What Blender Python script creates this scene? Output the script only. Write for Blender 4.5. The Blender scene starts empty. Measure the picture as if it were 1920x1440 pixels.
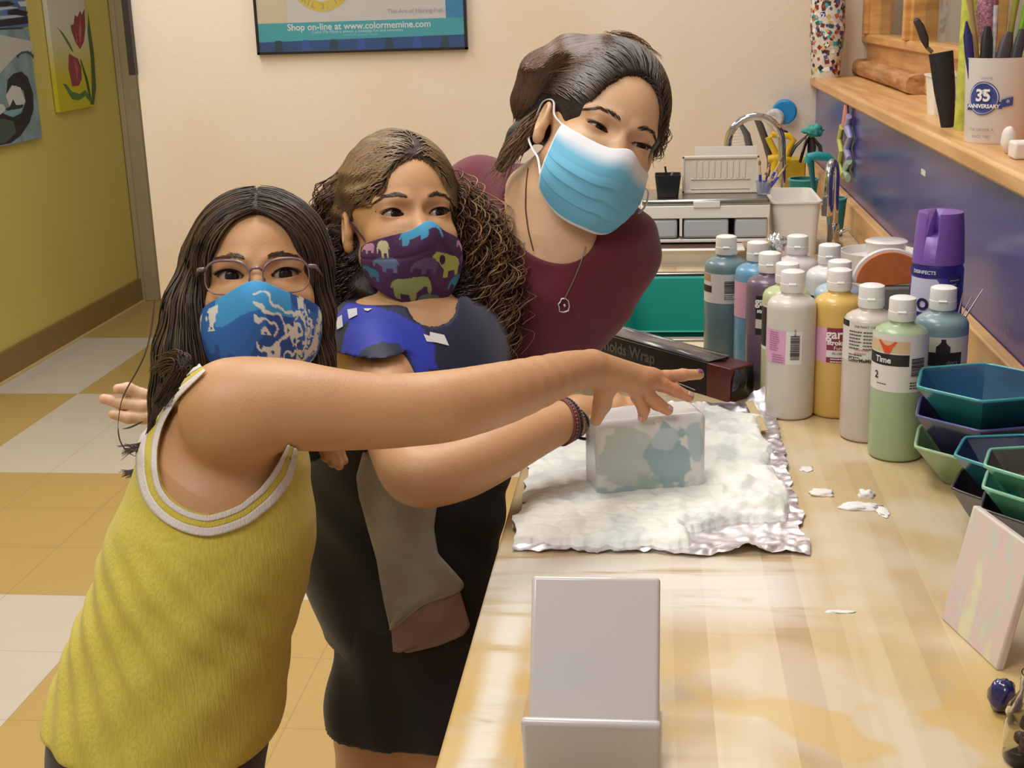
import bpy, bmesh, math, random
import numpy as np
from mathutils import Vector, Matrix, Euler
random.seed(7); RS=np.random.RandomState(11)
# ---------------------------------------------------------------- camera
F=2450.0; CAM=np.array([0,0,1.46])
def nz(v): v=np.asarray(v,float); return v/np.linalg.norm(v)
_d=nz([(1227-960)/F,(720-5)/F,-1]); _u=nz(np.cross([1,.03,0],_d)); _x=np.cross(_d,_u)
MC=np.stack([_x,_d,_u],1)            # world -> camera
def ray(u,v): return MC.T@np.array([(u-960)/F,(720-v)/F,-1.0])
def PT(u,v,Z): return CAM+ray(u,v)*Z
def ATZ(u,v,z): r=ray(u,v); return CAM+r*((z-CAM[2])/r[2])
def ATY(u,v,y): r=ray(u,v); return CAM+r*(y/r[1])
def ATX(u,v,x): r=ray(u,v); return CAM+r*(x/r[0])
S=bpy.context.scene; COL=S.collection
cd=bpy.data.cameras.new('camera'); cam=bpy.data.objects.new('camera',cd); COL.objects.link(cam)
cd.sensor_width=36; cd.lens=F/1920*36; cd.clip_start=.05
mw=Matrix.Identity(4)
for i in range(3):
    for j in range(3): mw[i][j]=MC.T[i,j]
mw.translation=Vector(CAM); cam.matrix_world=mw; S.camera=cam
S.view_settings.view_transform='Standard'; S.view_settings.look='None'
S.view_settings.exposure=0.0; S.view_settings.gamma=1; S.view_settings.use_curve_mapping=False
# ---------------------------------------------------------------- light
w=bpy.data.worlds.new('world'); S.world=w; w.use_nodes=True
bg=w.node_tree.nodes['Background']; bg.inputs[0].default_value=(1,.955,.91,1); bg.inputs[1].default_value=.40
def area(loc,size,power,col,rot=(0,0,0),sy=None):
    l=bpy.data.lights.new('ceiling_or_fill_light','AREA'); l.energy=power; l.color=col; l.size=size
    if sy: l.shape='RECTANGLE'; l.size_y=sy
    o=bpy.data.objects.new('ceiling_or_fill_light',l); o.location=loc; o.rotation_euler=rot; COL.objects.link(o); return o
area((-.35,1.9,2.7),.6,25,(1,.965,.92),sy=1.2)
area((-.9,.1,2.7),1.2,21,(1,.965,.92),(math.radians(22),0,0),sy=.6)
area((-1.6,3.4,2.7),.6,26,(1,.95,.84),sy=1.2)  # unseen warm fill, added to brighten the far floor and yellow wall
area((.1,3.7,2.7),.6,10,(1,.95,.90),sy=.6)
# ---------------------------------------------------------------- helpers
def C(h,a=1.0):
    h=h.lstrip('#'); r=[int(h[i:i+2],16)/255 for i in (0,2,4)]
    return tuple([(c/12.92 if c<=.04045 else ((c+.055)/1.055)**2.4) for c in r]+[a])
_mats={}
def nt(m): return m.node_tree.nodes,m.node_tree.links
def mat(name,col='#808080',rough=.5,metal=0,noise=0,nscale=8,bump=0,bscale=60,coat=0,sss=0,trans=0,vcol=False,ior=1.45,sheen=0,spec=.5,alpha=1,emit=0):
    if name in _mats: return _mats[name]
    m=bpy.data.materials.new(name); m.use_nodes=True; N,L=nt(m); b=N['Principled BSDF']
    c=C(col) if isinstance(col,str) else col
    b.inputs['Base Color'].default_value=c; b.inputs['Roughness'].default_value=rough; b.inputs['Metallic'].default_value=metal
    b.inputs['Coat Weight'].default_value=coat; b.inputs['Coat Roughness'].default_value=.08
    b.inputs['Subsurface Weight'].default_value=sss; b.inputs['Subsurface Radius'].default_value=(.012,.005,.003); b.inputs['Subsurface Scale'].default_value=1.0
    b.inputs['Transmission Weight'].default_value=trans; b.inputs['IOR'].default_value=ior
    b.inputs['Sheen Weight'].default_value=sheen; b.inputs['Specular IOR Level'].default_value=spec; b.inputs['Alpha'].default_value=alpha
    tc=N.new('ShaderNodeTexCoord'); src=None
    if vcol:
        a=N.new('ShaderNodeVertexColor'); a.layer_name='Col'; src=a.outputs['Color']
        L.new(src,b.inputs['Base Color'])
    if noise:
        n=N.new('ShaderNodeTexNoise'); n.inputs['Scale'].default_value=nscale; n.inputs['Detail'].default_value=4
        L.new(tc.outputs['Object'],n.inputs['Vector'])
        mx=N.new('ShaderNodeMix'); mx.data_type='RGBA'; mx.blend_type='MULTIPLY'; mx.inputs[0].default_value=1
        cr=N.new('ShaderNodeMapRange'); cr.inputs[1].default_value=.3; cr.inputs[2].default_value=.7; cr.inputs[3].default_value=1-noise; cr.inputs[4].default_value=1+noise*.3
        L.new(n.outputs['Fac'],cr.inputs[0])
        cc=N.new('ShaderNodeCombineColor')
        for k in range(3): L.new(cr.outputs[0],cc.inputs[k])
        if src: L.new(src,mx.inputs[6])
        else: mx.inputs[6].default_value=c
        L.new(cc.outputs[0],mx.inputs[7]); L.new(mx.outputs[2],b.inputs['Base Color'])
    if bump:
        n=N.new('ShaderNodeTexNoise'); n.inputs['Scale'].default_value=bscale; n.inputs['Detail'].default_value=5
        L.new(tc.outputs['Object'],n.inputs['Vector'])
        bp=N.new('ShaderNodeBump'); bp.inputs['Strength'].default_value=1; bp.inputs['Distance'].default_value=bump
        L.new(n.outputs['Fac'],bp.inputs['Height']); L.new(bp.outputs[0],b.inputs['Normal'])
    _mats[name]=m; return m
class MB:
    def __init__(s): s.v=[]; s.f=[]; s.m=[]; s.c=[]; s.hascol=False; s.T=None
    def add(s,vs,fs,mi=0,col=None):
        o=len(s.v)
        for p in vs:
            p=np.asarray(p,float)
            if s.T is not None: p=s.T[:3,:3]@p+s.T[:3,3]
            s.v.append(p)
        for f in fs: s.f.append([i+o for i in f]); s.m.append(mi)
        if col is not None: s.hascol=True
        s.c+= [col if col is not None else (1,1,1,1)]*len(vs)
        return s
    def box(s,lo,hi,mi=0,col=None):
        x0,y0,z0=lo; x1,y1,z1=hi
        return s.add([(x0,y0,z0),(x1,y0,z0),(x1,y1,z0),(x0,y1,z0),(x0,y0,z1),(x1,y0,z1),(x1,y1,z1),(x0,y1,z1)],
          [(0,3,2,1),(4,5,6,7),(0,1,5,4),(1,2,6,5),(2,3,7,6),(3,0,4,7)],mi,col)
    def tube(s,pts,r,n=10,mi=0,col=None,closed=False,flat=1.0,up=None):
        pts=[np.asarray(p,float) for p in pts]; k=len(pts); rr=r if hasattr(r,'__len__') else [r]*k
        vs=[]; pu=None
        for i,p in enumerate(pts):
            if closed: t=nz(pts[(i+1)%k]-pts[i-1])
            else: t=nz(pts[min(i+1,k-1)]-pts[max(i-1,0)])
            if pu is None:
                a=np.array(up if up is not None else (0,0,1.0)); 
                if abs(a@t)>.95: a=np.array([1.0,0,0])
                pu=nz(a-t*(a@t))
            else: pu=nz(pu-t*(pu@t))
            q=np.cross(t,pu)
            for j in range(n):
                a=2*math.pi*j/n; vs.append(p+rr[i]*(math.cos(a)*pu*flat+math.sin(a)*q))
        fs=[]
        for i in range(k if closed else k-1):
            for j in range(n):
                a=i*n+j; b=i*n+(j+1)%n; i2=(i+1)%k; fs.append((a,b,i2*n+(j+1)%n,i2*n+j))
        if not closed: fs.append(tuple(range(n))[::-1]); fs.append(tuple((k-1)*n+j for j in range(n)))
        return s.add(vs,fs,mi,col)
    def lathe(s,prof,n=40,c=(0,0,0),mi=0,col=None,cap=True):
        vs=[]; k=len(prof)
        for r,z in prof:
            for j in range(n):
                a=2*math.pi*j/n; vs.append((c[0]+r*math.cos(a),c[1]+r*math.sin(a),c[2]+z))
        fs=[]
        for i in range(k-1):
            for j in range(n):
                fs.append((i*n+j,i*n+(j+1)%n,(i+1)*n+(j+1)%n,(i+1)*n+j))
        if cap: fs.append(tuple(range(n))[::-1]); fs.append(tuple((k-1)*n+j for j in range(n)))
        return s.add(vs,fs,mi,col)
    def sphere(s,c,r,n=20,m=12,mi=0,col=None,R=None):
        rr=np.array(r if hasattr(r,'__len__') else [r]*3,float); vs=[]
        for i in range(m+1):
            th=math.pi*i/m
            for j in range(n):
                a=2*math.pi*j/n; p=rr*np.array([math.sin(th)*math.cos(a),math.sin(th)*math.sin(a),math.cos(th)])
                if R is not None: p=R@p
                vs.append(np.asarray(c)+p)
        fs=[(i*n+j,(i+1)*n+j,(i+1)*n+(j+1)%n,i*n+(j+1)%n) for i in range(m) for j in range(n)]
        return s.add(vs,fs,mi,col)
    def prism(s,poly,h,mi=0,col=None,z=0):
        n=len(poly); vs=[(p[0],p[1],z) for p in poly]+[(p[0],p[1],z+h) for p in poly]
        return s.add(vs,[tuple(range(n))[::-1],tuple(range(n,2*n))]+[(i,(i+1)%n,n+(i+1)%n,n+i) for i in range(n)],mi,col)
    def grid(s,P,mi=0,cols=None,closed=False):
        a,b=P.shape[:2]; o=len(s.v); s.add(P.reshape(-1,3),[],mi)
        for i in range(a-1):
            for j in range(b if closed else b-1):
                s.f.append([o+i*b+j,o+(i+1)*b+j,o+(i+1)*b+(j+1)%b,o+i*b+(j+1)%b]); s.m.append(mi)
        if cols is not None: s.hascol=True; s.c[o:]=[tuple(c) for c in cols.reshape(-1,4)]
        return s
def fastmesh(name,V,Fq,cols=None,smooth=True):
    me=bpy.data.meshes.new(name); V=np.asarray(V,np.float32)
    if isinstance(Fq,np.ndarray):
        nf,k=Fq.shape; me.vertices.add(len(V)); me.vertices.foreach_set('co',V.ravel())
        me.loops.add(nf*k); me.loops.foreach_set('vertex_index',Fq.astype(np.int32).ravel())
        me.polygons.add(nf); me.polygons.foreach_set('loop_start',np.arange(0,nf*k,k,dtype=np.int32))
        me.update(calc_edges=True)
    else: me.from_pydata([tuple(map(float,p)) for p in V],[],Fq)
    if cols is not None:
        ca=me.color_attributes.new('Col','FLOAT_COLOR','POINT'); ca.data.foreach_set('color',np.asarray(cols,np.float32).ravel())
    if smooth: me.polygons.foreach_set('use_smooth',[True]*len(me.polygons))
    return me
def obj(name,mb,mats,parent=None,smooth=True,bevel=0,seg=2,angle=35,loc=None,solid=0,sub=0):
    if isinstance(mb,MB):
        me=fastmesh(name,mb.v,mb.f,mb.c if mb.hascol else None,smooth); me.polygons.foreach_set('material_index',mb.m)
        me.validate()
    else: me=mb
    for m in (mats if isinstance(mats,(list,tuple)) else [mats]): me.materials.append(m)
    o=bpy.data.objects.new(name,me); COL.objects.link(o)
    if loc is not None: o.location=loc
    if solid: md=o.modifiers.new('solidify','SOLIDIFY'); md.thickness=solid; md.offset=0
    if bevel: md=o.modifiers.new('bevel','BEVEL'); md.width=bevel; md.segments=seg; md.limit_method='ANGLE'; md.angle_limit=math.radians(40)
    if sub: md=o.modifiers.new('sub','SUBSURF'); md.levels=sub; md.render_levels=sub
    if smooth and angle and not sub:
        try: me.set_sharp_from_angle(angle=math.radians(angle))
        except Exception: pass
    if parent is not None: o.parent=parent
    return o
def tag(o,label=None,cat=None,group=None,kind=None):
    if label: o['label']=label
    if cat: o['category']=cat
    if group: o['group']=group
    if kind: o['kind']=kind
    return o
def thing(name,label,cat,loc=(0,0,0),rz=0,group=None):
    o=bpy.data.objects.new(name,None); COL.objects.link(o); o.empty_display_size=.05
    o.location=[float(a) for a in loc]; o.rotation_euler=(0,0,rz); return tag(o,label,cat,group)
def struct(name,mb,m,**k): o=obj(name,mb,m,**k); return tag(o,kind='structure')
def dup(root,loc,rz=0,label=None,group=None):
    r=root.copy(); COL.objects.link(r); r.location=[float(a) for a in loc]; r.rotation_euler=(0,0,rz)
    if label: r['label']=label
    if group: r['group']=group
    for ch in list(root.children):
        c=ch.copy(); COL.objects.link(c); c.parent=r
        for g in ch.children:
            d=g.copy(); COL.objects.link(d); d.parent=c
    return r
def text_mb(txt,size,mi=0,bold=0.0,depth=.0):
    cu=bpy.data.curves.new('t','FONT'); cu.body=txt; cu.size=size; cu.align_x='CENTER'; cu.align_y='CENTER'; cu.offset=bold; cu.resolution_u=3
    o=bpy.data.objects.new('t',cu); COL.objects.link(o); bpy.context.view_layer.update()
    me=bpy.data.meshes.new_from_object(o.evaluated_get(bpy.context.evaluated_depsgraph_get()))
    bm=bmesh.new(); bm.from_mesh(me)
    for _ in range(1):
        es=[e for e in bm.edges if e.calc_length()>size*.12]
        if es: bmesh.ops.subdivide_edges(bm,edges=es,cuts=2)
    bmesh.ops.triangulate(bm,faces=bm.faces[:])
    V=[np.array(v.co) for v in bm.verts]; Fc=[[v.index for v in f.verts] for f in bm.faces]; bm.free()
    bpy.data.objects.remove(o); bpy.data.curves.remove(cu); bpy.data.meshes.remove(me)
    return V,Fc
# ---------------------------------------------------------------- signed-distance modelling
def smin(a,b,k):
    if k<=0: return np.minimum(a,b)
    h=np.clip(.5+.5*(b-a)/k,0,1); return b+(a-b)*h-k*h*(1-h)
def smax(a,b,k): return -smin(-a,-b,k)
def s_cone(P,a,b,ra,rb,flat=None):
    a=np.asarray(a,float); b=np.asarray(b,float); ab=b-a; pa=P-a
    h=np.clip((pa@ab)/max(ab@ab,1e-12),0,1); q=pa-h[:,None]*ab
    if flat is not None:      # (axis, factor): squash along an axis
        ax,fk=flat; ax=nz(ax); t=q@ax; q=q+np.outer(t*(1/fk-1),ax)
        d=np.linalg.norm(q,axis=1)-(ra+(rb-ra)*h); return d*min(1,(1+fk)/2)
    return np.linalg.norm(q,axis=1)-(ra+(rb-ra)*h)
def s_ell(P,c,r,R=None):
    q=P-np.asarray(c,float)
    if R is not None: q=q@R       # columns of R = local axes
    r=np.asarray(r,float); k0=np.linalg.norm(q/r,axis=1); k1=np.linalg.norm(q/(r*r),axis=1)
    return k0*(k0-1)/np.maximum(k1,1e-9)
def s_chain(P,pts,rad,k=.01,flat=None):
    d=None
    for i in range(len(pts)-1):
        e=s_cone(P,pts[i],pts[i+1],rad[i],rad[i+1],flat); d=e if d is None else smin(d,e,k)
    return d
def grad(f,P,e=4e-4):
    g=np.empty_like(P)
    for i in range(3):
        q=P.copy(); q[:,i]+=e; a=f(q); q[:,i]-=2*e; g[:,i]=a-f(q)
    g/=2*e; return g
def unit(g): return g/np.maximum(np.linalg.norm(g,axis=1,keepdims=True),1e-9)
def snap(f,P,off=0,it=3):
    P=np.array(P,float)
    for _ in range(it):
        g=grad(f,P); n2=np.maximum((g*g).sum(1,keepdims=True),.05); P=P-g/n2*np.clip(f(P)-off,-.02,.02)[:,None]
    return P
def axis(lo,hi,h,zones=()):
    """grid coordinates from lo to hi: spacing h, finer inside zones (a,b,h2), easing in between"""
    x=lo; out=[x]
    while x<hi:
        st=h
        for a,b,h2 in zones: st=min(st,h2+.12*max(0,a-x,x-b))
        x+=st; out.append(x)
    return np.array(out)
def polygonize(f,lo,hi,h,B=8,newton=2,zones=None):
    lo=np.asarray(lo,float); hi=np.asarray(hi,float)
    X=[axis(lo[i],hi[i],h,[(z[0][i],z[1][i],z[2]) for z in (zones or ())]) for i in range(3)]
    for i in range(3):
        r=(-(len(X[i])-1))%B
        if r: X[i]=np.r_[X[i],X[i][-1]+h*np.arange(1,r+1)]
    n=np.array([len(x) for x in X]); nb=(n-1)//B
    def at(idx): return np.stack([X[k][idx[:,k]] for k in range(3)],1)
    bc=np.stack(np.meshgrid(*[np.arange(k) for k in nb],indexing='ij'),-1).reshape(-1,3)
    p0=at(bc*B); p1=at(bc*B+B); dc=f((p0+p1)/2); act=np.abs(dc)<np.linalg.norm(p1-p0,axis=1)*.5*1.35
    D=np.empty(n,np.float32); sgn=np.where(dc>0,1.0,-1.0).astype(np.float32).reshape(nb)
    D[:-1,:-1,:-1]=np.repeat(np.repeat(np.repeat(sgn,B,0),B,1),B,2); D[-1]=1;D[:,-1]=1;D[:,:,-1]=1
    o=np.stack(np.meshgrid(*[np.arange(B+1)]*3,indexing='ij'),-1).reshape(-1,3)
    ab=bc[act]
    for s in range(0,len(ab),200):
        idx=(ab[s:s+200,None,:]*B+o[None]).reshape(-1,3); D[idx[:,0],idx[:,1],idx[:,2]]=f(at(idx))
    In=D<0; cnt=np.zeros(n-1,np.int8)
    for a in (0,1):
        for b in (0,1):
            for c in (0,1): cnt+=In[a:n[0]-1+a,b:n[1]-1+b,c:n[2]-1+c]
    cell=(cnt>0)&(cnt<8); ids=-np.ones(cell.shape,np.int32); ci=np.argwhere(cell); ids[cell]=np.arange(len(ci))
    acc=np.zeros((len(ci),3)); w_=np.zeros(len(ci))
    for p in [(a,b,c) for a in (0,1) for b in (0,1) for c in (0,1)]:
        for ax in range(3):
            if p[ax]: continue
            q=list(p); q[ax]=1
            i0=ci+p; i1=ci+q; d0=D[i0[:,0],i0[:,1],i0[:,2]]; d1=D[i1[:,0],i1[:,1],i1[:,2]]
            s=(d0<0)!=(d1<0); t=np.where(s,d0/np.where(s,d0-d1,1),0)
            x0=at(i0); x1=at(i1); acc+=(x0+(x1-x0)*t[:,None])*s[:,None]; w_+=s
    V=acc/np.maximum(w_,1)[:,None]; hl=(at(ci+1)-at(ci)).max(1)
    Fq=[]
    for ax in range(3):
        a=[slice(1,n[k]-1) for k in range(3)]; b=list(a); a[ax]=slice(0,n[ax]-1); b[ax]=slice(1,n[ax])
        A=In[tuple(a)]; Bv=In[tuple(b)]; ch=np.argwhere(A!=Bv); base=ch.copy()
        u,v=[(1,2),(2,0),(0,1)][ax]; base[:,u]+=1; base[:,v]+=1
        def cid(du,dv):
            c=base.copy(); c[:,u]-=du; c[:,v]-=dv; return ids[c[:,0],c[:,1],c[:,2]]
        q=np.stack([cid(1,1),cid(0,1),cid(0,0),cid(1,0)],1)
        inn=A[ch[:,0],ch[:,1],ch[:,2]]; q[~inn]=q[~inn][:,::-1]; Fq.append(q)
    Fq=np.concatenate(Fq); Fq=Fq[(Fq>=0).all(1)]; V0=V.copy()
    for _ in range(newton):
        g=grad(f,V,h*.15); n2=np.maximum((g*g).sum(1,keepdims=True),.1); V=V-g/n2*np.clip(f(V),-h,h)[:,None]
    V=V0+np.clip(V-V0,-hl[:,None],hl[:,None])
    return V,Fq
def join(parts):
    Vs=[];Fs=[];o=0
    for V,Fq in parts: Vs.append(V);Fs.append(Fq+o);o+=len(V)
    return np.concatenate(Vs),np.concatenate(Fs)
def keep(V,Fq,mask):
    fm=mask[Fq].any(1); Fq=Fq[fm]; us,inv=np.unique(Fq,return_inverse=True); return V[us],inv.reshape(Fq.shape)
def ctr(t): return np.array(t.location)
# ================================================================ SETTING
ZC=.885; XL=-.172; XW=.514; YB=4.34
def node_mat(name): 
    m=bpy.data.materials.new(name); m.use_nodes=True; return m
def MATH(N,L,op,a,b=None,c=None):
    n=N.new('ShaderNodeMath'); n.operation=op
    for i,x in enumerate((a,b,c)):
        if x is None: continue
        if hasattr(x,'links'): L.new(x,n.inputs[i])
        else: n.inputs[i].default_value=x
    return n.outputs[0]
def NOISE(N,L,vec,scale,detail=3,dist=0):
    n=N.new('ShaderNodeTexNoise'); n.inputs['Scale'].default_value=scale; n.inputs['Detail'].default_value=detail; n.inputs['Distortion'].default_value=dist
    if vec is not None: L.new(vec,n.inputs['Vector'])
    return n.outputs['Fac']
def MIX(N,L,f,a,b,mode='MIX'):
    n=N.new('ShaderNodeMix'); n.data_type='RGBA'; n.blend_type=mode
    for i,x in ((0,f),(6,a),(7,b)):
        if hasattr(x,'links'): L.new(x,n.inputs[i])
        else: n.inputs[i].default_value=x
    return n.outputs[2]
def RAMP(N,L,f,a,b):
    n=N.new('ShaderNodeMapRange'); n.inputs[1].default_value=a; n.inputs[2].default_value=b; n.interpolation_type='SMOOTHSTEP'
    L.new(f,n.inputs[0]); return n.outputs[0]
def MAPV(N,L,vec,sc,loc=(0,0,0)):
    n=N.new('ShaderNodeMapping'); n.inputs['Scale'].default_value=sc; n.inputs['Location'].default_value=loc; L.new(vec,n.inputs['Vector']); return n.outputs[0]
def geo(N,L):
    g=N.new('ShaderNodeNewGeometry'); s=N.new('ShaderNodeSeparateXYZ'); L.new(g.outputs['Position'],s.inputs[0]); return g.outputs['Position'],s.outputs
def floor_mat():
    m=node_mat('vinyl_floor_tiles'); N,L=nt(m); b=N['Principled BSDF']; P,s=geo(N,L)
    T=.93; u=MATH(N,L,'DIVIDE',MATH(N,L,'ADD',s[0],1.40),T); v=MATH(N,L,'DIVIDE',MATH(N,L,'SUBTRACT',s[1],3.02),T)
    ck=MATH(N,L,'FLOORED_MODULO',MATH(N,L,'ADD',MATH(N,L,'FLOOR',u),MATH(N,L,'FLOOR',v)),2)
    def line(x):
        f=MATH(N,L,'FRACT',MATH(N,L,'MULTIPLY',x,3)); f=MATH(N,L,'ABSOLUTE',MATH(N,L,'SUBTRACT',f,.5)); return MATH(N,L,'GREATER_THAN',f,.4945)
    ln=MATH(N,L,'MAXIMUM',line(u),line(v))
    c=MIX(N,L,ck,C('#d6cec4'),C('#c4a668'))
    n1=NOISE(N,L,P,7,6); c=MIX(N,L,MATH(N,L,'MULTIPLY',n1,.16),c,C('#a88a60'))
    c=MIX(N,L,MATH(N,L,'MULTIPLY',ln,.28),c,C('#7a6038'))
    L.new(c,b.inputs['Base Color']); b.inputs['Roughness'].default_value=.42
    return m
def wood_counter():
    m=node_mat('butcher_block_laminate'); N,L=nt(m); b=N['Principled BSDF']; P,s=geo(N,L)
    # staves of uneven width along x, tones per stave
    st=MATH(N,L,'FLOOR',MATH(N,L,'DIVIDE',MATH(N,L,'ADD',s[0],.0135),.032))
    wn=N.new('ShaderNodeTexWhiteNoise'); wn.noise_dimensions='1D'; L.new(st,wn.inputs['W'])
    cr=N.new('ShaderNodeValToRGB'); e=cr.color_ramp.elements; e[0].position=0; e[0].color=C('#b59468'); e[1].position=1; e[1].color=C('#d6c198')
    k=cr.color_ramp.elements.new(.3); k.color=C('#c9b081'); k=cr.color_ramp.elements.new(.62); k.color=C('#cdb588'); L.new(wn.outputs['Value'],cr.inputs[0])
    gr=NOISE(N,L,MAPV(N,L,P,(60,2.2,1)),1.0,5,.4); c=MIX(N,L,RAMP(N,L,gr,.35,.75),cr.outputs[0],C('#c0a070'),'MIX')
    c=MIX(N,L,.40,cr.outputs[0],c)
    dk=MATH(N,L,'LESS_THAN',MATH(N,L,'ABSOLUTE',MATH(N,L,'SUBTRACT',s[0],.2575)),.0155); c=MIX(N,L,MATH(N,L,'MULTIPLY',dk,.45),c,C('#b5946a'))
    # dried soap film and yellow water marks
    n2=NOISE(N,L,MAPV(N,L,P,(4,26,1),(3,1,0)),1.3,4,.6)
    near=RAMP(N,L,MATH(N,L,'ABSOLUTE',MATH(N,L,'SUBTRACT',s[1],1.24)),.13,.02)
    nx=RAMP(N,L,s[0],.20,.10)
    film=MATH(N,L,'MULTIPLY',MATH(N,L,'MULTIPLY',near,nx),RAMP(N,L,n2,.34,.54)); c=MIX(N,L,MATH(N,L,'MULTIPLY',film,.85),c,C('#efeae2'))
    n3=NOISE(N,L,MAPV(N,L,P,(4,4,1),(0,7,0)),1.5,2); c=MIX(N,L,MATH(N,L,'MULTIPLY',RAMP(N,L,n3,.45,.6),.38),c,C('#e6dccb'))
    n4=NOISE(N,L,MAPV(N,L,P,(7,7,1),(5,2,0)),1.2,2); lo=RAMP(N,L,s[1],1.15,1.0)
    c=MIX(N,L,MATH(N,L,'MULTIPLY',MATH(N,L,'MULTIPLY',RAMP(N,L,n4,.50,.55),lo),.6),c,C('#d3ac55'))
    ed=RAMP(N,L,MATH(N,L,'ABSOLUTE',MATH(N,L,'ADD',s[0],.138)),.022,.004); c=MIX(N,L,MATH(N,L,'MULTIPLY',MATH(N,L,'MULTIPLY',ed,RAMP(N,L,n2,.3,.5)),.7),c,C('#f0ece2'))
    L.new(c,b.inputs['Base Color']); L.new(MATH(N,L,'ADD',MATH(N,L,'MULTIPLY',n2,.3),.16),b.inputs['Roughness'])
    return m
def wall_mat(name,a,bb,scale=1.2,amt=.5,rough=.7,streak=None,bump=.0006):
    m=node_mat(name); N,L=nt(m); b=N['Principled BSDF']; P,s=geo(N,L)
    n=NOISE(N,L,MAPV(N,L,P,streak) if streak else P,scale,6,.3); c=MIX(N,L,MATH(N,L,'MULTIPLY',RAMP(N,L,n,.35,.7),amt),C(a),C(bb))
    L.new(c,b.inputs['Base Color']); b.inputs['Roughness'].default_value=rough
    bp=N.new('ShaderNodeBump'); bp.inputs['Distance'].default_value=bump; L.new(NOISE(N,L,P,90,4),bp.inputs['Height']); L.new(bp.outputs[0],b.inputs['Normal'])
    return m
M_peach=wall_mat('sponged_peach_plaster','#dccfc0','#d8c2a6',2.2,.6)
M_yel=wall_mat('yellow_paint','#dccb6e','#d2bd60',1.0,.6,.45)
M_blue=wall_mat('blue_gloss_paint','#35367f','#42438c',1.5,.6,.2,bump=.00015)
M_wood=wall_mat('honey_pine','#d6a566','#b87c42',1.5,.8,.4,(3,3,30))
M_oak=wall_mat('honey_pine_board','#ddb077','#c08a50',1.2,.8,.38,(30,2,30))
M_trim=wall_mat('pale_trim_paint','#bfb294','#a99a76',2,.5,.5)
M_steel=mat('brushed_steel','#a8a6a2',.28,1); M_chrome=mat('polished_chrome','#c9c9cc',.08,1)
M_white=mat('glossy_white_plastic','#e4e0da',.35); M_ceram=mat('glazed_white_ceramic','#e2ddda',.22,coat=.4)
struct('floor',MB().box((-6,-1.5,-.1),(3,8.5,0)),floor_mat())
struct('wall_left',MB().box((-2.88,-1.5,0),(-2.74,7.0,3)),M_yel)
struct('wall_far',MB().box((-2.74,7.0,0),(0,7.12,3)),wall_mat('pale_far_paint','#cdbb92','#c0aa7c'))
# cross wall behind the sink, its free end at the left
eL=ATY(258,140,YB)[0]
struct('wall_back',MB().box((eL,YB,0),(3,YB+.12,3)),M_peach)
struct('wall_right',MB().box((XW,-.6,0),(XW+.12,YB,1.1915)),M_blue)
bb=MB(); bb.box((-2.74,-1.5,0),(-2.722,7.0,.125)); bb.box((-2.722,-1.5,0),(-2.712,7.0,.012),1)
struct('baseboard_left',bb,[mat('brown_vinyl_base','#8f7440',.5),mat('base_lip','#d9bf80',.5)],bevel=.002)
YC=6.62; xa=-2.74; xb=ATY(288,467,YC)[0]
tm=MB(); tm.box((xa+.004,YC,0),(xb,YC+.09,3)); tm.box((xa+.002,YC-.012,0),(xa+.03,YC,3)); struct('trim_1',tm,M_trim,bevel=.004)
tm=MB(); tm.box((xa-.0,YC-.006,0),(xa+.004,YC+.05,3)); struct('trim_2',tm,mat('dark_gap','#4a3c26',.7))
# blocks: black strip seen at top of the corner
a=ATY(236,0,YB-.005); b_=ATY(254,140,YB-.005)
o=obj('door_closer_track',MB().box((b_[0]-.013,YB-.03,b_[2]),(b_[0]+.013-.004,YB-.0,2.6)),mat('black_metal','#2a2628',.4),bevel=.002)
tag(o,'black metal strip running up the edge of the peach wall','strip')
# worktop with sink opening
SX0,SX1,SY0,SY1=-.10,.27,2.27,2.84
wt=MB(); zt,zb=ZC,ZC-.038
for lo,hi in (((XL,-.3,zb),(XW,SY0,zt)),((XL,SY0,zb),(SX0,SY1,zt)),((SX1,SY0,zb),(XW,SY1,zt)),((XL,SY1,zb),(XW,YB,zt))): wt.box(lo,hi)
o=obj('worktop',wt,wood_counter(),bevel=.004); tag(o,'pale wood-strip worktop smeared with dried white foam','worktop')
cb=thing('base_cabinet','plain wooden cabinet carrying the wood-strip worktop','cabinet',(0,0,0))
cbm=MB()
for lo,hi in (((XL+.03,-.28,.1),(XL+.048,YB-.004,zb)),((XL+.048,-.28,.1),(XW-.005,-.262,zb)),((XL+.048,YB-.022,.1),(XW-.005,YB-.004,zb)),((XL+.048,-.262,.1),(XW-.005,YB-.022,.118)),((XL+.08,-.28,0),(XL+.098,YB-.004,.1))): cbm.box(lo,hi)
obj('body',cbm,M_oak,cb,bevel=.002)
for k in range(6):
    y=-.2+k*.75
    d=obj('door',MB().box((XL+.012,y+.01,.13),(XL+.03,y+.73,zb-.02)),M_wood,cb,bevel=.004)
    obj('handle',MB().tube([(XL+.012,y+.66,.6),(XL-.012,y+.66,.6),(XL-.012,y+.66,.7),(XL+.012,y+.66,.7)],.005),M_steel,d)
o=obj('backsplash',MB().box((XW-.022,-.3,ZC),(XW,YB,.958)),M_oak,bevel=.003); tag(o,'pale wooden upstand running along the foot of the blue wall','upstand')
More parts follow.
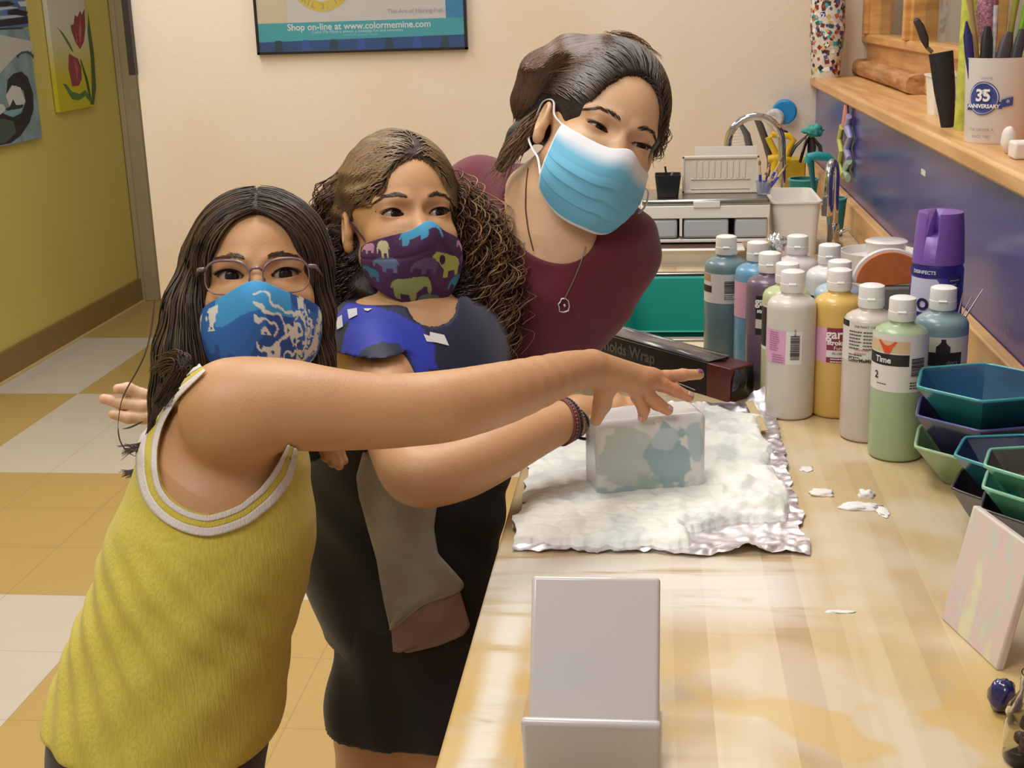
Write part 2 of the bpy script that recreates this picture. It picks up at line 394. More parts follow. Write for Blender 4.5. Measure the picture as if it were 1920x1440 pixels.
# ledge on the half wall and the framed opening above it
ZL=1.222
o=obj('ledge',MB().box((XW-.022,-.6,ZL-.03),(XW+.42,YB-.002,ZL)),M_oak,bevel=.006); tag(o,'honey wooden ledge capping the blue half wall','ledge')
wf=thing('window_1',None,None,(0,0,0)); wf['kind']='structure'
XF=XW+.15
fr=MB(); fr.box((XF,-.6,ZL),(XF+.05,YB-.01,ZL+.10)); fr.box((XF-.018,-.6,ZL+.10),(XF+.065,YB-.01,ZL+.125)); fr.box((XF-.01,-.6,2.2),(XF+.06,YB-.01,2.3))
for y in (4.26,3.58,2.90,2.2,1.5,.8):
    fr.box((XF-.012,y-.05,ZL+.1),(XF+.055,y+.05,2.2)); fr.box((XF-.026,y-.018,ZL+.125),(XF-.006,y+.018,2.2))
obj('window_frame',fr,M_wood,wf,bevel=.004)
gl=MB(); gl.box((XF+.018,-.55,ZL+.12),(XF+.024,YB-.05,2.2)); obj('pane',gl,mat('window_glass','#eef2f0',.02,trans=1,ior=1.1),wf)
struct('wall_beyond',MB().box((1.9,-.6,0),(2.0,YB,3)),M_peach)
# ================================================================ COUNTER OBJECTS
from mathutils import noise as MN
def nse(x,y,z=0,s=1,o=4): return MN.fractal(Vector((x*s,y*s,z*s)),1.0,2.0,o)
def CZ(u,v): return ATZ(u,v,ZC)
def face_cam(p): return math.atan2(p[1]-CAM[1],p[0]-CAM[0])-math.pi/2
def wrapV(V,R,s0,z0,rot=0):
    out=[]
    for p in V:
        x,y=p[0],p[1]
        if rot: x,y=-y*rot,x*rot
        a=-math.pi/2+(x+s0)/R; out.append((R*math.cos(a),R*math.sin(a),y+z0))
    return out
def sleeve(mb,R,s0,s1,z0,z1,mi):
    n=max(2,int(abs(s1-s0)/.004)+1); P=np.zeros((2,n,3))
    for i in range(n):
        a=-math.pi/2+(s0+(s1-s0)*i/(n-1))/R
        for k,z in enumerate((z0,z1)): P[k,i]=(R*math.cos(a),R*math.sin(a),z)
    mb.grid(P[::-1],mi)
PAL={}
def pal(h,rough=.45):
    if h not in PAL: PAL[h]=mat('print_'+{'#':''}.get(h[0],'')+h[1:],h,rough)
    return PAL[h]
BR=.0345; BH=.211
caps=MB(); caps.lathe([(.0,.0),(.0166,.0),(.0172,.002),(.0172,.012),(.0168,.0125),(.0168,.0255),(.0162,.028),(.013,.0295),(0,.030)],36,cap=False)
caps.add([(-.005,-.0172,.010),(.005,-.0172,.010),(.005,-.0190,.0125),(-.005,-.0190,.0125),(-.005,-.0165,.0145),(.005,-.0165,.0145)],[(0,1,2,3),(3,2,5,4),(0,3,4),(1,5,2)])
cap_mesh=None
def bottle(p,col,label,rects=(),texts=(),rough=.3,scale=1.0,twist=0):
    global cap_mesh
    t=thing('paint_bottle',label,'bottle',p,face_cam(p)+twist,'squeeze bottles of glaze')
    b=MB(); b.lathe([(0,.001),(.030,.0),(.0335,.0025),(BR,.006),(BR,.158),(.0338,.164),(.031,.169),(.026,.1725),(.0195,.175),(.0155,.1775),(.0155,.183),(0,.183)],48,cap=False)
    obj('bottle_body',b,mat('filled_plastic_'+col[1:],col,rough,sss=.0,coat=.15),t,angle=60)
    if cap_mesh is None: o=obj('cap',caps,mat('ribbed_white_cap','#e9e6e2',.4),t); cap_mesh=o.data
    else: o=obj('cap',cap_mesh,[],t)
    o.location=(0,0,.181)
    if rects:
        mats=[];m=MB()
        for i,(s0,s1,z0,z1,c) in enumerate(rects):
            if pal(c) not in mats: mats.append(pal(c))
            sleeve(m,BR+.0003+.00012*i,s0,s1,z0,z1,mats.index(pal(c)))
        lb=obj('label',m,mats,t)
        if texts:
            mats=[];m=MB()
            for tx in texts:
                s,sz,s0,z0,c=tx[:5]; rot=tx[5] if len(tx)>5 else 0; bo=tx[6] if len(tx)>6 else 0
                if pal(c) not in mats: mats.append(pal(c))
                if s.startswith('|'):           # barcode
                    rr=random.Random(len(s)); y=0
                    while y<sz:
                        h=rr.choice([.0006,.0009,.0014]); w=.0065 if s=='|b' else .010
                        if s=='|v': sleeve(m,BR+.0011,s0+y,s0+y+h*.8,z0-.006,z0+.006,mats.index(pal(c)))
                        else: sleeve(m,BR+.0011,s0-w,s0+w,z0+y,z0+y+h,mats.index(pal(c)))
                        y+=h+rr.choice([.0006,.001])
                elif s.startswith('='):         # rows of print too small to read
                    n=int(s[1:]); rr=random.Random(n)
                    for k in range(n):
                        z=z0-k*sz*1.0; x=s0
                        e=s0+c_w(s) if False else s0+.020*rr.uniform(.7,1)
                        while x<e:
                            q=rr.uniform(.0015,.004); sleeve(m,BR+.0011,x,min(e,x+q),z,z+sz*.38,mats.index(pal(c))); x+=q+.0007
                else:
                    V,Fc=text_mb(s,sz,bold=bo); m.add(wrapV(V,BR+.0012,s0,z0,rot),Fc,mats.index(pal(c)))
            obj('lettering',m,mats,lb,smooth=False)
    return t
def capP(u,v): return ATZ(u,v,ZC+BH)*np.array([1,1,0])+np.array([0,0,ZC])
def baseP(u,v): p=CZ(u,v); return p+np.array([0,BR,0])
W_='#dcd8d6'; K_='#2b2628'
bottle(capP(1362,441),'#6f888e','tall squeeze bottle of dusty blue-grey glaze, farthest left, barcode on its label',
  [(-.05,.028,.105,.153,W_),(-.05,-.026,.140,.152,'#b99a78'),(-.05,-.024,.122,.133,K_)],[('|',.02,.008,.122,K_),('=3',.003,-.002,.118,K_)])
bottle(capP(1421,452),'#6e9fc0','bright sky-blue glaze bottle with pink side label, second from the left',
  [(-.02,.05,.093,.150,W_),(-.06,-.012,.093,.150,'#d7a3bd')],[('|',.02,.0,.115,K_)])
bottle(capP(1444,472),'#6c5a6c','dark mauve glaze bottle with black label, third from the left',
  [(-.02,.06,.090,.150,K_),(-.02,.06,.1,.114,'#cfc8c8')],[('gare',.017,-.0065,.141,'#e6e2e0',0,.0006),('strokes',.0085,-.005,.127,'#e6e2e0',0,.0004),('fun',.007,.006,.119,'#cfc8c8'),('FS-2330',.005,.006,.107,K_)])
bottle(capP(1496,440),'#d6cccc','milky pinkish-white bottle standing at the very back of the group',[( -.05,.05,.06,.13,W_)])
bottle(capP(1556,457),'#dcd8d6','plain white bottle at the back with dark maroon label',[(-.05,.05,.09,.152,'#e2dedc'),(-.05,.05,.1,.135,'#54303c')])
bottle(capP(1477,491),'#bcc294','pale olive-green glaze bottle wedged behind the cream one',[(-.06,.02,.085,.150,W_),(-.06,-.02,.09,.148,K_)])
bottle(capP(1575,487),'#a9bccb','powder-blue glaze bottle behind the mustard-yellow one',[(-.05,.05,.09,.15,W_)])
bottle(baseP(1483,790),'#d3cdc2','cream squeeze bottle with pink warning label and upright barcode',
  [(-.0345,.016,.083,.130,'#e4e0dc'),(-.044,-.007,.083,.131,'#dfa9c9')],[('|b',.034,.006,.090,K_),('04 60',.004,.006,.129,K_,1)]+[('=9',.0032,-.034,.127,'#b0668c'),('=4',.0034,-.028,.095,'#b0668c')])
bottle(baseP(1570,787),'#d6b15f','mustard-yellow glaze bottle with maroon and white label',
  [(-.05,-.018,.083,.133,'#d9a5c0'),(-.018,.05,.083,.133,'#8a2f45'),(-.018,.05,.091,.101,'#ded8d4')],
  [('gare',.0185,-.0035,.124,'#ece6e2',0,.0005),('strokes',.0095,-.003,.112,'#ece6e2',0,.0004),('Fun',.008,-.002,.1045,'#ece6e2'),('FS-1408',.0048,-.002,.0965,K_),('=2',.004,-.012,.088,'#ece6e2')],twist=.1)
bottle(baseP(1629,833),'#cbc0b6','off-white bottle with black print, standing left of the pale green bottle',
  [(-.05,.05,.112,.166,'#dcd6d0'),(-.05,-.030,.158,.166,K_)],
  [('THE PAINT YOU',.0042,-.006,.160,K_)]+[('=6',.0045,-.029,.152,'#4a4446'),('=6',.0045,-.008,.152,'#4a4446'),('ColorMeMine',.0068,-.010,.1145,K_,0,.0002),('=2',.0035,-.029,.121,K_),('=2',.005,-.02,.128,'#c98a80')])
bottle(baseP(1686,869),'#a3b78f','pale green glaze bottle at the front, orange and black emblem on its label',
  [(-.06,.045,.094,.168,'#dfdbd4'),(-.06,.012,.128,.143,K_),(-.06,.012,.145,.160,'#d9bb92')],
  [('Time',.011,-.022,.135,'#e6e2e0',0,.0003),('2',.013,-.031,.114,K_,0,.0003),('|',.022,.025,.115,K_),('=3',.0035,.014,.106,K_),('=1',.003,-.03,.103,K_)])
# orange bell emblem on that label's corner
bottle(capP(1770,536),'#7f979c','slate-blue glaze bottle nearest the blue wall, vase emblem on its label',
  [(-.05,.05,.085,.150,'#d8d4d0'),(-.022,.03,.128,.150,'#d9d2c4'),(-.022,.03,.112,.130,K_)],
  [('Colors',.009,.012,.117,'#8d8a8a'),('4.',.016,.018,.098,K_,0,.0004),('=6',.006,-.045,.14,K_)])
em=MB()
em_o=[o for o in bpy.data.objects if o.get('label','').startswith('pale green glaze bottle')][0]
fl=[(-.030,.160),(-.004,.160),(-.010,.152),(-.013,.144),(-.020,.1445),(-.024,.152)]
em.add([tuple(q) for q in wrapV([(a,b) for a,b in fl],BR+.0016,0,0)],[tuple(range(6))])
obj('orange_emblem',em,pal('#d2502e'),em_o)
em_o=[o for o in bpy.data.objects if o.get('label','').startswith('slate-blue glaze bottle')][0]
em=MB(); ur=[(.004+.009*w,.112+h) for w,h in ((-.5,0),(.5,0),(.6,.014),(1,.018),(1,.026),(.5,.030),(.3,.033),(.35,.036),(-.35,.036),(-.3,.033),(-.5,.030),(-1,.026),(-1,.018),(-.6,.014))]
em.add([tuple(q) for q in wrapV(ur,BR+.0016,0,0)],[tuple(range(len(ur)))]); obj('vase_emblem',em,pal(K_),em_o)
# spray can
p=ATY(1752,600,1.90); p[2]=ZC; t=thing('spray_can','purple disinfectant spray can standing by the blue wall','spray can',p,face_cam(p))
R=.0365; b=MB(); b.lathe([(0,0),(R-.002,0),(R,.002),(R,.198),(R-.002,.203),(R-.002,.207),(0,.207)],48,cap=False); obj('can',b,mat('violet_printed_tin','#4a3f9c',.25,.2,coat=.5),t)
b=MB(); b.lathe([(R-.003,0),(R-.0005,.0),(R-.003,.045),(R-.005,.066),(R-.006,.072),(0,.076)],48,cap=False)
cp=obj('cap',b,mat('purple_plastic_cap','#7a55a8',.35),t); cp.location=(0,0,.207)
b=MB(); b.box((-.010,-.045,.040),(.006,.012,.09)); cut=obj('cap_notch',b,mat('notch','#7a55a8',.35)); cut.parent=t; cut.location=(0,0,.207); cut.rotation_euler=(0,0,-.25)
bm_=cp.modifiers.new('b','BOOLEAN'); bm_.object=cut; bm_.operation='DIFFERENCE'
dg=bpy.context.evaluated_depsgraph_get(); bpy.context.view_layer.update(); nm=bpy.data.meshes.new_from_object(cp.evaluated_get(bpy.context.evaluated_depsgraph_get())); cp.modifiers.clear(); cp.data=nm; bpy.data.objects.remove(cut)
def wr(m,poly,r,s0,z0,mi): m.add(wrapV(poly,r,s0,z0),[tuple(range(len(poly)))],mi)
m=MB(); sleeve(m,R+.0003,-.06,.03,.190,.204,0); wr_=[(-.05,.125),(-.014,.118),(-.001,.182),(-.01,.19),(-.05,.185)]
P=[];n=10
P=np.zeros((2,14,3))
for i in range(14):
    s=-.05+.052*i/13; zt_=.188-.0*i; zb_=.125-.004*i/13
    for k,z in enumerate((zb_,zt_-.006*(i>11))):
        a=-math.pi/2+(s+(.006 if k else -.004))/(R+.0005); P[k,i]=((R+.0005)*math.cos(a),(R+.0005)*math.sin(a),z)
m.grid(P[::-1],1); sleeve(m,R+.0003,.0155,.04,.09,.195,2)
P2=P.copy(); P2[0,:,2]=P[0,:,2]+.0; P2[1,:,2]=P[0,:,2]+.006; P2[:,:,:2]*=1.012; m.grid(P2[::-1],3)
P3=P2.copy(); P3[0,:,2]+=.010; P3[1,:,2]+=.010; m.grid(P3[::-1],4)
lb=obj('label',m,[pal('#2f2d7c'),pal('#cfcfe8'),pal('#3c3878'),pal('#b8434a'),pal('#2f2d7c')],t)
m=MB(); V,Fc=text_mb('Lysol',.036,bold=.0006); m.add(wrapV(V,R+.0018,-.0385,.154),Fc,0)
V,Fc=text_mb('DISINFECTS',.007,bold=.0002); m.add(wrapV(V,R+.0012,-.02,.197),Fc,1); V,Fc=text_mb('Disinfectant',.012,bold=.0003); m.add(wrapV(V,R+.0012,-.012,.098),Fc,1)
for k in range(16): sleeve(m,R+.0012,.018,.018+random.Random(k).uniform(.010,.018),.185-k*.0058,.187-k*.0058,2)
obj('lettering',m,[pal('#2a2550'),pal('#dcdcec'),pal('#8f8ab8')],lb,smooth=False)
# lidded white dish and the orange painted dish
p=ATY(1645,530,2.28); p[2]=ZC; t=thing('lidded_dish','white ceramic dish with little knobbed lid behind the bottles','dish',p)
b=MB(); b.lathe([(0,.0),(.038,.0),(.040,.004),(.045,.03),(.060,.128),(.065,.151),(.0655,.154),(.063,.154),(.058,.141),(.02,.135),(0,.135)],56,cap=False); obj('bowl',b,M_ceram,t,angle=50)
b=MB(); b.lathe([(0,.136),(.026,.136),(.030,.141),(.034,.168),(.036,.172),(.033,.174),(.012,.1735),(0,.1735)],40,c=(.010,-.01,0),cap=False); obj('knob',b,M_ceram,t,angle=50)
p=ATY(1660,560,2.03); p[2]=ZC
t=thing('painted_dish','dish with an orange disc standing on edge and a grey foot','dish',p,0)
ox,oz=ATY(1655,505,2.03)[0]-p[0],ATY(1655,530,2.03)[2]-ZC
def halfdisc(r,y0,y1,mb,mi,z0,cx):
    pts=[(cx+r*math.cos(math.pi*(k)/24)*1.0,z0+r*.92*math.sin(math.pi*k/24)) for k in range(25)]+[(cx-r,z0-.004),(cx+r,z0-.012)]
    pts=pts[:25]+[(cx-r*.2,z0-.006)]
    n=len(pts); mb.add([(a,y0,b) for a,b in pts]+[(a,y1,b) for a,b in pts],[tuple(range(n)),tuple(range(n,2*n))[::-1]]+[(i,n+i,n+(i+1)%n,(i+1)%n) for i in range(n)],mi)
m=MB(); halfdisc(.057,.002,.012,m,0,oz,ox+.012); obj('rim',m,M_ceram,t,bevel=.0015)
m=MB(); halfdisc(.051,-.002,.003,m,0,oz+.001,ox+.012); obj('orange_disc',m,mat('orange_glaze','#d0743c',.45,noise=.15,nscale=60),t,bevel=.001)
m=MB(); m.box((ox-.02,-.006,.0),(ox+.062,.03,oz-.006)); obj('foot',m,mat('grey_glaze','#77786e',.4),t,bevel=.004)
# crumpled clear film ball
def lump(name,c,r,m,label,cat,amp=.25,s=60,seed=0,n=28,parent=None,squash=(1,1,1),group=None):
    mb=MB(); mb.sphere((0,0,0),1.0,n,n//2)
    for i,v in enumerate(mb.v):
        q=nz(v) if np.linalg.norm(v)>0 else v; k=1+amp*nse(q[0]+seed,q[1],q[2],s); mb.v[i]=q*r*k*np.array(squash)
    o=obj(name,mb,m,parent,angle=0 if s<5 else 30,loc=c)
    if label: tag(o,label,cat,group)
    return o
c=ATY(1456,457,2.15); 
lump('crumpled_film',(c[0],c[1],c[2]),.015,mat('clear_film','#d9d9dc',.08,.6),'crumpled ball of clear shiny film resting among the bottle caps','film',.5,3,2)
# fine brushes behind the slate-blue bottle
bp=ATY(1800,700,1.83); bp[2]=ZC
for k,(u0,v0,u1,v1) in enumerate(((1797,610,1808,540),(1800,612,1822,556),(1815,600,1843,542))):
    m=MB(); A=ATY(u0,v0,1.83); Bq=ATY(u1,v1,1.86); bt=A+(A-Bq)*1.0; bt=A+(A-Bq)*max(0,((A[2]-ZC-.002)/(Bq[2]-A[2])))
    bt[1]=1.80
    t=thing('fine_brush',['shortest fine brush tip just right of the slate-blue cap','middle fine brush tip behind the slate-blue bottle','longest fine brush tip leaning furthest right by the blue wall'][k],'brush',bt,0,'fine brushes by the blue wall')
    m.tube([(0,0,0),(Bq-bt)*.75],[.003,.0016],8); obj('handle',m,mat('dark_brush_handle','#3a3436',.4),t); m=MB(); m.tube([(Bq-bt)*.75,(Bq-bt)*1.0],[.0017,.0006],8); obj('tip',m,M_steel,t)
# ---- hexagonal bowls
def hexbowl(c,z,R,H,col,label,rz,inner=None,rim=None,sx=1.0,group='stacked hexagonal bowls'):
    t=thing('hexagonal_bowl',label,'bowl',(c[0],c[1],z),rz,group)
    def ring(r,zz,rr=.16):
        pts=[]
        for k in range(6):
            a=math.pi/3*k; P0=np.array([math.cos(a),math.sin(a)])*r; 
            for q in (-1,0,1):
                a2=a+q*math.pi/3; P1=np.array([math.cos(a2),math.sin(a2)])*r
                pts.append(tuple((P0+(P1-P0)*(rr*abs(q)) if q else P0*.985))+(zz,))
        return [(x*sx,y,z_) for x,y,z_ in pts]
    prof=[(.50,0),(.53,.0015),(.62,.25*H),(.98,.97*H),(1.0,H-.001),(.985,H+.001),(.945,H+.0005),(.92,.94*H),(.56,.25*H),(.45,.012)]
    P=np.array([ring(R*a,b) for a,b in prof]); m=MB(); m.grid(P[:7],0,closed=True); m.f.append(list(range(18))[::-1]); m.m.append(0)
    o=obj('outer_wall',m,mat('glaze_'+col[1:],col,.16,noise=.25,nscale=25,coat=.6),t,angle=28)
    m=MB(); m.grid(P[6:],0,closed=True); k=len(m.v); m.f.append(list(range(k-18,k))); m.m.append(0)
    obj('inner_wall',m,mat('glaze_in_'+(inner or col)[1:],inner or col,.14,noise=.3,nscale=20,coat=.6),t,angle=28)
    m=MB(); q=ring(R*.975,H,.16); m.tube([np.array(x) for x in q],.0021,8,closed=True); obj('rim',m,mat('glaze_rim_'+(rim or col)[1:],rim or col,.14,coat=.6),t,angle=0)
    return t
T1=ATY(1845,716,1.56); sx=T1[0]; hexbowl((sx,1.56),T1[2]-.052,.088,.052,'#2b7580','wide teal hexagonal bowl, topmost of the tall stack',.28,'#22506e','#3f9a9c')
T2=ATY(1845,772,1.555); hexbowl((sx,1.56),T2[2]-.058,.087,.058,'#332f55','dark navy hexagonal bowl in the middle of the tall stack',.28,'#2a2748','#5a5a90')
T3=ATY(1843,832,1.55); hexbowl((sx,1.56),ZC,.0865,T3[2]-ZC,'#86a373','light green hexagonal bowl at the bottom of the tall stack',.28,'#6f8c63','#a9c29a')
T1=ATY(1905,850,1.40); q=(T1[0],1.40); hexbowl(q,T1[2]-.042,.070,.042,'#245e6c','small teal-rimmed hexagonal bowl on top of the middle stack',.15,'#1f2f45','#3f949a')
T2=ATY(1905,905,1.40); hexbowl(q,ZC,.071,T2[2]-ZC-.004,'#3c3436','dark brown hexagonal bowl under the small teal-rimmed one',.15,'#2a2426','#4a3f40')
T1=ATY(1940,865,1.29); q=(T1[0],1.285); hexbowl(q,T1[2]-.03,.055,.03,'#4f9a7e','small sea-green hexagonal bowl with brown inside, right frame edge',.2,'#4a4838','#6fb598')
T2=ATY(1940,905,1.29); hexbowl(q,T2[2]-.034,.055,.034,'#5aa588','chipped sea-green hexagonal bowl second in the nearest stack',.2,'#4f9a7e','#86c4a8')
T3=ATY(1940,945,1.29); hexbowl(q,ZC,.056,T3[2]-ZC,'#332e36','black hexagonal bowl at the bottom of the nearest stack',.2,'#2c2830','#3a353c')
# leaning painted tile
bl=CZ(1764,1160); br_=CZ(1868,1258); e=nz(br_-bl); r_=ray(1824,946); tt=((bl-CAM)@e)/(r_@e); tl=CAM+r_*tt; up=tl-bl
if up[0]<0: up[0]=-up[0]
Lx=np.linalg.norm(br_-bl); Ly=np.linalg.norm(up); nn=nz(np.cross(e,up)); nn= nn if nn[1]>0 or nn[0]>0 else -nn
if nn[0]<0: nn=-nn
m=MB(); th=.008; cs=[(0,0),(1,0),(1,1),(0,1)]; V=[bl+e*Lx*a+up*b for a,b in cs]; V+=[v+nn*th for v in V]
V=[v-bl for v in V]
def tile_mat():
    m=node_mat('pastel_smeared_glaze'); N,L=nt(m); b=N['Principled BSDF']; tc=N.new('ShaderNodeTexCoord'); v=tc.outputs['Object']
    n1=NOISE(N,L,MAPV(N,L,v,(50,50,22)),1.0,3,.5); n2=NOISE(N,L,MAPV(N,L,v,(40,44,20),(4,2,1)),1.0,3,.5); n3=NOISE(N,L,MAPV(N,L,v,(44,44,22),(9,5,3)),1,3,.4)
    c=MIX(N,L,RAMP(N,L,n1,.48,.68),C('#d8c5be'),C('#c3cfc6')); c=MIX(N,L,RAMP(N,L,n2,.52,.7),c,C('#dbd8b8')); c=MIX(N,L,RAMP(N,L,n3,.55,.72),c,C('#d8bcc2'))
    L.new(c,b.inputs['Base Color']); b.inputs['Roughness'].default_value=.5; return m
m.add(V,[(0,1,2,3),(7,6,5,4),(0,4,5,1),(1,5,6,2),(2,6,7,3),(3,7,4,0)])
o=obj('painted_tile',m,tile_mat(),bevel=.002,loc=bl); tag(o,'pastel painted ceramic tile leaning against the stacked bowls','tile')
# pebble and bead jar
c=CZ(1884,1345); lump('pebble',(c[0],c[1]+.011,ZC+.0135),.0138,mat('indigo_glitter_glaze','#2c2a66',.15,noise=.6,nscale=120,coat=.6),'glossy dark blue lumpy pebble beside the glass jar','pebble',.18,1.6,4,squash=(.85,.9,1.05))
c=CZ(1942,1440); t=thing('bead_jar','clear glass jar of dark stones cut by the right frame edge','jar',(c[0],c[1]+.01,ZC))
m=MB(); m.lathe([(0,0),(.020,0),(.0225,.003),(.023,.03),(.0205,.035),(.0225,.04),(.021,.045),(.0135,.058),(.0135,.075),(.0125,.075),(.012,.058),(.02,.043),(.0215,.005),(0,.003)],40,cap=False); obj('glass',m,mat('clear_glass','#f0f0ee',.02,trans=1,ior=1.25),t,angle=50)
m=MB(); 
for k in range(16):
    a=random.random()*6.28; r=.011*random.random()**.5; m.sphere((r*math.cos(a),r*math.sin(a),.009+.0015*k),.0055,10,6)
st_=obj('stones',m,mat('dark_stones','#4a2f33',.3,noise=.5,nscale=90),t); tag(st_,kind='stuff')
# ---- white ceramic stand in the foreground
A=PT(1107,1357,.97); Bt=PT(1107,1080,1.058); hw=.0520
t=thing('phone_stand','glossy white ceramic display stand in the near foreground','stand',(0,0,ZC))
A=A-[0,0,ZC]; Bt=Bt-[0,0,ZC]; yb=A[1]+.028
m=MB(); 
def slab(m,x,w0,w1,p0,p1,th,mi=0):   # panel between profile points p0 (bottom) and p1 (top), each (y,z)
    d=nz([p1[0]-p0[0],p1[1]-p0[1]]); n_=(d[1]*th,-d[0]*th)
    m.add([(x-w0,p0[0],p0[1]),(x+w0,p0[0],p0[1]),(x+w1,p1[0],p1[1]),(x-w1,p1[0],p1[1]),
           (x-w0,p0[0]+n_[0],p0[1]+n_[1]),(x+w0,p0[0]+n_[0],p0[1]+n_[1]),(x+w1,p1[0]+n_[0],p1[1]+n_[1]),(x-w1,p1[0]+n_[0],p1[1]+n_[1])],
           [(0,1,2,3),(7,6,5,4),(0,4,5,1),(1,5,6,2),(2,6,7,3),(3,7,4,0)],mi)
slab(m,A[0],hw-.001,hw,(yb+.004,.010),(Bt[1],Bt[2]),.008); obj('back_panel',m,mat('glazed_grey_white_ceramic','#cbc5c3',.22,coat=.4),t,bevel=.0035,seg=4)
M_ceram2=mat('glazed_grey_white_ceramic','#cbc5c3',.22,coat=.4)
m=MB(); slab(m,A[0],hw,hw+.0005,(A[1]+.012,.0),(A[1],A[2]),.008); m.T=None; obj('front_lip',m,M_ceram2,t,bevel=.0035,seg=4)
m=MB(); m.box((A[0]-hw,A[1]+.008,0),(A[0]+hw,Bt[1]+.02,.010)); obj('foot',m,M_ceram2,t,bevel=.003,seg=3)
q=CZ(1135,1434); m=MB(); m.lathe([(0,0),(.075,0),(.085,.004),(.086,.0055),(.083,.005),(.072,.002),(0,.002)],60,cap=False)
o=obj('saucer',m,mat('smoke_grey_plate','#8d8a86',.3),loc=(q[0]-.006,.735,ZC)); tag(o,'grey oval saucer just in front of the white stand','saucer')
# ---- foil, foam, soap block
fy0,fy1,fx0,fx1=1.318,1.87,-.158,.170
def fp(a,b):
    x=fx0+(fx1-fx0)*a; y=fy0+(fy1-fy0)*b
    y+= .012*nse(a*3,7,0,1.5)*(1-b)-.0; x+=.008*nse(b*6,3,1,2)
    x+=.012*(b-.5)*(a-.5)
    return x,y
m=MB(); na,nb=90,140; P=np.zeros((nb,na,3))
for j in range(nb):
    for i in range(na):
        a,b=i/(na-1),j/(nb-1); x,y=fp(a,b); ed=min(a,1-a)*(fx1-fx0); ed2=min(b,1-b)*(fy1-fy0); e_=min(ed,ed2)
        cr=abs(nse(x,y,0,45,4))*.006+abs(nse(x,y,3,16,3))*.005
        z=ZC+.0015+cr*(.4+.6*max(0,1-e_/.05))
        z+=.026*max(0,a-.86)/.14*max(0,b-.93)/.07*1.3            # raised far corner
        z+=.008*math.exp(-((a-.80)/.05)**2)*max(0,.05-b)/.05      # lifted near edge
        P[j,i]=(x,y,z)
m.grid(P); o=obj('foil_sheet',m,mat('wrinkled_aluminium_foil','#dcd6da',.38,1),angle=0); tag(o,'crumpled sheet of aluminium foil spread on the worktop under the foam','foil')
m=MB(); na,nb=150,210; P=np.zeros((nb,na,3)); keepv=np.zeros((nb,na),bool)
for j in range(nb):
    for i in range(na):
        a,b=i/(na-1),j/(nb-1); x,y=fp(a,b)
        wob=.035*nse(a*5,b*5,2,1.3); 
        e_=min(a+.01,(.965-.03*b)-a+wob*1.0,(b-.03)*1.6+wob*.6,(.93-b)*1.6+wob*.8+ (0 if a<.75 else -.15*(a-.75)/.25))
        e_=min(e_,max((b-.15+.30*max(0,.74-a))*1.6+wob*.6,(.60-a)*2))
        h=.009*min(1,max(0,e_)/.05)**.5+.006*abs(nse(x,y,5,20,2))+.0030*nse(x,y,8,50,2)
        sw=math.exp(-((b-.14)/.08)**2)*.004*(1-abs(math.sin(y*230+2.0*nse(x,y,0,14)+x*12))) 
        h+=sw; h+=.016*max(0,nse(x,y,1,24,2)-.10)*(1 if (a>.72 or b>.6) else .35)
        P[j,i]=(x,y,ZC+.004+(h if e_>0 else -.0035)); keepv[j,i]=e_>-.03
o_=len(m.v); m.add(P.reshape(-1,3),[])
cols=np.zeros((nb,na,4)); 
for j in range(nb):
    for i in range(na):
        x,y=P[j,i,:2]; q=max(0,min(1,(nse(x,y,12,14,3)-.12)*3)); g=np.array(C('#b9c9c4')); q2=max(0,1-math.hypot((x-.095)/.018,(y-1.62)/.05)); w_=np.array(C('#f6f4ec')); q=min(.55,q*.4+ min(1,q2*2)*.6)
        cols[j,i]=w_*(1-q)+g*q
m.c=[tuple(c) for c in cols.reshape(-1,4)]; m.hascol=True
for j in range(nb-1):
    for i in range(na-1):
        if keepv[j,i] and keepv[j+1,i] and keepv[j,i+1] and keepv[j+1,i+1]: m.f.append([j*na+i,j*na+i+1,(j+1)*na+i+1,(j+1)*na+i]); m.m.append(0)
o=obj('shaving_foam',m,mat('white_foam','#f1efe6',.55,vcol=True,bump=.0018,bscale=90),angle=0); tag(o,'thick layer of white shaving foam swirled over the foil','foam')
bl=CZ(1120,948); br_=CZ(1324,928); bl[2]=br_[2]=ZC+.006; e=nz(br_-bl); per=np.array([-e[1],e[0],0]); L_=np.linalg.norm(br_-bl)
HB=.098; DB=.062
def blk(P):
    q=P-(bl+e*L_/2+per*DB/2+np.array([0,0,HB/2])); l=np.stack([np.abs(q@e)-L_/2+.009,np.abs(q@per)-DB/2+.009,np.abs(q[:,2])-HB/2+.009],1)
    return np.linalg.norm(np.maximum(l,0),axis=1)+np.minimum(l.max(1),0)-.009
c0=bl+e*L_/2+per*DB/2+np.array([0,0,HB/2]); V,Fq=polygonize(blk,c0-.11,c0+.11,.0015)
cols=np.zeros((len(V),4)); fy=V-c0
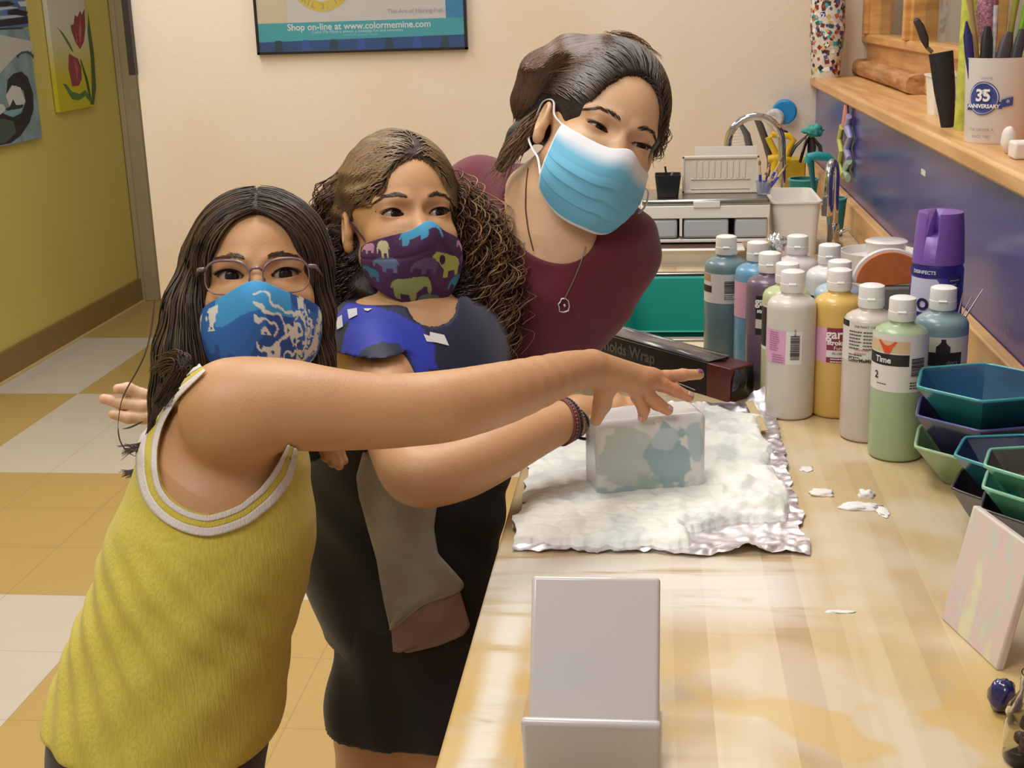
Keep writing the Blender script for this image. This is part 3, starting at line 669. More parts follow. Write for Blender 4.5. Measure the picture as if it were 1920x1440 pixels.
for i in range(len(V)):
    s=(fy[i]@e)/L_+.5; z=(fy[i][2])/HB+.5; d=(fy[i]@per)/DB
    n1=nse(s*3.0,z*2.4,1.7,1.3,3); n2=nse(s*4,z*3,7,1.6,3); n3=nse(s*7,z*6,3,1.5,3)
    w0=np.array(C('#dcdbd8')); t1=np.array(C('#94aeb4')); t2=np.array(C('#b9c1b8')); t3=np.array(C('#a9bfc5'))
    def sm(x): x=max(0,min(1,x)); return x*x*(3-2*x)
    def bl_(c,t,k): return c*(1-k)+t*k
    c=w0
    c=bl_(c,t2,.9*sm((1-math.hypot((s-.31)/.27,(z-.50)/.46)+.5*n1+.15*n3)*6))
    c=bl_(c,t1,.95*sm((1-math.hypot((s-.64)/.20,(z-.45)/.42)+.6*n2+.15*n3)*7))
    c=bl_(c,np.array(C('#b7c6ca')),.9*sm((1-math.hypot((s-.62)/.12,(z-.74)/.15)+.7*n1)*6))
    c=bl_(c,w0,.6*sm(1-abs(math.hypot((s-.60)/.26,(z-.42)/.50)-1-.5*n2)*28)*(1 if s>.62 else .2))
    c=bl_(c,t3,.9*sm((1-math.hypot((s-.90)/.10,(z-.5)/.36)+.6*n1)*5))
    c=bl_(c,t3*.6+t1*.4,.9*sm((.17-z+.12*n2)*14)*sm((.85-s)*8))
    c=bl_(c,np.array(C('#a9b9a4')),.7*sm((1-math.hypot((s-.42)/.10,(z-.22)/.16)+.6*n3)*4))
    if d>-.42 or z>.95: c=bl_(c,w0,.8)
    cols[i]=c
me=fastmesh('soap_block',V,Fq,cols); o=obj('marbled_block',me,mat('marbled_glaze','#ffffff',.28,vcol=True,coat=.3),angle=0)
tag(o,'white block with marbled blue-grey and green swirls standing in the foam','block')
def dab(u,v,rx,ry,rz,k):
    c=CZ(u,v); mb=MB(); mb.sphere((0,0,0),1,22,12)
    for i,v_ in enumerate(mb.v): mb.v[i]=v_*(1+.45*nse(v_[0]+k,v_[1],v_[2],1.6,3))*np.array([rx,ry,rz])
    o=obj('foam_dab',mb,mat('foam_plain','#efece6',.6),angle=0,loc=(c[0],c[1],ZC+rz*.35)); return o
for k,(u,v,a,b_,c_,lb) in enumerate(((1543,926,.015,.011,.0035,'leftmost white foam dab beside the foil edge'),(1612,952,.022,.011,.004,'long pinkish-white foam dab right of the foil'),(1624,930,.010,.010,.006,'small raised foam dab nearest the green bottle'),(1655,960,.007,.018,.0015,'thin foam streak trailing over the worktop to the right'),(1512,880,.008,.010,.0012,'faint foam fleck close to the foil and cream bottle'),(1575,1148,.014,.003,.0012,'thin dried foam dash below the foil corner'))):
    tag(dab(u,v,a,b_,c_,k*3),lb,'foam','foam dabs on the worktop')
o=MB(); q0=CZ(1405,768); q1=CZ(1432,822)
d=nz(q1-q0); s_=np.array([-d[1],d[0],0])*.006
o.add([q0-s_,q0+s_,q1+s_,q1-s_,q0-s_+[0,0,.002],q0+s_+[0,0,.002],q1+s_+[0,0,.002],q1-s_+[0,0,.002]],[(0,1,2,3),(7,6,5,4),(0,4,5,1),(1,5,6,2),(2,6,7,3),(3,7,4,0)])
for i in range(8): o.v[i]=o.v[i]+[0,0,.010]
tag(obj('craft_stick',o,mat('bare_craft_stick','#cbb083',.6),bevel=.0006),'flat wooden craft stick lying at the far foil edge','stick')
# ---- foil box
fr=CZ(1368,756); fl_=CZ(1083,668); e=nz(fr-fl_); per=np.array([-e[1],e[0],0]); L_=np.linalg.norm(fr-fl_)
t=thing('foil_box','long black and dark red aluminium foil carton behind the soap block','box',fl_,math.atan2(e[1],e[0]))
Hb,Db=.052,.050; m=MB(); m.box((0,0,0),(L_-.05,Db,Hb)); obj('carton',m,mat('black_card','#1f1c1f',.38,coat=.1,spec=.3),t,bevel=.0015)
m=MB(); m.add([(L_-.05,-.0002,0),(L_,-.0002,0),(L_,Db,0),(L_-.05,Db,0),(L_-.05,-.0002,Hb+.0002),(L_,-.0002,Hb+.0002),(L_,Db,Hb+.0002),(L_-.05,Db,Hb)],[(0,3,2,1),(4,5,6,7),(0,1,5,4),(1,2,6,5),(2,3,7,6),(3,0,4,7)]); obj('red_end',m,mat('dark_red_card','#5e2226',.3,noise=.4,nscale=12,coat=.4),t,bevel=.0015)
m=MB(); m.add([(L_+.0004,.003,.004),(L_+.0004,Db-.003,.004),(L_+.003,Db-.002,Hb*.5),(L_+.0005,Db-.004,Hb-.003),(L_+.0005,.010,Hb-.003),(L_+.003,.002,Hb*.55)],[(0,1,2,3,4,5)]); obj('end_flap',m,mat('black_card_flap','#222124',.2,coat=.5),t,solid=.0006)
m=MB(); m.add([(0,.004,Hb+.002),(L_*.86,.002,Hb+.001),(L_*.9,Db*.5,Hb+.006),(L_*.86,Db,Hb+.003),(0,Db,Hb+.003)],[(0,1,2,3,4)]); obj('lid_flap',m,mat('worn_grey_card','#5b565a',.3,coat=.5,noise=.5,nscale=40),t,solid=.0006)
m=MB(); V,Fc=text_mb('Reynolds Wrap',.026,bold=.0006); m.add([(p_[0]+.115,-.0006,p_[1]+.034) for p_ in V],Fc); obj('lettering',m,mat('grey_print','#5c5a60',.4),t,smooth=False)
m=MB(); m.tube([(L_*.45+.01*k*1.0*L_/.345, -.0007, .004+.0000*k+.0035*math.sin(k/12*3.1)) for k in range(13)],.0008,6); obj('white_line',m,mat('silver_line','#b5b0b2',.3),t)
# ---- sink with teal tub
t=thing('sink','stainless steel sink let into the worktop behind the foil box','sink',(0,0,0))
m=MB(); D=.17
for lo,hi in (((SX0-.02,SY0-.02,ZC),(SX0,SY1+.02,ZC+.004)),((SX1,SY0-.02,ZC),(SX1+.02,SY1+.02,ZC+.004)),((SX0,SY0-.02,ZC),(SX1,SY0,ZC+.004)),((SX0,SY1,ZC),(SX1,SY1+.02,ZC+.004))): m.box(lo,hi)
obj('rim',m,M_steel,t,bevel=.0015)
m=MB(); q=.004; x0,x1,y0,y1=SX0+q,SX1-q,SY0+q,SY1-q
m.box((x0,y0,ZC-D),(x1,y1,ZC-D+.003)); m.box((x0-.003,y0,ZC-D),(x0,y1,ZC+.001)); m.box((x1,y0,ZC-D),(x1+.003,y1,ZC+.001)); m.box((x0,y0-.003,ZC-D),(x1,y0,ZC+.001)); m.box((x0,y1,ZC-D),(x1,y1+.003,ZC+.001)); obj('basin',m,M_steel,t)
cs=((x0+x1)/2+.005,(y0+y1)/2+.01,ZC-D+.004); t=thing('teal_tub','teal plastic washing-up tub sitting in the sink','tub',cs)
def rr(w,h,r,n=6):
    out=[]
    for cx,cy,a0 in ((w-r,h-r,0),(-w+r,h-r,90),(-w+r,-h+r,180),(w-r,-h+r,270)):
        for k in range(n+1): a=math.radians(a0+90*k/n); out.append((cx+r*math.cos(a),cy+r*math.sin(a)))
    return out
def ringp(w,h,r,z): return [(a,b,z) for a,b in rr(w,h,r)]
tw,thh=.155,.245; prof=[(0,.0),(.002,.0),(.02,.12),(.03,.165),(.034,.167),(.031,.169),(.026,.165),(.016,.12),(-.004,.008)]
P=np.array([ringp(tw-.03+a,thh-.03+a,.05,b) for a,b in prof[1:]]); m=MB(); m.grid(P,closed=True); k=len(m.v); n_=P.shape[1]; m.f.append(list(range(n_))[::-1]); m.m.append(0); m.f.append(list(range(k-n_,k))); m.m.append(0)
obj('tub_body',m,mat('teal_plastic','#1f8f80',.3),t)
b=MB(); b.lathe([(0,.0),(.045,0),(.05,.006),(.058,.05),(.056,.05),(.047,.008),(0,.006)],36,cap=False); o=obj('plastic_bowl',b,mat('mint_plastic','#49a893',.35),loc=(cs[0]+.095,cs[1]-.04,cs[2]+.145)); o.rotation_euler=(.2,-.25,0); tag(o,'mint green plastic bowl lying tilted in the teal tub','bowl')
b=MB(); P=np.zeros((14,14,3))
for i in range(14):
    for j in range(14): a,c_=i/13-.5,j/13-.5; P[i,j]=(a*.05+.004*nse(a,c_,0,4),c_*.14,.03*abs(nse(a,c_,2,3))+.02*math.cos(a*5))
b.grid(P); q=ATZ(1318,600,ZC+.03); o=obj('folded_cloth',b,mat('white_cotton','#e3e0dc',.8),solid=.004,loc=(SX1-.012,2.33,ZC+.006)); tag(o,'white cloth bunched over the right rim of the sink','cloth')
# ================================================================ BACK OF THE COUNTER
def pp(m,pts,fn,mi=0,th=0):
    m.add([fn(u,v) for u,v in pts],[tuple(range(len(pts)))],mi)

# white tray under the grey bin caddy
yT=2.93
def bx(u0,v0,u1,v1,y,dy,fl=None):      # box from its front face seen at (u0,v0)-(u1,v1), standing in plane y
    a=ATY(u0,v1,y); b=ATY(u1,v0,y); return [a[0],y,a[2] if fl is None else fl],[b[0],y+dy,b[2]]
t=thing('dish_tray','wide white plastic tray standing behind the sink','tray',(0,0,0))
lo,hi=bx(1168,468,1332,512,yT,.3,ZC); lo[0]=-.09; hi[0]=.19
m=MB(); P=np.array([[(x,y,z) for x,y in ((lo[0]-e,lo[1]-e),(hi[0]+e,lo[1]-e),(hi[0]+e,hi[1]+e),(lo[0]-e,hi[1]+e))] for e,z in ((-.02,ZC),(.0,ZC+.035),(.012,ZC+.037),(.012,ZC+.042),(-.005,ZC+.042),(-.012,ZC+.030))]); m.grid(P,closed=True); m.f.append([20,21,22,23]);m.m.append(0); m.f.append([3,2,1,0]);m.m.append(0)
obj('tray_body',m,M_white,t,bevel=.004)
m=MB(); m.box((lo[0]+.02,lo[1]+.02,ZC+.033),(hi[0]-.02,hi[1]-.03,ZC+.040)); obj('mat',m,mat('brown_mat','#5a4038',.6),t)
yc=2.99; zc0=ZC+.044
t=thing('bin_caddy','white plastic caddy with three pale grey bins and a steel lid','caddy',(0,0,0))
L0=ATY(1202,390,yc)[0]; L1=ATY(1444,390,yc)[0]; zt_=ATY(1300,386,yc)[2]; zr=ATY(1300,410,yc)[2]
m=MB(); m.box((L0,yc,zr),(L1,yc+.2,zt_)); m.box((L0+.004,yc+.004,zc0),(L1-.004,yc+.19,zc0+.008)); m.box((L0+.004,yc+.012,zc0),(L0+.008,yc+.19,zr)); m.box((L1-.008,yc+.012,zc0),(L1-.004,yc+.19,zr)); m.box((L0+.004,yc+.185,zc0),(L1-.004,yc+.19,zr)); obj('frame',m,M_white,t,bevel=.003)
us=[(1206,1270),(1282,1366),(1378,1440)]
for u0,u1 in us:
    m=MB(); m.box((ATY(u0,440,yc)[0],yc+.003,zc0+.010),(ATY(u1,440,yc)[0],yc+.17,zr-.002)); obj('bin',m,mat('pale_grey_plastic','#b3b7bb',.35),t,bevel=.006,seg=3)
m=MB(); m.box((ATY(1274,440,yc)[0],yc,zr-.04),(ATY(1279,440,yc)[0],yc+.01,zr)); obj('divider',m,M_white,t)
m=MB(); m.box((L0+.002,yc+.002,zt_),(L1-.002,yc+.19,zt_+.014)); obj('lid',m,M_steel,t,bevel=.004)
m=MB(); m.box((ATY(1300,385,yc)[0],yc-.004,zt_-.004),(ATY(1350,385,yc)[0],yc+.01,zt_+.010)); obj('latch',m,M_white,t,bevel=.001)
zl=zt_+.015
# ribbed board leaning on the lid
y0=yc+.10; a=ATY(1279,366,y0); b=ATY(1422,366,y0); zt2=ATY(1350,292,y0)[2]
t=thing('ribbed_palette','cream ribbed plastic palette propped upright on the steel lid','palette',(a[0],y0,zl)); W=b[0]-a[0]; Hh=zt2-zl
m=MB(); m.box((0,0,0),(W,.006,Hh)); m.box((0,-.004,0),(W,.0,.006)); m.box((0,-.004,Hh-.006),(W,0,Hh)); m.box((0,-.004,0),(.005,0,Hh)); m.box((W-.005,-.004,0),(W,0,Hh)); m.box((.02,-.003,Hh*.36),(W-.02,0,Hh*.36+.003)); m.box((.02,-.003,Hh*.34-.02),(W-.02,0,Hh*.34-.018)); obj('board',m,mat('cream_plastic','#ddd3c4',.4),t,bevel=.001)
for k in range(9):
    m=MB(); m.box((.025+k*(W-.05)/9,-.0025,Hh*.4),(.027+k*(W-.05)/9+.006,.0,Hh*.86)); obj('rib',m,mat('cream_plastic','#ddd3c4',.4),t,bevel=.001)
o=obj('white_card',MB().box((a[0]+.03,y0+.03,zl),(b[0]-.004,y0+.034,zt2+.018)),M_white); o.rotation_euler=(0,0,0); tag(o,'plain white card standing just behind the ribbed palette','card')
# blue-handled brushes in a clear cup
c0=ATY(1432,360,yc+.07); cc=np.array([c0[0],yc+.07,zl])
t=thing('brush_cup','small clear cup holding the blue-handled brushes','cup',cc); m=MB(); m.lathe([(0,0),(.015,0),(.019,.03),(.018,.03),(.014,.003),(0,.003)],28,cap=False); obj('cup',m,mat('thin_clear_plastic','#dfe2e6',.1,trans=.8,ior=1.3),t)
rb=random.Random(4)
lab=['leftmost blue-handled brush in the clear cup','second blue-handled brush from the left, upright','blue-handled brush tilting gently right','short blue-handled brush in the middle of the cup','long tan brush leaning right over the blue handles','blue-handled brush leaning to the right','rightmost tan-tipped brush of the cup']
for k,(bu,bv) in enumerate(((1424,300),(1437,322),(1444,305),(1450,330),(1468,292),(1462,325),(1476,308))):
    q=ATY(bu,bv,yc+.07+.01*(k%3)); bs=cc+np.array([(k-3)*.0022,(k%3-1)*.004,.004]); d=q-bs; L=np.linalg.norm(d)
    t=thing('craft_brush',lab[k],'brush',bs,0,'blue-handled brushes in the cup'); m=MB(); m.tube([(0,0,0),d*.55],[.0028,.0034],8); obj('handle',m,mat('cobalt_plastic','#2a3fae',.3),t)
    m=MB(); m.tube([d*.55,d*.85],[.0030,.0022],8); obj('shaft',m,mat('bare_birch','#c8a878',.6),t); m=MB(); m.tube([d*.85,d*.93,d],[.003,.0035,.0008],8); obj('bristles',m,mat('tan_bristles','#8c6a4a',.8),t)
# black cup with brush at left
c0=ATY(1252,366,yc+.06); cc=np.array([c0[0],yc+.06,zl]); hh=ATY(1252,326,yc+.06)[2]-zl
t=thing('black_pot','square black pot beside the mask of the leaning woman','pot',cc); P=np.array([ringp(w,w,.006,z) for w,z in ((.024,0),(.030,hh),(.028,hh),(.022,.004))]); m=MB(); m.grid(P,closed=True); n_=P.shape[1]; m.f.append(list(range(n_))[::-1]);m.m.append(0); m.f.append(list(range(3*n_,4*n_)));m.m.append(0); obj('pot_body',m,mat('black_plastic','#232126',.35),t)
for k,(du,dv,cx) in enumerate(((1247,312,.004),(1262,322,-.01),(1268,330,.012))):
    q=ATY(du,dv,yc+.06)-cc; m=MB(); m.tube([(cx,0,.005),q],[.002,.0024],8); t=thing('black_brush',['thin black brush sticking up highest from the black pot','stubby grey-tipped tool inside the black pot','short black tool at the right of the black pot'][k],'brush',cc,0,'tools in the black pot'); obj('handle',m,mat(['black_plastic','grey_metal','black_plastic'][k],'#8b8b90',.4),t)
# white basin block right of the caddy
yb_=3.05; lo,hi=bx(1447,378,1540,470,yb_,.2,ZC); 
t=thing('utility_basin','white plastic utility basin to the right of the grey bins','basin',((lo[0]+hi[0])/2,yb_+.12,ZC)); W=(hi[0]-lo[0])/2; Hh=hi[2]-ZC
P=np.array([ringp(w,d_,.02,z) for w,d_,z in ((W-.006,.112,0),(W,.12,Hh-.006),(W+.004,.124,Hh-.004),(W+.004,.124,Hh),(W-.004,.116,Hh),(W-.012,.105,.01))]); m=MB(); m.grid(P,closed=True); n_=P.shape[1]; m.f.append(list(range(n_))[::-1]);m.m.append(0); m.f.append(list(range(5*n_,6*n_)));m.m.append(0); obj('basin_body',m,M_white,t)
# taps
def tap(base,pts,r,label,y):
    t=thing('chrome_tap',label,'tap',base,0,'chrome taps'); m=MB(); m.lathe([(0,0),(r*2.4,0),(r*2.3,.006),(r*1.4,.01),(r*1.3,.05),(r,.055),(0,.055)],28,cap=False); obj('base',m,M_chrome,t)
    m=MB(); m.tube([np.array(p)-base for p in pts],r,16); obj('spout',m,M_chrome,t); e=np.array(pts[-1])-base; m=MB(); m.lathe([(0,-.024),(r*1.25,-.024),(r*1.3,0),(0,0)],20,c=e,cap=False); obj('nozzle',m,M_chrome,t)
    m=MB(); m.tube([(r,0,.03),(r+.03,-.01,.045)],[.006,.004],10); obj('lever',m,M_chrome,t); return t
y1=3.66; top=[ATY(1466,v,y1) for v in (380,330,300)]; cx,cz=ATY(1415,270,y1)[0],ATY(1415,270,y1)[2]; R_=ATY(1466,270,y1)[0]-cx
arc=[np.array([cx+R_*math.cos(math.radians(a)),y1,cz+R_*1.02*math.sin(math.radians(a))]) for a in range(0,181,12)]+[np.array([cx-R_,y1,cz-.012])]
b0=top[0].copy(); b0[2]=ZC; tap(b0,[b0+[0,0,.04]]+top[1:]+arc,.0105,'tall gooseneck chrome tap curving over the ribbed palette',y1)
y2=3.18; b0=ATY(1562,440,y2); b0[2]=ZC; zt3=ATY(1550,315,y2)[2]; dr=np.array([-.09,-.22,0])
a2=[b0+[0,0,.05],b0+[0,0,zt3-ZC-.03]]+[b0+[0,0,zt3-ZC-.03]+dr*.13*(1-math.cos(math.radians(a)))*1.0+np.array([0,0,.045*math.sin(math.radians(a))]) for a in range(15,181,15)]+[b0+[0,0,zt3-ZC-.08]+dr*.26]
tap(b0,a2,.0105,'slim chrome tap seen almost end-on in front of the teal pots',y2)
# teal pots
def pot(u0,u1,vt,vb,y,label,col='#1f7a7c',cat='pot',flare=.8):
    a=ATY(u0,vt,y); b=ATY(u1,vt,y); r=(b[0]-a[0])/2; zb=max(ZC,ATY(u0,vb,y)[2]); 
    if zb-ZC<.05: zb=ZC
    H=a[2]-zb; t=thing('teal_pot',label,cat,((a[0]+b[0])/2,y,zb),0,'teal pots'); m=MB(); m.lathe([(0,0),(r*flare,0),(r,H),(r-.004,H+.001),(r*flare-.004,.006),(0,.006)],36,cap=False); o=obj('pot_body',m,mat('teal_glazed_plastic_'+col[1:],col,.3),t); m=MB(); m.lathe([(r-.005,H-.002),(r+.001,H-.002),(r+.001,H+.002),(r-.005,H+.002)],36,cap=False); obj('rim',m,mat('pale_teal_rim','#5fb0b8',.3),t); return t
pot(1478,1535,336,376,3.78,'rounded teal pot left of the slim chrome tap')
pot(1562,1594,336,372,3.86,'small dark teal pot right of the slim tap, against the wall')
pot(1548,1588,372,436,3.32,'deep teal pot standing lowest behind the chrome tap',flare=.7)
# yellow tape dispenser-like tool and caddy
Y=3.85
t=thing('yellow_tool','bright yellow plastic hand tool with two splayed grips','tool',ATY(1464,330,Y)); L0_=ctr(t)
def ptube(pl,r,Y,O): return [ATY(u,v,Y)-O for u,v in pl]
m=MB(); m.tube(ptube([(1458,296),(1450,278),(1440,258),(1447,252),(1480,255),(1488,262),(1477,282),(1472,298)],0,Y,L0_),.009,12); obj('grips',m,mat('yellow_plastic','#d9b31e',.35),t)
m=MB(); m.tube(ptube([(1440,298),(1462,296),(1482,300)],0,Y,L0_),[.01,.016,.009],12); m.tube(ptube([(1455,300),(1452,320)],0,Y,L0_),[.014,.012],12); obj('yoke',m,mat('yellow_plastic','#d9b31e',.35),t)
a=ATY(1470,360,3.95); b=ATY(1512,297,3.95); o=obj('yellow_box',MB().box((a[0],3.95,ZC),(b[0],4.02,b[2])),mat('yellow_plastic2','#cfae2a',.4),bevel=.006); tag(o,'yellow plastic box standing behind the tan brush tips','box')
# grey scrubbing brush with white bristles
Y=3.9; c=ATY(1392,260,Y); t=thing('scrub_brush','dark grey scrubbing brush with white bristles seen through the tap arch','brush',c)
m=MB(); m.tube(ptube([(1388,232),(1400,252),(1405,275),(1404,300),(1400,330)],0,Y,c),[.012,.02,.022,.018,.01],12,flat=.5); obj('back',m,mat('slate_plastic','#55565a',.45),t)
m=MB(); 
for k in range(11):
    for q in range(2):
        v=235+k*5.8; A=ATY(1396+k*.5,v,Y+.01*q)-c; B=ATY(1374-abs(k-5)*-.6,v+2,Y+.01*q)-c; m.tube([A,B],.0022,5)
obj('bristles',m,mat('white_bristles','#d8dcda',.6),t)
t=thing('dark_paddle','dark brown flat handled tool standing among the washing-up tools','tool',ATY(1420,330,3.95)); c=ctr(t)
m=MB(); m.tube(ptube([(1402,222),(1414,214),(1425,235),(1436,265),(1444,300),(1440,330)],0,3.95,c),[.008,.022,.03,.032,.026,.012],10,flat=.35); obj('blade',m,mat('umber_plastic','#4f4644',.5),t)
t=thing('black_mallet','black rounded mallet head above the yellow grips','mallet',ATY(1464,250,3.95)); m=MB(); m.sphere((0,0,0),(.022,.015,.012)); m.tube([(0,0,0),(0,0,-.12)],.007,8); obj('mallet_head',m,mat('black_plastic','#232126',.35),t)
# dark garlic-press like tongs with bow
Y=3.88; c=ATY(1518,330,Y); t=thing('metal_tongs','dark metal tongs with bright edges tied by a teal bow','tongs',c)
for k,(u0,u1,v1) in enumerate(((1497,1478,300),(1510,1500,305),(1527,1541,300),(1518,1520,310))):
    m=MB(); m.tube([ATY(1520 if k else 1515,252,Y)-c,ATY((u0+u1)/2+3,275,Y+.005*k)-c,ATY(u1,v1,Y)-c],[.006,.013,.010],8,flat=.4); obj('arm',m,mat('gunmetal','#4c4747',.35,.6),t)
m=MB(); m.tube([ATY(1512,258,Y-.02)-c,ATY(1503,285,Y-.02)-c],.0022,6); obj('bright_edge',m,M_chrome,t)
bow=lump('teal_bow',ATY(1525,245,Y-.01),.02,mat('teal_ribbon','#3f9c97',.5),'crinkled teal bow on top of the dark tongs','bow',.5,2.2,5,squash=(1.3,.6,.8))
# teal hammer-like handle in front of slim tap
Y=3.5; c=ATY(1530,300,Y); t=thing('teal_handle_tool','tool with a thick curved teal handle beside the slim tap','tool',c); m=MB(); m.tube([ATY(u,v,Y)-c for u,v in ((1514,306),(1517,295),(1532,292),(1552,295),(1560,300))],[.010,.013,.012,.011,.008],14); obj('handle',m,mat('teal_plastic_dark','#1f8f95',.35),t)
m=MB(); m.tube([ATY(1520,303,Y)-c,ATY(1526,360,Y)-c],[.009,.005],10); obj('neck',m,mat('teal_plastic_deep','#1c6468',.35),t)
# round scrubber on the wall
c=ATY(1463,214,4.28); t=thing('round_scrubber','blue and white round scrubber hung high on the peach wall','scrubber',(c[0],YB-.002,c[2]))
m=MB(); m.tube([(0,0,0),(0,-.03,0)],.012,12); obj('suction_mount',m,M_white,t)
m=MB(); m.tube([(.016,-.03,.006),(.012,-.055,.004)],[.040,.038],32); obj('blue_disc',m,mat('azure_plastic','#1f86c9',.35),t,bevel=.004)
m=MB(); m.tube([(-.016,-.056,-.012),(-.02,-.072,-.014)],[.032,.027],32); obj('white_disc',m,mat('speckled_white','#c9c8cf',.5,noise=.3,nscale=80),t,bevel=.004)
# hanging mosaic hand on the blue wall
xs=XW-.012; c=ATX(1588,260,xs); t=thing('wall_ornament','painted wavy ornament hanging on the blue wall near the corner','ornament',c)
for nm,pts,rad,col in (('coral_finger',((1587,196),(1586,215),(1583,235)),(.010,.014,.013),'#d98f86'),('lilac_strip',((1592,218),(1589,240),(1594,258),(1588,278),(1592,300)),(.012,.017,.013,.018,.013),'#9a97c4'),('lime_strip',((1578,238),(1574,262),(1578,285),(1574,310),(1580,330)),(.011,.013,.012,.013,.010),'#b5bd5f'),('mint_strip',((1592,300),(1585,318),(1590,334)),(.013,.015,.012),'#a9c4b0')):
    m=MB(); m.tube([ATX(u,v,xs)-c for u,v in pts],rad,12,flat=.6,up=(1,0,0)); obj(nm,m,mat(nm,col,.4,coat=.3),t)
# ---- poster on the peach wall
yp=YB-.016; fn=lambda u,v:ATY(u,v,yp)
zb=ATY(483,104,yp)[2]; bl_=ATY(483,104,yp); br2=ATY(877,92,yp); x0,x1=bl_[0],br2[0]; zb=(bl_[2]+br2[2])/2; zt_=zb+.92
t=thing('framed_poster','blue and white poster in a thin black frame on the peach wall','poster',((x0+x1)/2,yp,zb)); O=ctr(t)
m=MB(); f_=.009
for lo,hi in (((x0,yp-.004,zb),(x1,YB-.001,zb+f_)),((x0,yp-.004,zt_-f_),(x1,YB-.001,zt_)),((x0,yp-.004,zb),(x0+f_,YB-.001,zt_)),((x1-f_,yp-.004,zb),(x1,YB-.001,zt_))): m.box(np.array(lo)-O,np.array(hi)-O)
obj('frame',m,mat('black_frame','#1f1b20',.3),t,bevel=.001)
X0,X1=x0+f_-O[0],x1-f_-O[0]; Zq=lambda v:ATY(680,v,yp)[2]-O[2]
m=MB(); m.box((X0,0,f_),(X1,.010,.91)); pr=obj('print',m,[pal('#d8d4d2',.3)],t)
def flat(nm,poly,col,par,dy): m=MB(); n=len(poly); m.add([(x,-dy,z) for x,z in poly],[tuple(range(n))]); return obj(nm,m,pal(col,.3),par,smooth=False)
zs=[f_,Zq(72),Zq(38)]; wX=X1-X0
flat('teal_band',[(X0,zs[1]-.004),(X1,zs[1]+.004),(X1,zs[2]),(X0,zs[2]-.002)],'#4db0bd',pr,.0004); flat('blue_band',[(X0,f_),(X1,f_),(X1,zs[1]+.004),(X0,zs[1]-.004)],'#31568f',pr,.0004)
for k in range(7): 
    x=X0+.05+k*wX*.135; flat('stripe',[(x,f_),(x+.03,f_),(x+.025,zs[1]),(x+.005,zs[1])],['#2c4a5c','#3a5fb5'][k%2],pr,.0008)
flat('side_panel',[(X1-wX*.085,zs[2]),(X1,zs[2]),(X1,.9),(X1-wX*.085,.9)],'#3f8fc4',pr,.0006)
flat('gloss_corner',[(X0,zs[2]),(X0+.10,zs[2]),(X0+.10,.9),(X0,.9)],'#ded0b4',pr,.0005)
cx_=ATY(600,-60,yp)[0]-O[0]; cz_=ATY(600,-75,yp)[2]-O[2]
arc_=[(cx_+.125*math.cos(math.radians(a)),cz_+.160*math.sin(math.radians(a))) for a in range(0,361,10)]; arc2=[(cx_+.095*math.cos(math.radians(a)),cz_+.128*math.sin(math.radians(a))) for a in range(360,-1,-10)]
m=MB(); n=len(arc_); m.add([(x,-.0008,z) for x,z in arc_]+[(x,-.0008,z) for x,z in arc2[::-1]],[(i,i+1,n+i+1,n+i) for i in range(n-1)]); obj('yellow_ring',m,pal('#e0c85a',.3),pr,smooth=False)
def ptext(s,size,x,z,col,par,bold=0,dy=.0014):
    V,Fc=text_mb(s,size,bold=bold); m=MB(); m.add([(p[0]+x,-dy,p[1]+z) for p in V],Fc); return obj('lettering',m,pal(col,.4),par,smooth=False)
ptext('Shop on-line at www.colormemine.com',.0295,.0+O[0]*0+(X0+X1)/2-.005,zs[2]-.017,'#e6efee',pr,.0005)
ptext('Color Me Mine is always a nonstop fun and awesome',.014,(X0+X1)/2-.01,zs[2]-.033,'#cfe6e6',pr); ptext('color me mine enterprises copyright',.008,(X0+X1)/2,zs[2]-.044,'#a5d2d6',pr)
for k,ch in enumerate('APRIL 3, 1993'):
    a=math.radians(222+k*8.0); 
    if ch==' ': continue
    V,Fc=text_mb(ch,.026); ca,sa=math.cos(a+math.pi/2),math.sin(a+math.pi/2); m=MB(); r=.142
    m.add([(cx_+.110*math.cos(a)+p[0]*ca-p[1]*sa,-.0014,cz_+.144*math.sin(a)+p[0]*sa+p[1]*ca) for p in V],Fc); obj('lettering',m,pal('#a49a62',.4),pr,smooth=False)
ptext('The Art of Having Fun',.020,ATY(778,18,yp)[0]-O[0],ATY(778,20,yp)[2]-O[2],'#a9a8a4',pr)
m=MB(); m.box((X0,-.0030,f_),(X1,-.0022,.91)); obj('glazing',m,mat('poster_glazing','#ffffff',.03,trans=1,ior=1.35),t)
# ---- canvases on the yellow wall
xc=-2.715; fx=lambda u,v:ATX(u,v,xc)
def canvas(c3,label,W=None):   # c3: bottom-near, bottom-far (pixels), height m
    (u0,v0),(u1,v1),Hc=c3; a=ATX(u0,v0,xc); b=ATX(u1,v1,xc); z=(a[2]+b[2])/2
    t=thing('canvas_painting',label,'painting',(xc,(a[1]+b[1])/2,z)); w=(b[1]-a[1])/2
    m=MB(); m.box((-.022,-w,0),(0,w,Hc)); return t,w,m
def wallpoly(nm,px,col,par,O,dx=.0006,rough=.5):
    m=MB(); m.add([np.array(ATX(u,v,xc))-O+[dx,0,0] for u,v in px],[tuple(range(len(px)))]); return obj(nm,m,pal(col,rough),par,smooth=False)
t,w_,m=canvas(((113,213),(180,197),.85),'narrow tall canvas of two red tulips on a yellow ground'); O=ctr(t)
cm=node_mat('tulip_ground'); N,L=nt(cm); s=N.new('ShaderNodeSeparateXYZ'); tc=N.new('ShaderNodeTexCoord'); L.new(tc.outputs['Object'],s.inputs[0]); L.new(MIX(N,L,RAMP(N,L,s.outputs[2],.12,.42),C('#d2c32a'),C('#d8d4c4')),N['Principled BSDF'].inputs['Base Color']); N['Principled BSDF'].inputs['Roughness'].default_value=.5
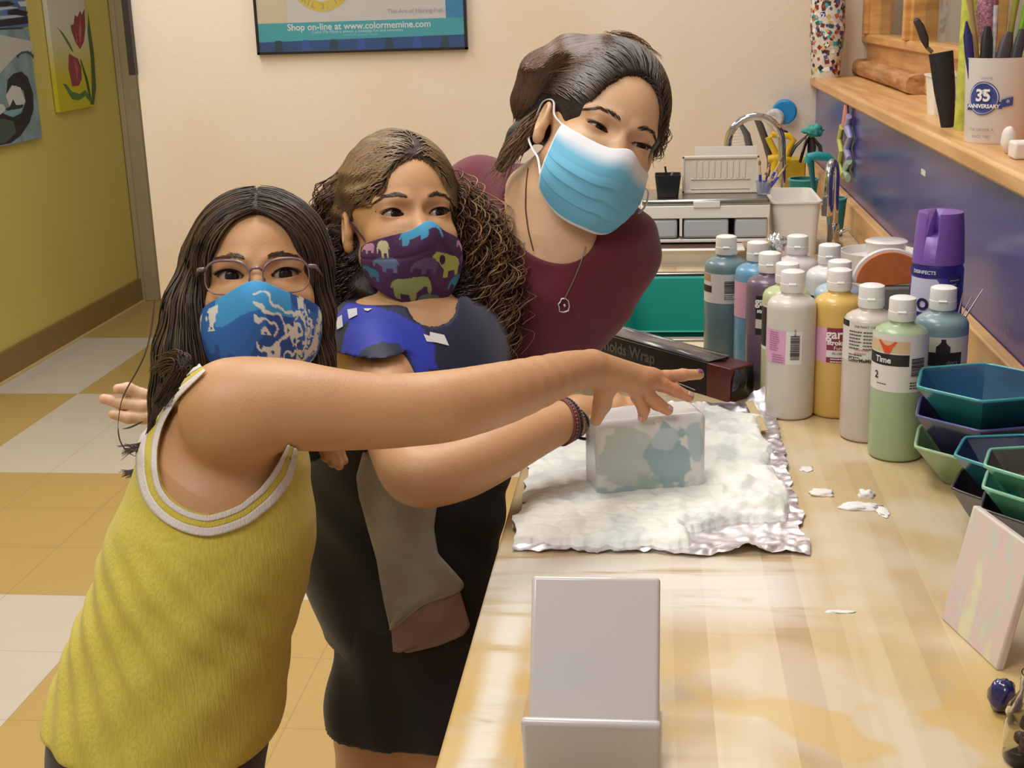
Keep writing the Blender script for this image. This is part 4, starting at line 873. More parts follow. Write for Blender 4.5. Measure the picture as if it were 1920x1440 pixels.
k0=obj('canvas',m,[cm],t,bevel=.002); 
for nm,px,col,dx in (('stem',((172,196),(176,196),(180,165),(176,100),(168,45),(165,20),(164,60),(170,110),(172,160)),'#46653a',.0007),('stem',((170,196),(173,196),(165,150),(152,112),(150,112),(160,150)),'#3f5a34',.0008),('leaf',((172,196),(160,180),(148,188),(135,186),(120,160),(117,157),(124,158),(135,172),(150,176),(160,168),(168,180)),'#57803f',.0009),('leaf',((106,50),(118,62),(130,80),(138,98),(134,95),(124,78),(112,58)),'#57803f',.0009),
    ('tulip_head',((134,58),(132,48),(138,45),(140,28),(145,32),(150,20),(153,28),(158,16),(160,50),(157,78),(150,92),(142,80)),'#923f48',.0010),('tulip_head',((129,100),(138,106),(146,110),(152,125),(153,148),(148,160),(135,162),(132,145),(128,128)),'#96444e',.0010),('petal_light',((150,30),(152,60),(150,90),(147,60)),'#c06a70',.0014),('petal_light',((140,50),(146,82),(143,80)),'#c06a70',.0014),('petal_light',((138,110),(146,125),(144,158),(141,130)),'#bf6068',.0014)):
    wallpoly(nm,px,col,k0,O,dx)
t,w_,m=canvas(((-110,310),(79,250),.47),'square canvas of a pale sea cave ring on the yellow wall'); O=ctr(t); k0=obj('canvas',m,[mat('slate_blue_wash','#8fa9ae',.5,noise=.35,nscale=9)],t,bevel=.002)
for nm,px,col,dx in (('sky',((-50,55),(62,78),(60,95),(30,105),(10,125),(-50,200)),'#c9c6bc',.0006),
    ('dark_arch',((12,175),(14,150),(25,138),(40,134),(52,145),(62,175),(63,205),(55,230),(38,255),(20,268),(0,272),(-40,275),(-40,215),(0,210),(10,215),(25,220),(40,212),(48,190),(44,170),(30,160),(20,162)),'#2f2c34',.0008),
    ('arch_shadow',((30,104),(40,97),(52,95),(63,103),(63,112),(58,103),(48,99),(38,102),(33,110)),'#3b5458',.0009),
    ('moss',((-40,240),(5,222),(25,228),(30,248),(10,268),(-40,275)),'#4c5d55',.0010),('pale_inside',((10,180),(22,160),(38,164),(47,190),(40,208),(20,205)),'#d5d3cc',.0010),('tiny_hill',((8,205),(18,200),(24,186),(30,197),(44,196),(42,202),(20,208)),'#2e3a3a',.0012),('water',((5,212),(20,206),(42,203),(36,214),(20,219)),'#7fb0b2',.0013),('sea_foam',((-30,200),(5,195),(12,205),(0,215),(-30,222)),'#c9d4d0',.0011)):
    wallpoly(nm,px,col,k0,O,dx)
t,w_,m=canvas(((-110,65),(53,45),.45),'canvas of blue waves and dark rocks, top left corner'); O=ctr(t); k0=obj('canvas',m,[mat('steel_blue_wash','#5f7da8',.5,noise=.4,nscale=11)],t,bevel=.002)
for nm,px,col,dx in (('rock',((15,20),(30,17),(52,22),(50,30),(30,28),(14,27)),'#25232e',.0006),('rock',((-20,4),(15,2),(30,8),(10,12),(-20,12)),'#2a2836',.0006),('rock',((0,38),(52,30),(53,44),(20,48),(-20,52)),'#2b2c3c',.0006),('surf',((-10,15),(20,12),(35,15),(10,18),(-10,22)),'#c7cdd6',.0008),('surf',((0,30),(30,28),(45,31),(20,34),(0,36)),'#b9c4d6',.0008),('surf',((32,3),(50,2),(50,12),(38,12)),'#d0d2d6',.0008)):
    wallpoly(nm,px,col,k0,O,dx)
# ---- ledge objects
def ZLp(u,v): return ATZ(u,v,ZL)
# mosaic vase
q=ATY(1550,128,4.24); q[1]=4.24; q[2]=ZL; px=4.24*1.0
rv=(ATY(1583,40,4.24)[0]-ATY(1518,40,4.24)[0])/2; q[0]=ATY(1551,60,4.24)[0]
t=thing('mosaic_vase','tall white vase covered in scattered coloured mosaic chips','vase',q)
prof=[(0,0),(rv*.78,0),(rv*.80,.006),(rv*.86,.05),(rv*1.0,.14),(rv*.98,.22),(rv*.7,.34),(rv*.5,.38),(rv*.55,.42),(rv*.5,.42),(0,.40)]
m=MB(); m.lathe(prof,40,cap=False); bd=obj('vase_body',m,mat('white_grout','#d6cfc6',.5,noise=.2,nscale=60),t)
rg=random.Random(9); cols=['#a8403c','#7a2d2f','#3aa0b8','#3b3c8a','#2f5f50','#4b3a35','#c9a45a','#5d5a88','#2b2b34','#b86a50']
bycol={}
for k in range(300):
    z=rg.uniform(.012,.30); a=rg.uniform(math.pi*.9,math.pi*2.1); 
    r=np.interp(z,[0.006,.05,.14,.22,.34],[rv*.80,rv*.86,rv,rv*.98,rv*.7])+.0008
    w2=rg.uniform(.0055,.0105); an=rg.uniform(0,3); vs=[]
    for j in range(4):
        th_=an+j*math.pi/2; dx_,dz_=w2*math.cos(th_),w2*math.sin(th_); aa=a+dx_/r; vs.append((r*math.cos(aa),r*math.sin(aa),z+dz_))
    c_=cols[0 if k==1 else rg.randrange(10)] if rg.random()>.12 else '#e9e6e0'; bycol.setdefault(c_,MB()).add(vs,[(0,1,2,3)])
m=MB(); ms=[]
for i,(c_,mb) in enumerate(bycol.items()): m.add(mb.v,mb.f,i); ms.append(pal(c_,.15))
o=obj('mosaic_chips',m,ms,bd,smooth=False); tag(o,kind='stuff')
# rough log plank
A=ZLp(1583,137); B=ZLp(1706,178); A[0]+=.004; B[0]=A[0]+.0; 
t=None; P=np.zeros((26,14,3)); Ln=A[1]-B[1]
for i in range(26):
    for j in range(14):
        a=i/25; b=j/13*2*math.pi; x=.042+.042*np.sign(math.cos(b))*abs(math.cos(b))**.6; z=.024+.024*np.sign(math.sin(b))*abs(math.sin(b))**.6
        P[i,j]=(x+.004*nse(a*9,b,1,1.5),-a*Ln,max(0,z+.006*nse(a*8,b,4,1.2)*(z>.02)))
m=MB(); m.grid(P,closed=True); n_=14; m.f.append(list(range(14)));m.m.append(0); m.f.append(list(range(25*14,26*14))[::-1]);m.m.append(0)
o=obj('wood_plank',m,wall_mat('rough_sawn_wood','#c09060','#8f5f38',1.5,.9,.7,(25,3,40),.003),loc=(A[0]-.0,A[1],ZL),angle=50); tag(o,'rough-grained wooden plank lying on the ledge before the frame','plank')
# white basket
c=ATZ(1733,215,ZL); h_=.075; t=thing('white_basket','small white tub beside the black sheath on the ledge','tub',(c[0]+.045,c[1]+.02,ZL))
P=np.array([ringp(w,d,.006,z) for w,d,z in ((.030,.032,0),(.036,.038,h_),(.039,.041,h_+.001),(.039,.041,h_+.005),(.034,.036,h_+.004),(.029,.031,.004))]); m=MB(); m.grid(P,closed=True); n_=P.shape[1]; m.f.append(list(range(n_))[::-1]);m.m.append(0); m.f.append(list(range(5*n_,6*n_)));m.m.append(0); obj('tub_body',m,M_white,t)
m=MB(); m.sphere((0,0,h_-.005),(.026,.028,.02),18,10); obj('tissue',m,mat('tissue_white','#e6e6e2',.8,bump=.004,bscale=60),t)
# black sheath with brush
bS=ATZ(1772,239,ZL); tS=ATY(1762,98,bS[1]+.01); t=thing('black_sheath','tall black leather-like sheath standing on the ledge edge','holder',bS); d=tS-bS
ww=.0185; m=MB(); m.tube([(.004,0,.0),(.002,0,.02),d*.5+np.array([.004,0,0]),d+np.array([.002,0,0])],[ww*.62,ww*.75,ww*1.05,ww*1.2],24,flat=.55,up=(0,1,0)); obj('sheath_body',m,mat('black_leather','#211e20',.55,bump=.0008,bscale=120),t,bevel=.001)
bp=ATY(1745,95,bS[1]+.012); t=thing('dark_paintbrush','dark brush tilting left out of the black sheath','brush',bp); e1=ATY(1735,88,bS[1]+.012)-bp
m=MB(); m.tube([ATY(1748,98,bS[1]+.012)-bp,ATY(1737,88,bS[1]+.012)-bp],.0036,10); obj('ferrule',m,mat('dull_pewter','#8a7a66',.4,.8),t)
m=MB(); m.tube([ATY(u,v,bS[1]+.012)-bp for u,v in ((1738,89),(1733,72),(1725,50),(1718,38),(1716,34))],[.005,.0115,.0110,.0085,.003],14,flat=.7); obj('bristle_head',m,mat('dark_umber','#3b2d2c',.6),t)
q=ATZ(1758,150,ZL); o=obj('grey_marker',MB().lathe([(0,0),(.007,0),(.007,.115),(.0062,.12),(0,.12)],20,cap=False),mat('grey_tube','#9a9384',.4),loc=(bS[0]+.045,bS[1]+.09,ZL)); tag(o,'slim grey tube standing behind the black sheath','tube')
o=lump('blue_lump',(bS[0]+.075,bS[1]+.22,ZL+.038),.013,mat('cobalt_white_glaze','#2f5fd0',.3,noise=.5,nscale=90),'small bright blue ornament peeping past the yellow-green tube','ornament',.2,2,3)
o=obj('ornament_stand',MB().lathe([(0,0),(.016,0),(.014,.026),(0,.027)],20,cap=False),mat('black_plastic','#232126',.35),loc=(bS[0]+.075,bS[1]+.22,ZL)); tag(o,'short black stand under the small blue ornament','stand')
# yellow-green textured tube
q=ATZ(1803,246,ZL); o=obj('crackle_tube',MB().lathe([(0,0),(.0155,0),(.0165,.004),(.0165,.33),(0,.33)],32,c=(0,0,0),cap=False),mat('lime_crackle','#c3c95a',.5,noise=.35,nscale=45,bump=.0006,bscale=150),loc=(q[0]+.006,q[1]+.0155,ZL)); tag(o,'tall lime-yellow crackled tube touching the white anniversary cup','tube')
# white cup with emblem
q=ATZ(1872,272,ZL); Rc=.054; Hc=.142; cp_=np.array([q[0]-.0,q[1]+Rc,ZL])
a_=ATY(1808,108,cp_[1]); Hc=a_[2]-ZL; Rc=abs(ATY(1872,200,cp_[1])[0]-ATY(1806,200,cp_[1])[0]); cp_[0]=ATY(1872,200,cp_[1])[0]
t=thing('anniversary_cup','white cup printed with a blue 35 anniversary badge, full of tools','cup',cp_,face_cam(cp_))
m=MB(); m.lathe([(0,0),(Rc*.86,0),(Rc*.9,.004),(Rc,Hc-.003),(Rc+.001,Hc),(Rc-.003,Hc),(Rc*.85,.006),(0,.006)],56,cap=False); bd=obj('cup_body',m,mat('white_cup_plastic','#dcd6d6',.35),t)
m=MB(); cxs=-.026; 
def disc(r,z,mi,R,n=40): wr(m,[(cxs+r*math.cos(2*math.pi*k/n),z+r*math.sin(2*math.pi*k/n)) for k in range(n)],R,0,0,mi)
zc_=Hc*.54
for k,(r,mi) in enumerate(((.0265,0),(.0250,1),(.0235,0))): disc(r,zc_,mi,Rc-.0020+.0007*k+.001)
wr(m,[(cxs-.03,zc_-.010),(cxs+.032,zc_-.005),(cxs+.032,zc_-.016),(cxs-.03,zc_-.020)],Rc+.0008,0,0,0)
wr(m,[(cxs+.030,zc_-.002),(cxs+.048,zc_+.003),(cxs+.048,zc_-.011),(cxs+.030,zc_-.014)],Rc+.001,0,0,0)
em=obj('badge',m,[pal('#3b4a8f'),pal('#dcd6d6')],bd,smooth=False)
m=MB(); V,Fc=text_mb('35',.026,bold=.0008); m.add(wrapV(V,Rc+.0022,cxs,zc_+.004),Fc); V,Fc=text_mb('ANNIVERSARY',.0085,bold=.0003); m.add(wrapV(V,Rc+.0022,cxs,zc_-.0125),Fc); V,Fc=text_mb('*',.014); m.add(wrapV(V,Rc+.0022,cxs+.04,zc_-.007),Fc)
obj('lettering',m,pal('#e9e5e5'),em,smooth=False)
m=MB(); V,Fc=text_mb('THE DINNER A',.0062,bold=.0001); m.add(wrapV(V,Rc+.001,cxs-.0,.024),Fc); V,Fc=text_mb('SINCE 1983',.0062,bold=.0001); m.add(wrapV(V,Rc+.001,cxs-.0,.013),Fc); V,Fc=text_mb('CHOOSE',.005); m.add(wrapV(V,Rc+.001,cxs+.004,zc_+.032),Fc); obj('lettering',m,pal('#8f8a92'),em,smooth=False)
# tools in the cup
tools=[((1822,150),(1812,40),'indigo_blade','#2b2568','purple-blue pointed blade at the left of the cup',.0075,.0015),((1838,150),(1818,-5),'tan_stick','#a58558','long tan wooden stick leaning left from the cup',.004,.006),((1846,150),(1852,50),'black_spatula','#26222a','upright black spatula blade in the cup',.010,.005),
((1868,150),(1893,60),'grey_spatula','#4a4246','grey-brown spatula leaning right in the cup',.012,.006),((1880,150),(1906,-5),'olive_handle','#8c8a3c','olive green handle rising at the right of the cup',.005,.006),((1895,150),(1918,55),'dark_spatula','#3f3a42','dark spatula furthest right in the cup',.009,.006),((1860,150),(1868,10),'silver_pen','#bdb8b8','silver pen with pale glittery grip among the tools',.004,.0045),((1890,150),(1925,10),'green_marker','#7fae2f','bright green marker leaning out at the right',.005,.006)]
for k,(b0,t0,nm,col,lb,r0,r1) in enumerate(tools):
    yy=cp_[1]+(-.018 if k in (2,3,5) else .012*((k%3)-1)); B=ATY(b0[0],b0[1],yy); T_=ATY(t0[0],t0[1],yy+.01)
    t=thing(nm,lb,'tool',B,0,'tools standing in the white cup'); m=MB(); m.tube([(0,0,0),(T_-B)*.45,(T_-B)*.75,T_-B],[r0*.7,r0,r0*.95,r1],12,flat=.45 if 'sp' in nm or 'blade' in nm else 1,up=(0,1,0)); obj('shaft',m,mat(nm,col,.4,noise=.15 if k!=6 else .5,nscale=60),t)
yy=cp_[1]+.02; B=ATY(1855,105,yy); m=MB(); m.tube([ATY(u,v,yy)-B for u,v in ((1855,110),(1852,60),(1850,20),(1856,-20))],[.010,.016,.018,.016],14)
o=obj('pink_glitter_wand',m,mat('pink_glitter','#b47a8e',.35,noise=.7,nscale=260,bump=.002,bscale=200),loc=B); tag(o,'pink glittery wand standing at the back of the white cup','wand')
# pale items right of the cup
q=ATZ(1893,290,ZL); o=lump('white_figurine',(q[0],q[1]+.012,ZL+.021),.015,mat('matte_bisque','#ddd5cf',.6),'small white pointed bisque figurine before the anniversary cup','figurine',.12,1.2,2,squash=(.8,.8,1.4))
q=ATZ(1925,300,ZL); o=obj('bisque_box',MB().box((-.03,-.02,0),(.03,.02,.026)),mat('matte_bisque','#ddd5cf',.6),bevel=.004,loc=(q[0]+.012,q[1]+.02,ZL)); tag(o,'low white bisque box cut by the right frame edge','box')
q=ATZ(1935,300,ZL); o=obj('bisque_bottle',MB().lathe([(0,0),(.017,0),(.018,.02),(.016,.05),(.01,.06),(.009,.075),(0,.076)],30,cap=False),mat('matte_bisque','#ddd5cf',.6),loc=(q[0]+.012,q[1]+.02,ZL+.0262)); tag(o,'white bisque bottle standing on the low box at the right edge','bottle')
# tiny sticker on the blue wall
a=ATX(1728,316,XW-.0008); b=ATX(1735,331,XW-.0008); m=MB(); m.box((XW-.0016,b[1],b[2]),(XW-.0002,a[1],a[2])); tag(obj('wall_sticker',m,pal('#d6d2cc')),'tiny white sticker on the blue wall above the purple can','sticker')
# small framed card visible through the framed opening
o=obj('hanging_card',MB().box((XF+.03,3.02,1.40),(XF+.034,3.10,1.62)),[pal('#d6d4cc')]); o.location=(0,0,0); tag(o,'narrow white card with dark letters behind the wooden frame','card')
for k,(ch,c_) in enumerate((('S','#3a3a44'),('Y','#5a3a34'),('A','#3a3a44'))):
    V,Fc=text_mb(ch,.045,bold=.002); m=MB(); m.add([(XF+.029,3.06-p[0],1.44+k*.05+.03+p[1]) for p in V],Fc); obj('lettering',m,pal(c_),o,smooth=False)
m=MB(); m.box((XF+.0292,3.03,1.405),(XF+.0296,3.09,1.43)); obj('blue_patch',m,pal('#3a9cc0'),o)
# ================================================================ PEOPLE
def frame(um,vm,Ze,yaw,pitch,roll,s,zt=1):
    y,p,r=[math.radians(a) for a in (yaw,pitch,roll)]
    Ry=np.array([[math.cos(y),0,math.sin(y)],[0,1,0],[-math.sin(y),0,math.cos(y)]])
    Rx=np.array([[1,0,0],[0,math.cos(p),-math.sin(p)],[0,math.sin(p),math.cos(p)]])
    Rz=np.array([[math.cos(r),-math.sin(r),0],[math.sin(r),math.cos(r),0],[0,0,1]])
    Rc=Rz@Ry@Rx                       # camera-space head axes: x right, y up, z toward camera
    Wd=MC.T@Rc; R=np.stack([Wd[:,0],Wd[:,2],Wd[:,1]],1)    # columns: local x, forward, up
    O=PT(um,vm,Ze)-R@np.array([0,.080,0])*s
    return dict(R=R,O=O,s=s,zt=zt)
def toL(H,P):
    L=(P-H['O'])@H['R']/H['s']; L[:,2]=np.where(L[:,2]>.03,.03+(L[:,2]-.03)/H.get('zt',1),L[:,2]); return L
def toW(H,L):
    L=np.array(L,float); z=L[...,2]; L[...,2]=np.where(z>.03,.03+(z-.03)*H.get('zt',1),z); return H['O']+(L*H['s'])@H['R'].T
def s_head(L,open_=.0046,skew=0,ears=(1,1),sock=1):
    d=s_ell(L,(0,-.012,.03),(.0745,.096,.086))
    d=smin(d,s_ell(L,(0,.026,-.042),(.059,.064,.072)),.03)
    for q in (-1,1):
        d=smin(d,s_cone(L,(q*.052,0,-.052),(q*.012,.058,-.098),.014,.016),.02)
        d=smin(d,s_ell(L,(q*.038,.05,-.03),(.022,.022,.018)),.02)
        d=smin(d,s_cone(L,(q*.014,.074,.017),(q*.046,.058,.019),.007,.006),.014)
    d=smin(d,s_ell(L,(0,.062,-.1),(.02,.018,.016)),.02)
    d=smin(d,s_cone(L,(0,.074,.006),(0,.093,-.030),.005,.0105),.012)
    for q in (-1,1): d=smin(d,s_ell(L,(q*.010,.086,-.034),(.007,.009,.007)),.006)
    for q in (-1,1):
        d=smax(d,-s_ell(L,(q*.027,.086,.003),(.018,.014,.0105)),.010)
        e=np.array([q*.0315,.0615,0]); lid=np.linalg.norm(L-e,axis=1)-.0150
        d=smin(d,lid,.005)
        x=(L[:,0]-e[0])*q; z=L[:,2]-skew*x
        w=.0150; k=np.clip(1-(x/w)**2,-1,1)
        op=np.maximum(z-open_*1.05*k-.0005,-z-open_*.62*k-.0005); op=np.maximum(op,np.abs(x)-w); op=np.maximum(op,.064-L[:,1])
        op=np.maximum(op*.75,np.linalg.norm(L-e,axis=1)-.0185)
        d=smax(d,-op,.0012)
        if ears[0 if q<0 else 1]:
            a=math.radians(14)*q; Rr=np.array([[math.cos(a),math.sin(a),0],[-math.sin(a),math.cos(a),0],[0,0,1]])
            c=np.array([q*.078,-.010,-.012]); er=s_ell(L,c,(.0085,.0175,.0290),Rr)
            er=smax(er,-s_ell(L,c+[q*.007,.004,.004],(.0058,.0105,.018),Rr),.002); er=smin(er,s_ell(L,c+[q*.0005,.012,-.004],(.005,.005,.008)),.003)
            er=smin(er,s_ell(L,c+[-q*.001,.004,-.022],(.006,.009,.009),Rr),.006)
            d=smin(d,er,.006)
    return d
class Grp:
    def __init__(s,c,r,fn): s.c=np.asarray(c,float); s.r=r; s.fn=fn
    def __call__(s,P):
        q=np.linalg.norm(P-s.c,axis=1)-s.r; m=q<.06; d=np.maximum(q,.06)
        if m.any(): d[m]=s.fn(P[m])
        return d
def union(fs,k=.012):
    def f(P):
        d=None
        for g in fs:
            kk=k
            if isinstance(g,tuple): g,kk=g
            e=g(P); d=e if d is None else smin(d,e,kk)
        return d
    return f
def chain(pts,rad,k=.01,flat=None):
    pts=[PT(*p) if len(p)==3 and p[0]>5 else np.array(p,float) for p in pts]
    if len(pts)>=3: pts,rad=resample(pts,rad,4)
    A_=np.array(pts); c=A_.mean(0); r=float(max(np.linalg.norm(A_-c,axis=1)+np.array(rad)))
    return Grp(c,r,lambda P: s_chain(P,pts,rad,k*.4,flat))
def resample(pts,rad,m=4):
    A=np.concatenate([np.array(pts,float),np.array(rad,float)[:,None]],1); A=np.vstack([2*A[0]-A[1],A,2*A[-1]-A[-2]]); out=[]
    for i in range(1,len(A)-2):
        for j in range(m):
            t=j/m; p0,p1,p2,p3=A[i-1:i+3]; out.append(.5*((2*p1)+(-p0+p2)*t+(2*p0-5*p1+4*p2-p3)*t*t+(-p0+3*p1-3*p2+p3)*t**3))
    out.append(A[-2]); out=np.array(out); return list(out[:,:3]),list(out[:,3])
def trace(f,u,v,Z0=1.0,Z1=2.6,off=0):
    uv=np.atleast_2d(np.stack([np.broadcast_to(u,np.shape(v) or (1,)),np.atleast_1d(v)],-1)).astype(float)
    rays=np.array([ray(a,b) for a,b in uv]); ln=np.linalg.norm(rays,axis=1); Z=np.full(len(uv),Z0); 
    for _ in range(90):
        P=CAM+rays*Z[:,None]; d=f(P)-off; Z=np.minimum(Z+d*.8/ln,Z1)
    return CAM+rays*Z[:,None],Z
def decal(nm,f,poly,m,par,off=.001,th=0,n=1):
    """flat shape lying on a curved garment: triangulated fan refined, snapped to the surface"""
    bm=bmesh.new(); vs=[bm.verts.new((a,b,0)) for a,b in poly]; bm.faces.new(vs); bmesh.ops.triangulate(bm,faces=bm.faces[:])
    for _ in range(n): bmesh.ops.subdivide_edges(bm,edges=[e for e in bm.edges if e.calc_length()>9],cuts=1); bmesh.ops.triangulate(bm,faces=bm.faces[:])
    P=np.array([v.co[:2] for v in bm.verts]); Fc=[[v.index for v in fc.verts] for fc in bm.faces]; bm.free()
    W,_=trace(f,P[:,0],P[:,1],off=off); mb=MB(); mb.add(list(W),Fc); return obj(nm,mb,m,par,solid=th,angle=0)
def skin_mat(name,col,dark):
    m=node_mat(name); N,L=nt(m); b=N['Principled BSDF']; vc=N.new('ShaderNodeVertexColor'); vc.layer_name='Col'
    tc=N.new('ShaderNodeTexCoord'); n=NOISE(N,L,tc.outputs['Object'],14,4); c=MIX(N,L,MATH(N,L,'MULTIPLY',RAMP(N,L,n,.35,.7),.35),C(col),C(dark)); c=MIX(N,L,1,c,vc.outputs['Color'],'MULTIPLY')
    L.new(c,b.inputs['Base Color']); b.inputs['Roughness'].default_value=.48; b.inputs['Subsurface Weight'].default_value=.25; b.inputs['Subsurface Radius'].default_value=(1,.35,.18); b.inputs['Subsurface Scale'].default_value=.006
    bp=N.new('ShaderNodeBump'); bp.inputs['Distance'].default_value=.0003; L.new(NOISE(N,L,tc.outputs['Object'],420,3),bp.inputs['Height']); L.new(bp.outputs[0],b.inputs['Normal']); return m
def mesh_regions(f,regs):
    """first entry: the whole body; the rest: zones of finer grid inside the same mesh"""
    lo,hi,h=regs[0]; return polygonize(f,lo,hi,h,zones=[tuple(r) for r in regs[1:]])
def bounds(pts,pad):
    pts=np.array(pts); return pts.min(0)-pad,pts.max(0)+pad
def strands(nm,paths,rad,col,par,var=.25,tip=.3,tint=None,m=None):
    """paths (N,n,3) -> one mesh of fine tapered locks"""
    Nn,n=paths.shape[:2]; T=np.gradient(paths,axis=1); T/=np.maximum(np.linalg.norm(T,axis=2,keepdims=True),1e-9)
    up=np.array([.31,.2,.93]); A=np.cross(T,up); A/=np.maximum(np.linalg.norm(A,axis=2,keepdims=True),1e-6); B=np.cross(T,A)
    tt=np.linspace(0,1,n); pr=(1-(1-tip)*np.clip((tt-.6)/.4,0,1))*np.clip(tt*8+.35,0,1); rr=np.asarray(rad).reshape(-1,1)*pr[None]
    K=3; V=np.stack([paths+rr[:,:,None]*(math.cos(2*math.pi*k/K)*A+math.sin(2*math.pi*k/K)*B) for k in range(K)],2)
    idx=np.arange(Nn*n*K).reshape(Nn,n,K); Fq=np.stack([idx[:,:-1],np.roll(idx,-1,2)[:,:-1],np.roll(idx,-1,2)[:,1:],idx[:,1:]],-1).reshape(-1,4)
    c=np.array(C(col)); k=1+var*(RS.rand(Nn,1,1,1)*2-1)**1*np.ones((1,n,K,1)); cc=np.ones((Nn,n,K,4)); cc[...,:3]=c[:3]*k
    if tint is not None: cc[...,:3]=cc[...,:3]*(1-tint[...,None,None])+np.array(C('#a88a5c'))[:3]*tint[...,None,None]
    me=fastmesh(nm,V.reshape(-1,3),Fq,cc.reshape(-1,4)); return obj(nm,me,m or M_hair,par,angle=0)
M_hair=mat('hair_strands','#ffffff',.42,vcol=True,spec=.6)
def flow(f,P,dirf,n,step,off,jit=0.0,freef=None):
    out=[P.copy()]; st=step if hasattr(step,'__len__') else np.full(len(P),step)
    for i in range(n-1):
        g=unit(grad(f,P,1e-3)); d=dirf(P,i/(n-1)); d=d-(d*g).sum(1,keepdims=True)*g*.97; d=unit(d)+jit*RS.randn(*P.shape); P=P+unit(d)*st[:,None]
        P=snap(f,P,off,1); out.append(P.copy())
    return np.stack(out,1)
def mask_sheet(H,phim,zt,zb,off=.005,nose=1,ns=131,ntt=91,colf=None,dispf=None,noser=.024):
    def hull(L):
        d=s_ell(L,(0,.024,-.052),(.066,.073,.086)); 
        if nose: d=smin(d,s_ell(L,(0,.090,-.034),(.014,noser,.026)),.035)
        return d
    S_=np.linspace(-1,1,ns); T_=np.linspace(0,1,ntt); SS,TT=np.meshgrid(S_,T_); ph=SS*math.radians(phim)
    Z=zt(SS)+(zb(SS)-zt(SS))*TT
    dx=np.sin(ph); dy=np.cos(ph); cy=.0
    lo=np.zeros_like(SS); hi=np.full_like(SS,.2)
    for _ in range(22):
        mid=(lo+hi)/2; L=np.stack([dx*mid,cy+dy*mid,Z],-1).reshape(-1,3); ins=(hull(L).reshape(SS.shape)-off)<0
        lo=np.where(ins,mid,lo); hi=np.where(ins,hi,mid)
    r=lo+ (dispf(SS,TT) if dispf is not None else 0)
    L=np.stack([dx*r,cy+dy*r,Z],-1); W=toW(H,L.reshape(-1,3)).reshape(L.shape)
    return SS,TT,L,W
def inpoly(x,y,poly):
    ins=np.zeros(np.shape(x),bool); n=len(poly)
    for i in range(n):
        x0,y0=poly[i]; x1,y1=poly[(i+1)%n]
        if y0==y1: continue
        c=((y0>y)!=(y1>y))&(x<(x1-x0)*(y-y0)/(y1-y0)+x0); ins^=c
    return ins
def eye(H,q,par,iris,look=(0,0)):
    O=toW(H,(q*.0315,.0615,0)); r=.0134*H['s']; 
    a,b=look; Re=H['R']@np.array([[math.cos(a),math.sin(a),0],[-math.sin(a),math.cos(a),0],[0,0,1]])@np.array([[1,0,0],[0,math.cos(b),-math.sin(b)],[0,math.sin(b),math.cos(b)]])
    n,m_=40,40; mb=MB(); vs=[];cs=[]
    for i in range(m_+1):
        th=math.pi*i/m_
        for j in range(n):
            p=2*math.pi*j/n; v=np.array([math.sin(th)*math.cos(p),math.cos(th),math.sin(th)*math.sin(p)]); vs.append(O+Re@(v*r*(1.03 if th<.42 else 1)))
            if th<.20: c=C('#100c0b')
            elif th<.50: c=tuple(np.array(C(iris))*(.75+.35*math.sin(j*7.0)))[:3]+(1,)
            elif th<.56: c=C('#2a2220')
            else: c=C('#a89a90')
            cs.append(c)
    mb.add(vs,[(i*n+j,(i+1)*n+j,(i+1)*n+(j+1)%n,i*n+(j+1)%n) for i in range(m_) for j in range(n)]); mb.c=cs; mb.hascol=True
    return obj('eye',mb,mat('wet_eye','#ffffff',.12,vcol=True,spec=.35),par,angle=0)
def facial_hair(H,f,par,q,browpts,col,open_=.0046,skew=0,lash=True,n=130,th=.00042,blen=.008):
    """eyebrow and lashes for side q; browpts: (x,z) local polyline from the inner end"""
    bp=np.array(browpts,float); t=RS.rand(n); ii=t*(len(bp)-1); i0=np.minimum(ii.astype(int),len(bp)-2); fr=(ii-i0)[:,None]
    c=bp[i0]*(1-fr)+bp[i0+1]*fr; tg=bp[i0+1]-bp[i0]; tg/=np.linalg.norm(tg,axis=1,keepdims=True); nrm=np.stack([-tg[:,1],tg[:,0]],1)
    w=.0028*(1-.6*t)*(.6+.4*np.minimum(1,t*6)); c=c+nrm*(w*(RS.rand(n)*2-1))[:,None]
    L0=np.stack([q*c[:,0],np.full(n,.095),c[:,1]],1)
    out=[]
    d2=(tg*.9+nrm*(.35*(1-t))[:,None])
    for k in range(4):
        L=L0.copy(); L[:,0]+=q*d2[:,0]*blen*k/3; L[:,2]+=d2[:,1]*blen*k/3
        lo=np.full(n,.03); hi=np.full(n,.12)
        for _ in range(14):
            mid=(lo+hi)/2; L[:,1]=mid; ins=f(toW(H,L))<0; lo=np.where(ins,mid,lo); hi=np.where(ins,hi,mid)
        L[:,1]=hi+.0006+.0004*k; out.append(toW(H,L))
    strands('eyebrow',np.stack(out,1),np.full(n,th*.85),col,par,.2)
    if lash:
        m=60; x=np.linspace(-.0150,.0150,m); k=np.clip(1-(x/.015)**2,0,1); z=open_*1.05*k+.0006+skew*x; e=np.array([q*.0315,.0615,0])
        y=np.sqrt(np.maximum(.0152**2-x**2-z**2,1e-8)); b=np.stack([e[0]+q*x,e[1]+y,z],1); o=np.stack([q*x*.30,np.full(m,.0045),.0030+0*x],1)*(.6+.5*np.clip(x/.015,-1,1))[:,None]
        P=np.stack([toW(H,b),toW(H,b+o*.5+[0,0,-.0004]),toW(H,b+o)],1); 
        strands('eyelashes',P,np.full(m,.00042),'#1c1413',par,.1)
        mb=MB(); mb.tube(list(toW(H,b)),.00055,6); obj('lid_line',mb,mat('dark_lid_line','#2a1b18',.5),par)
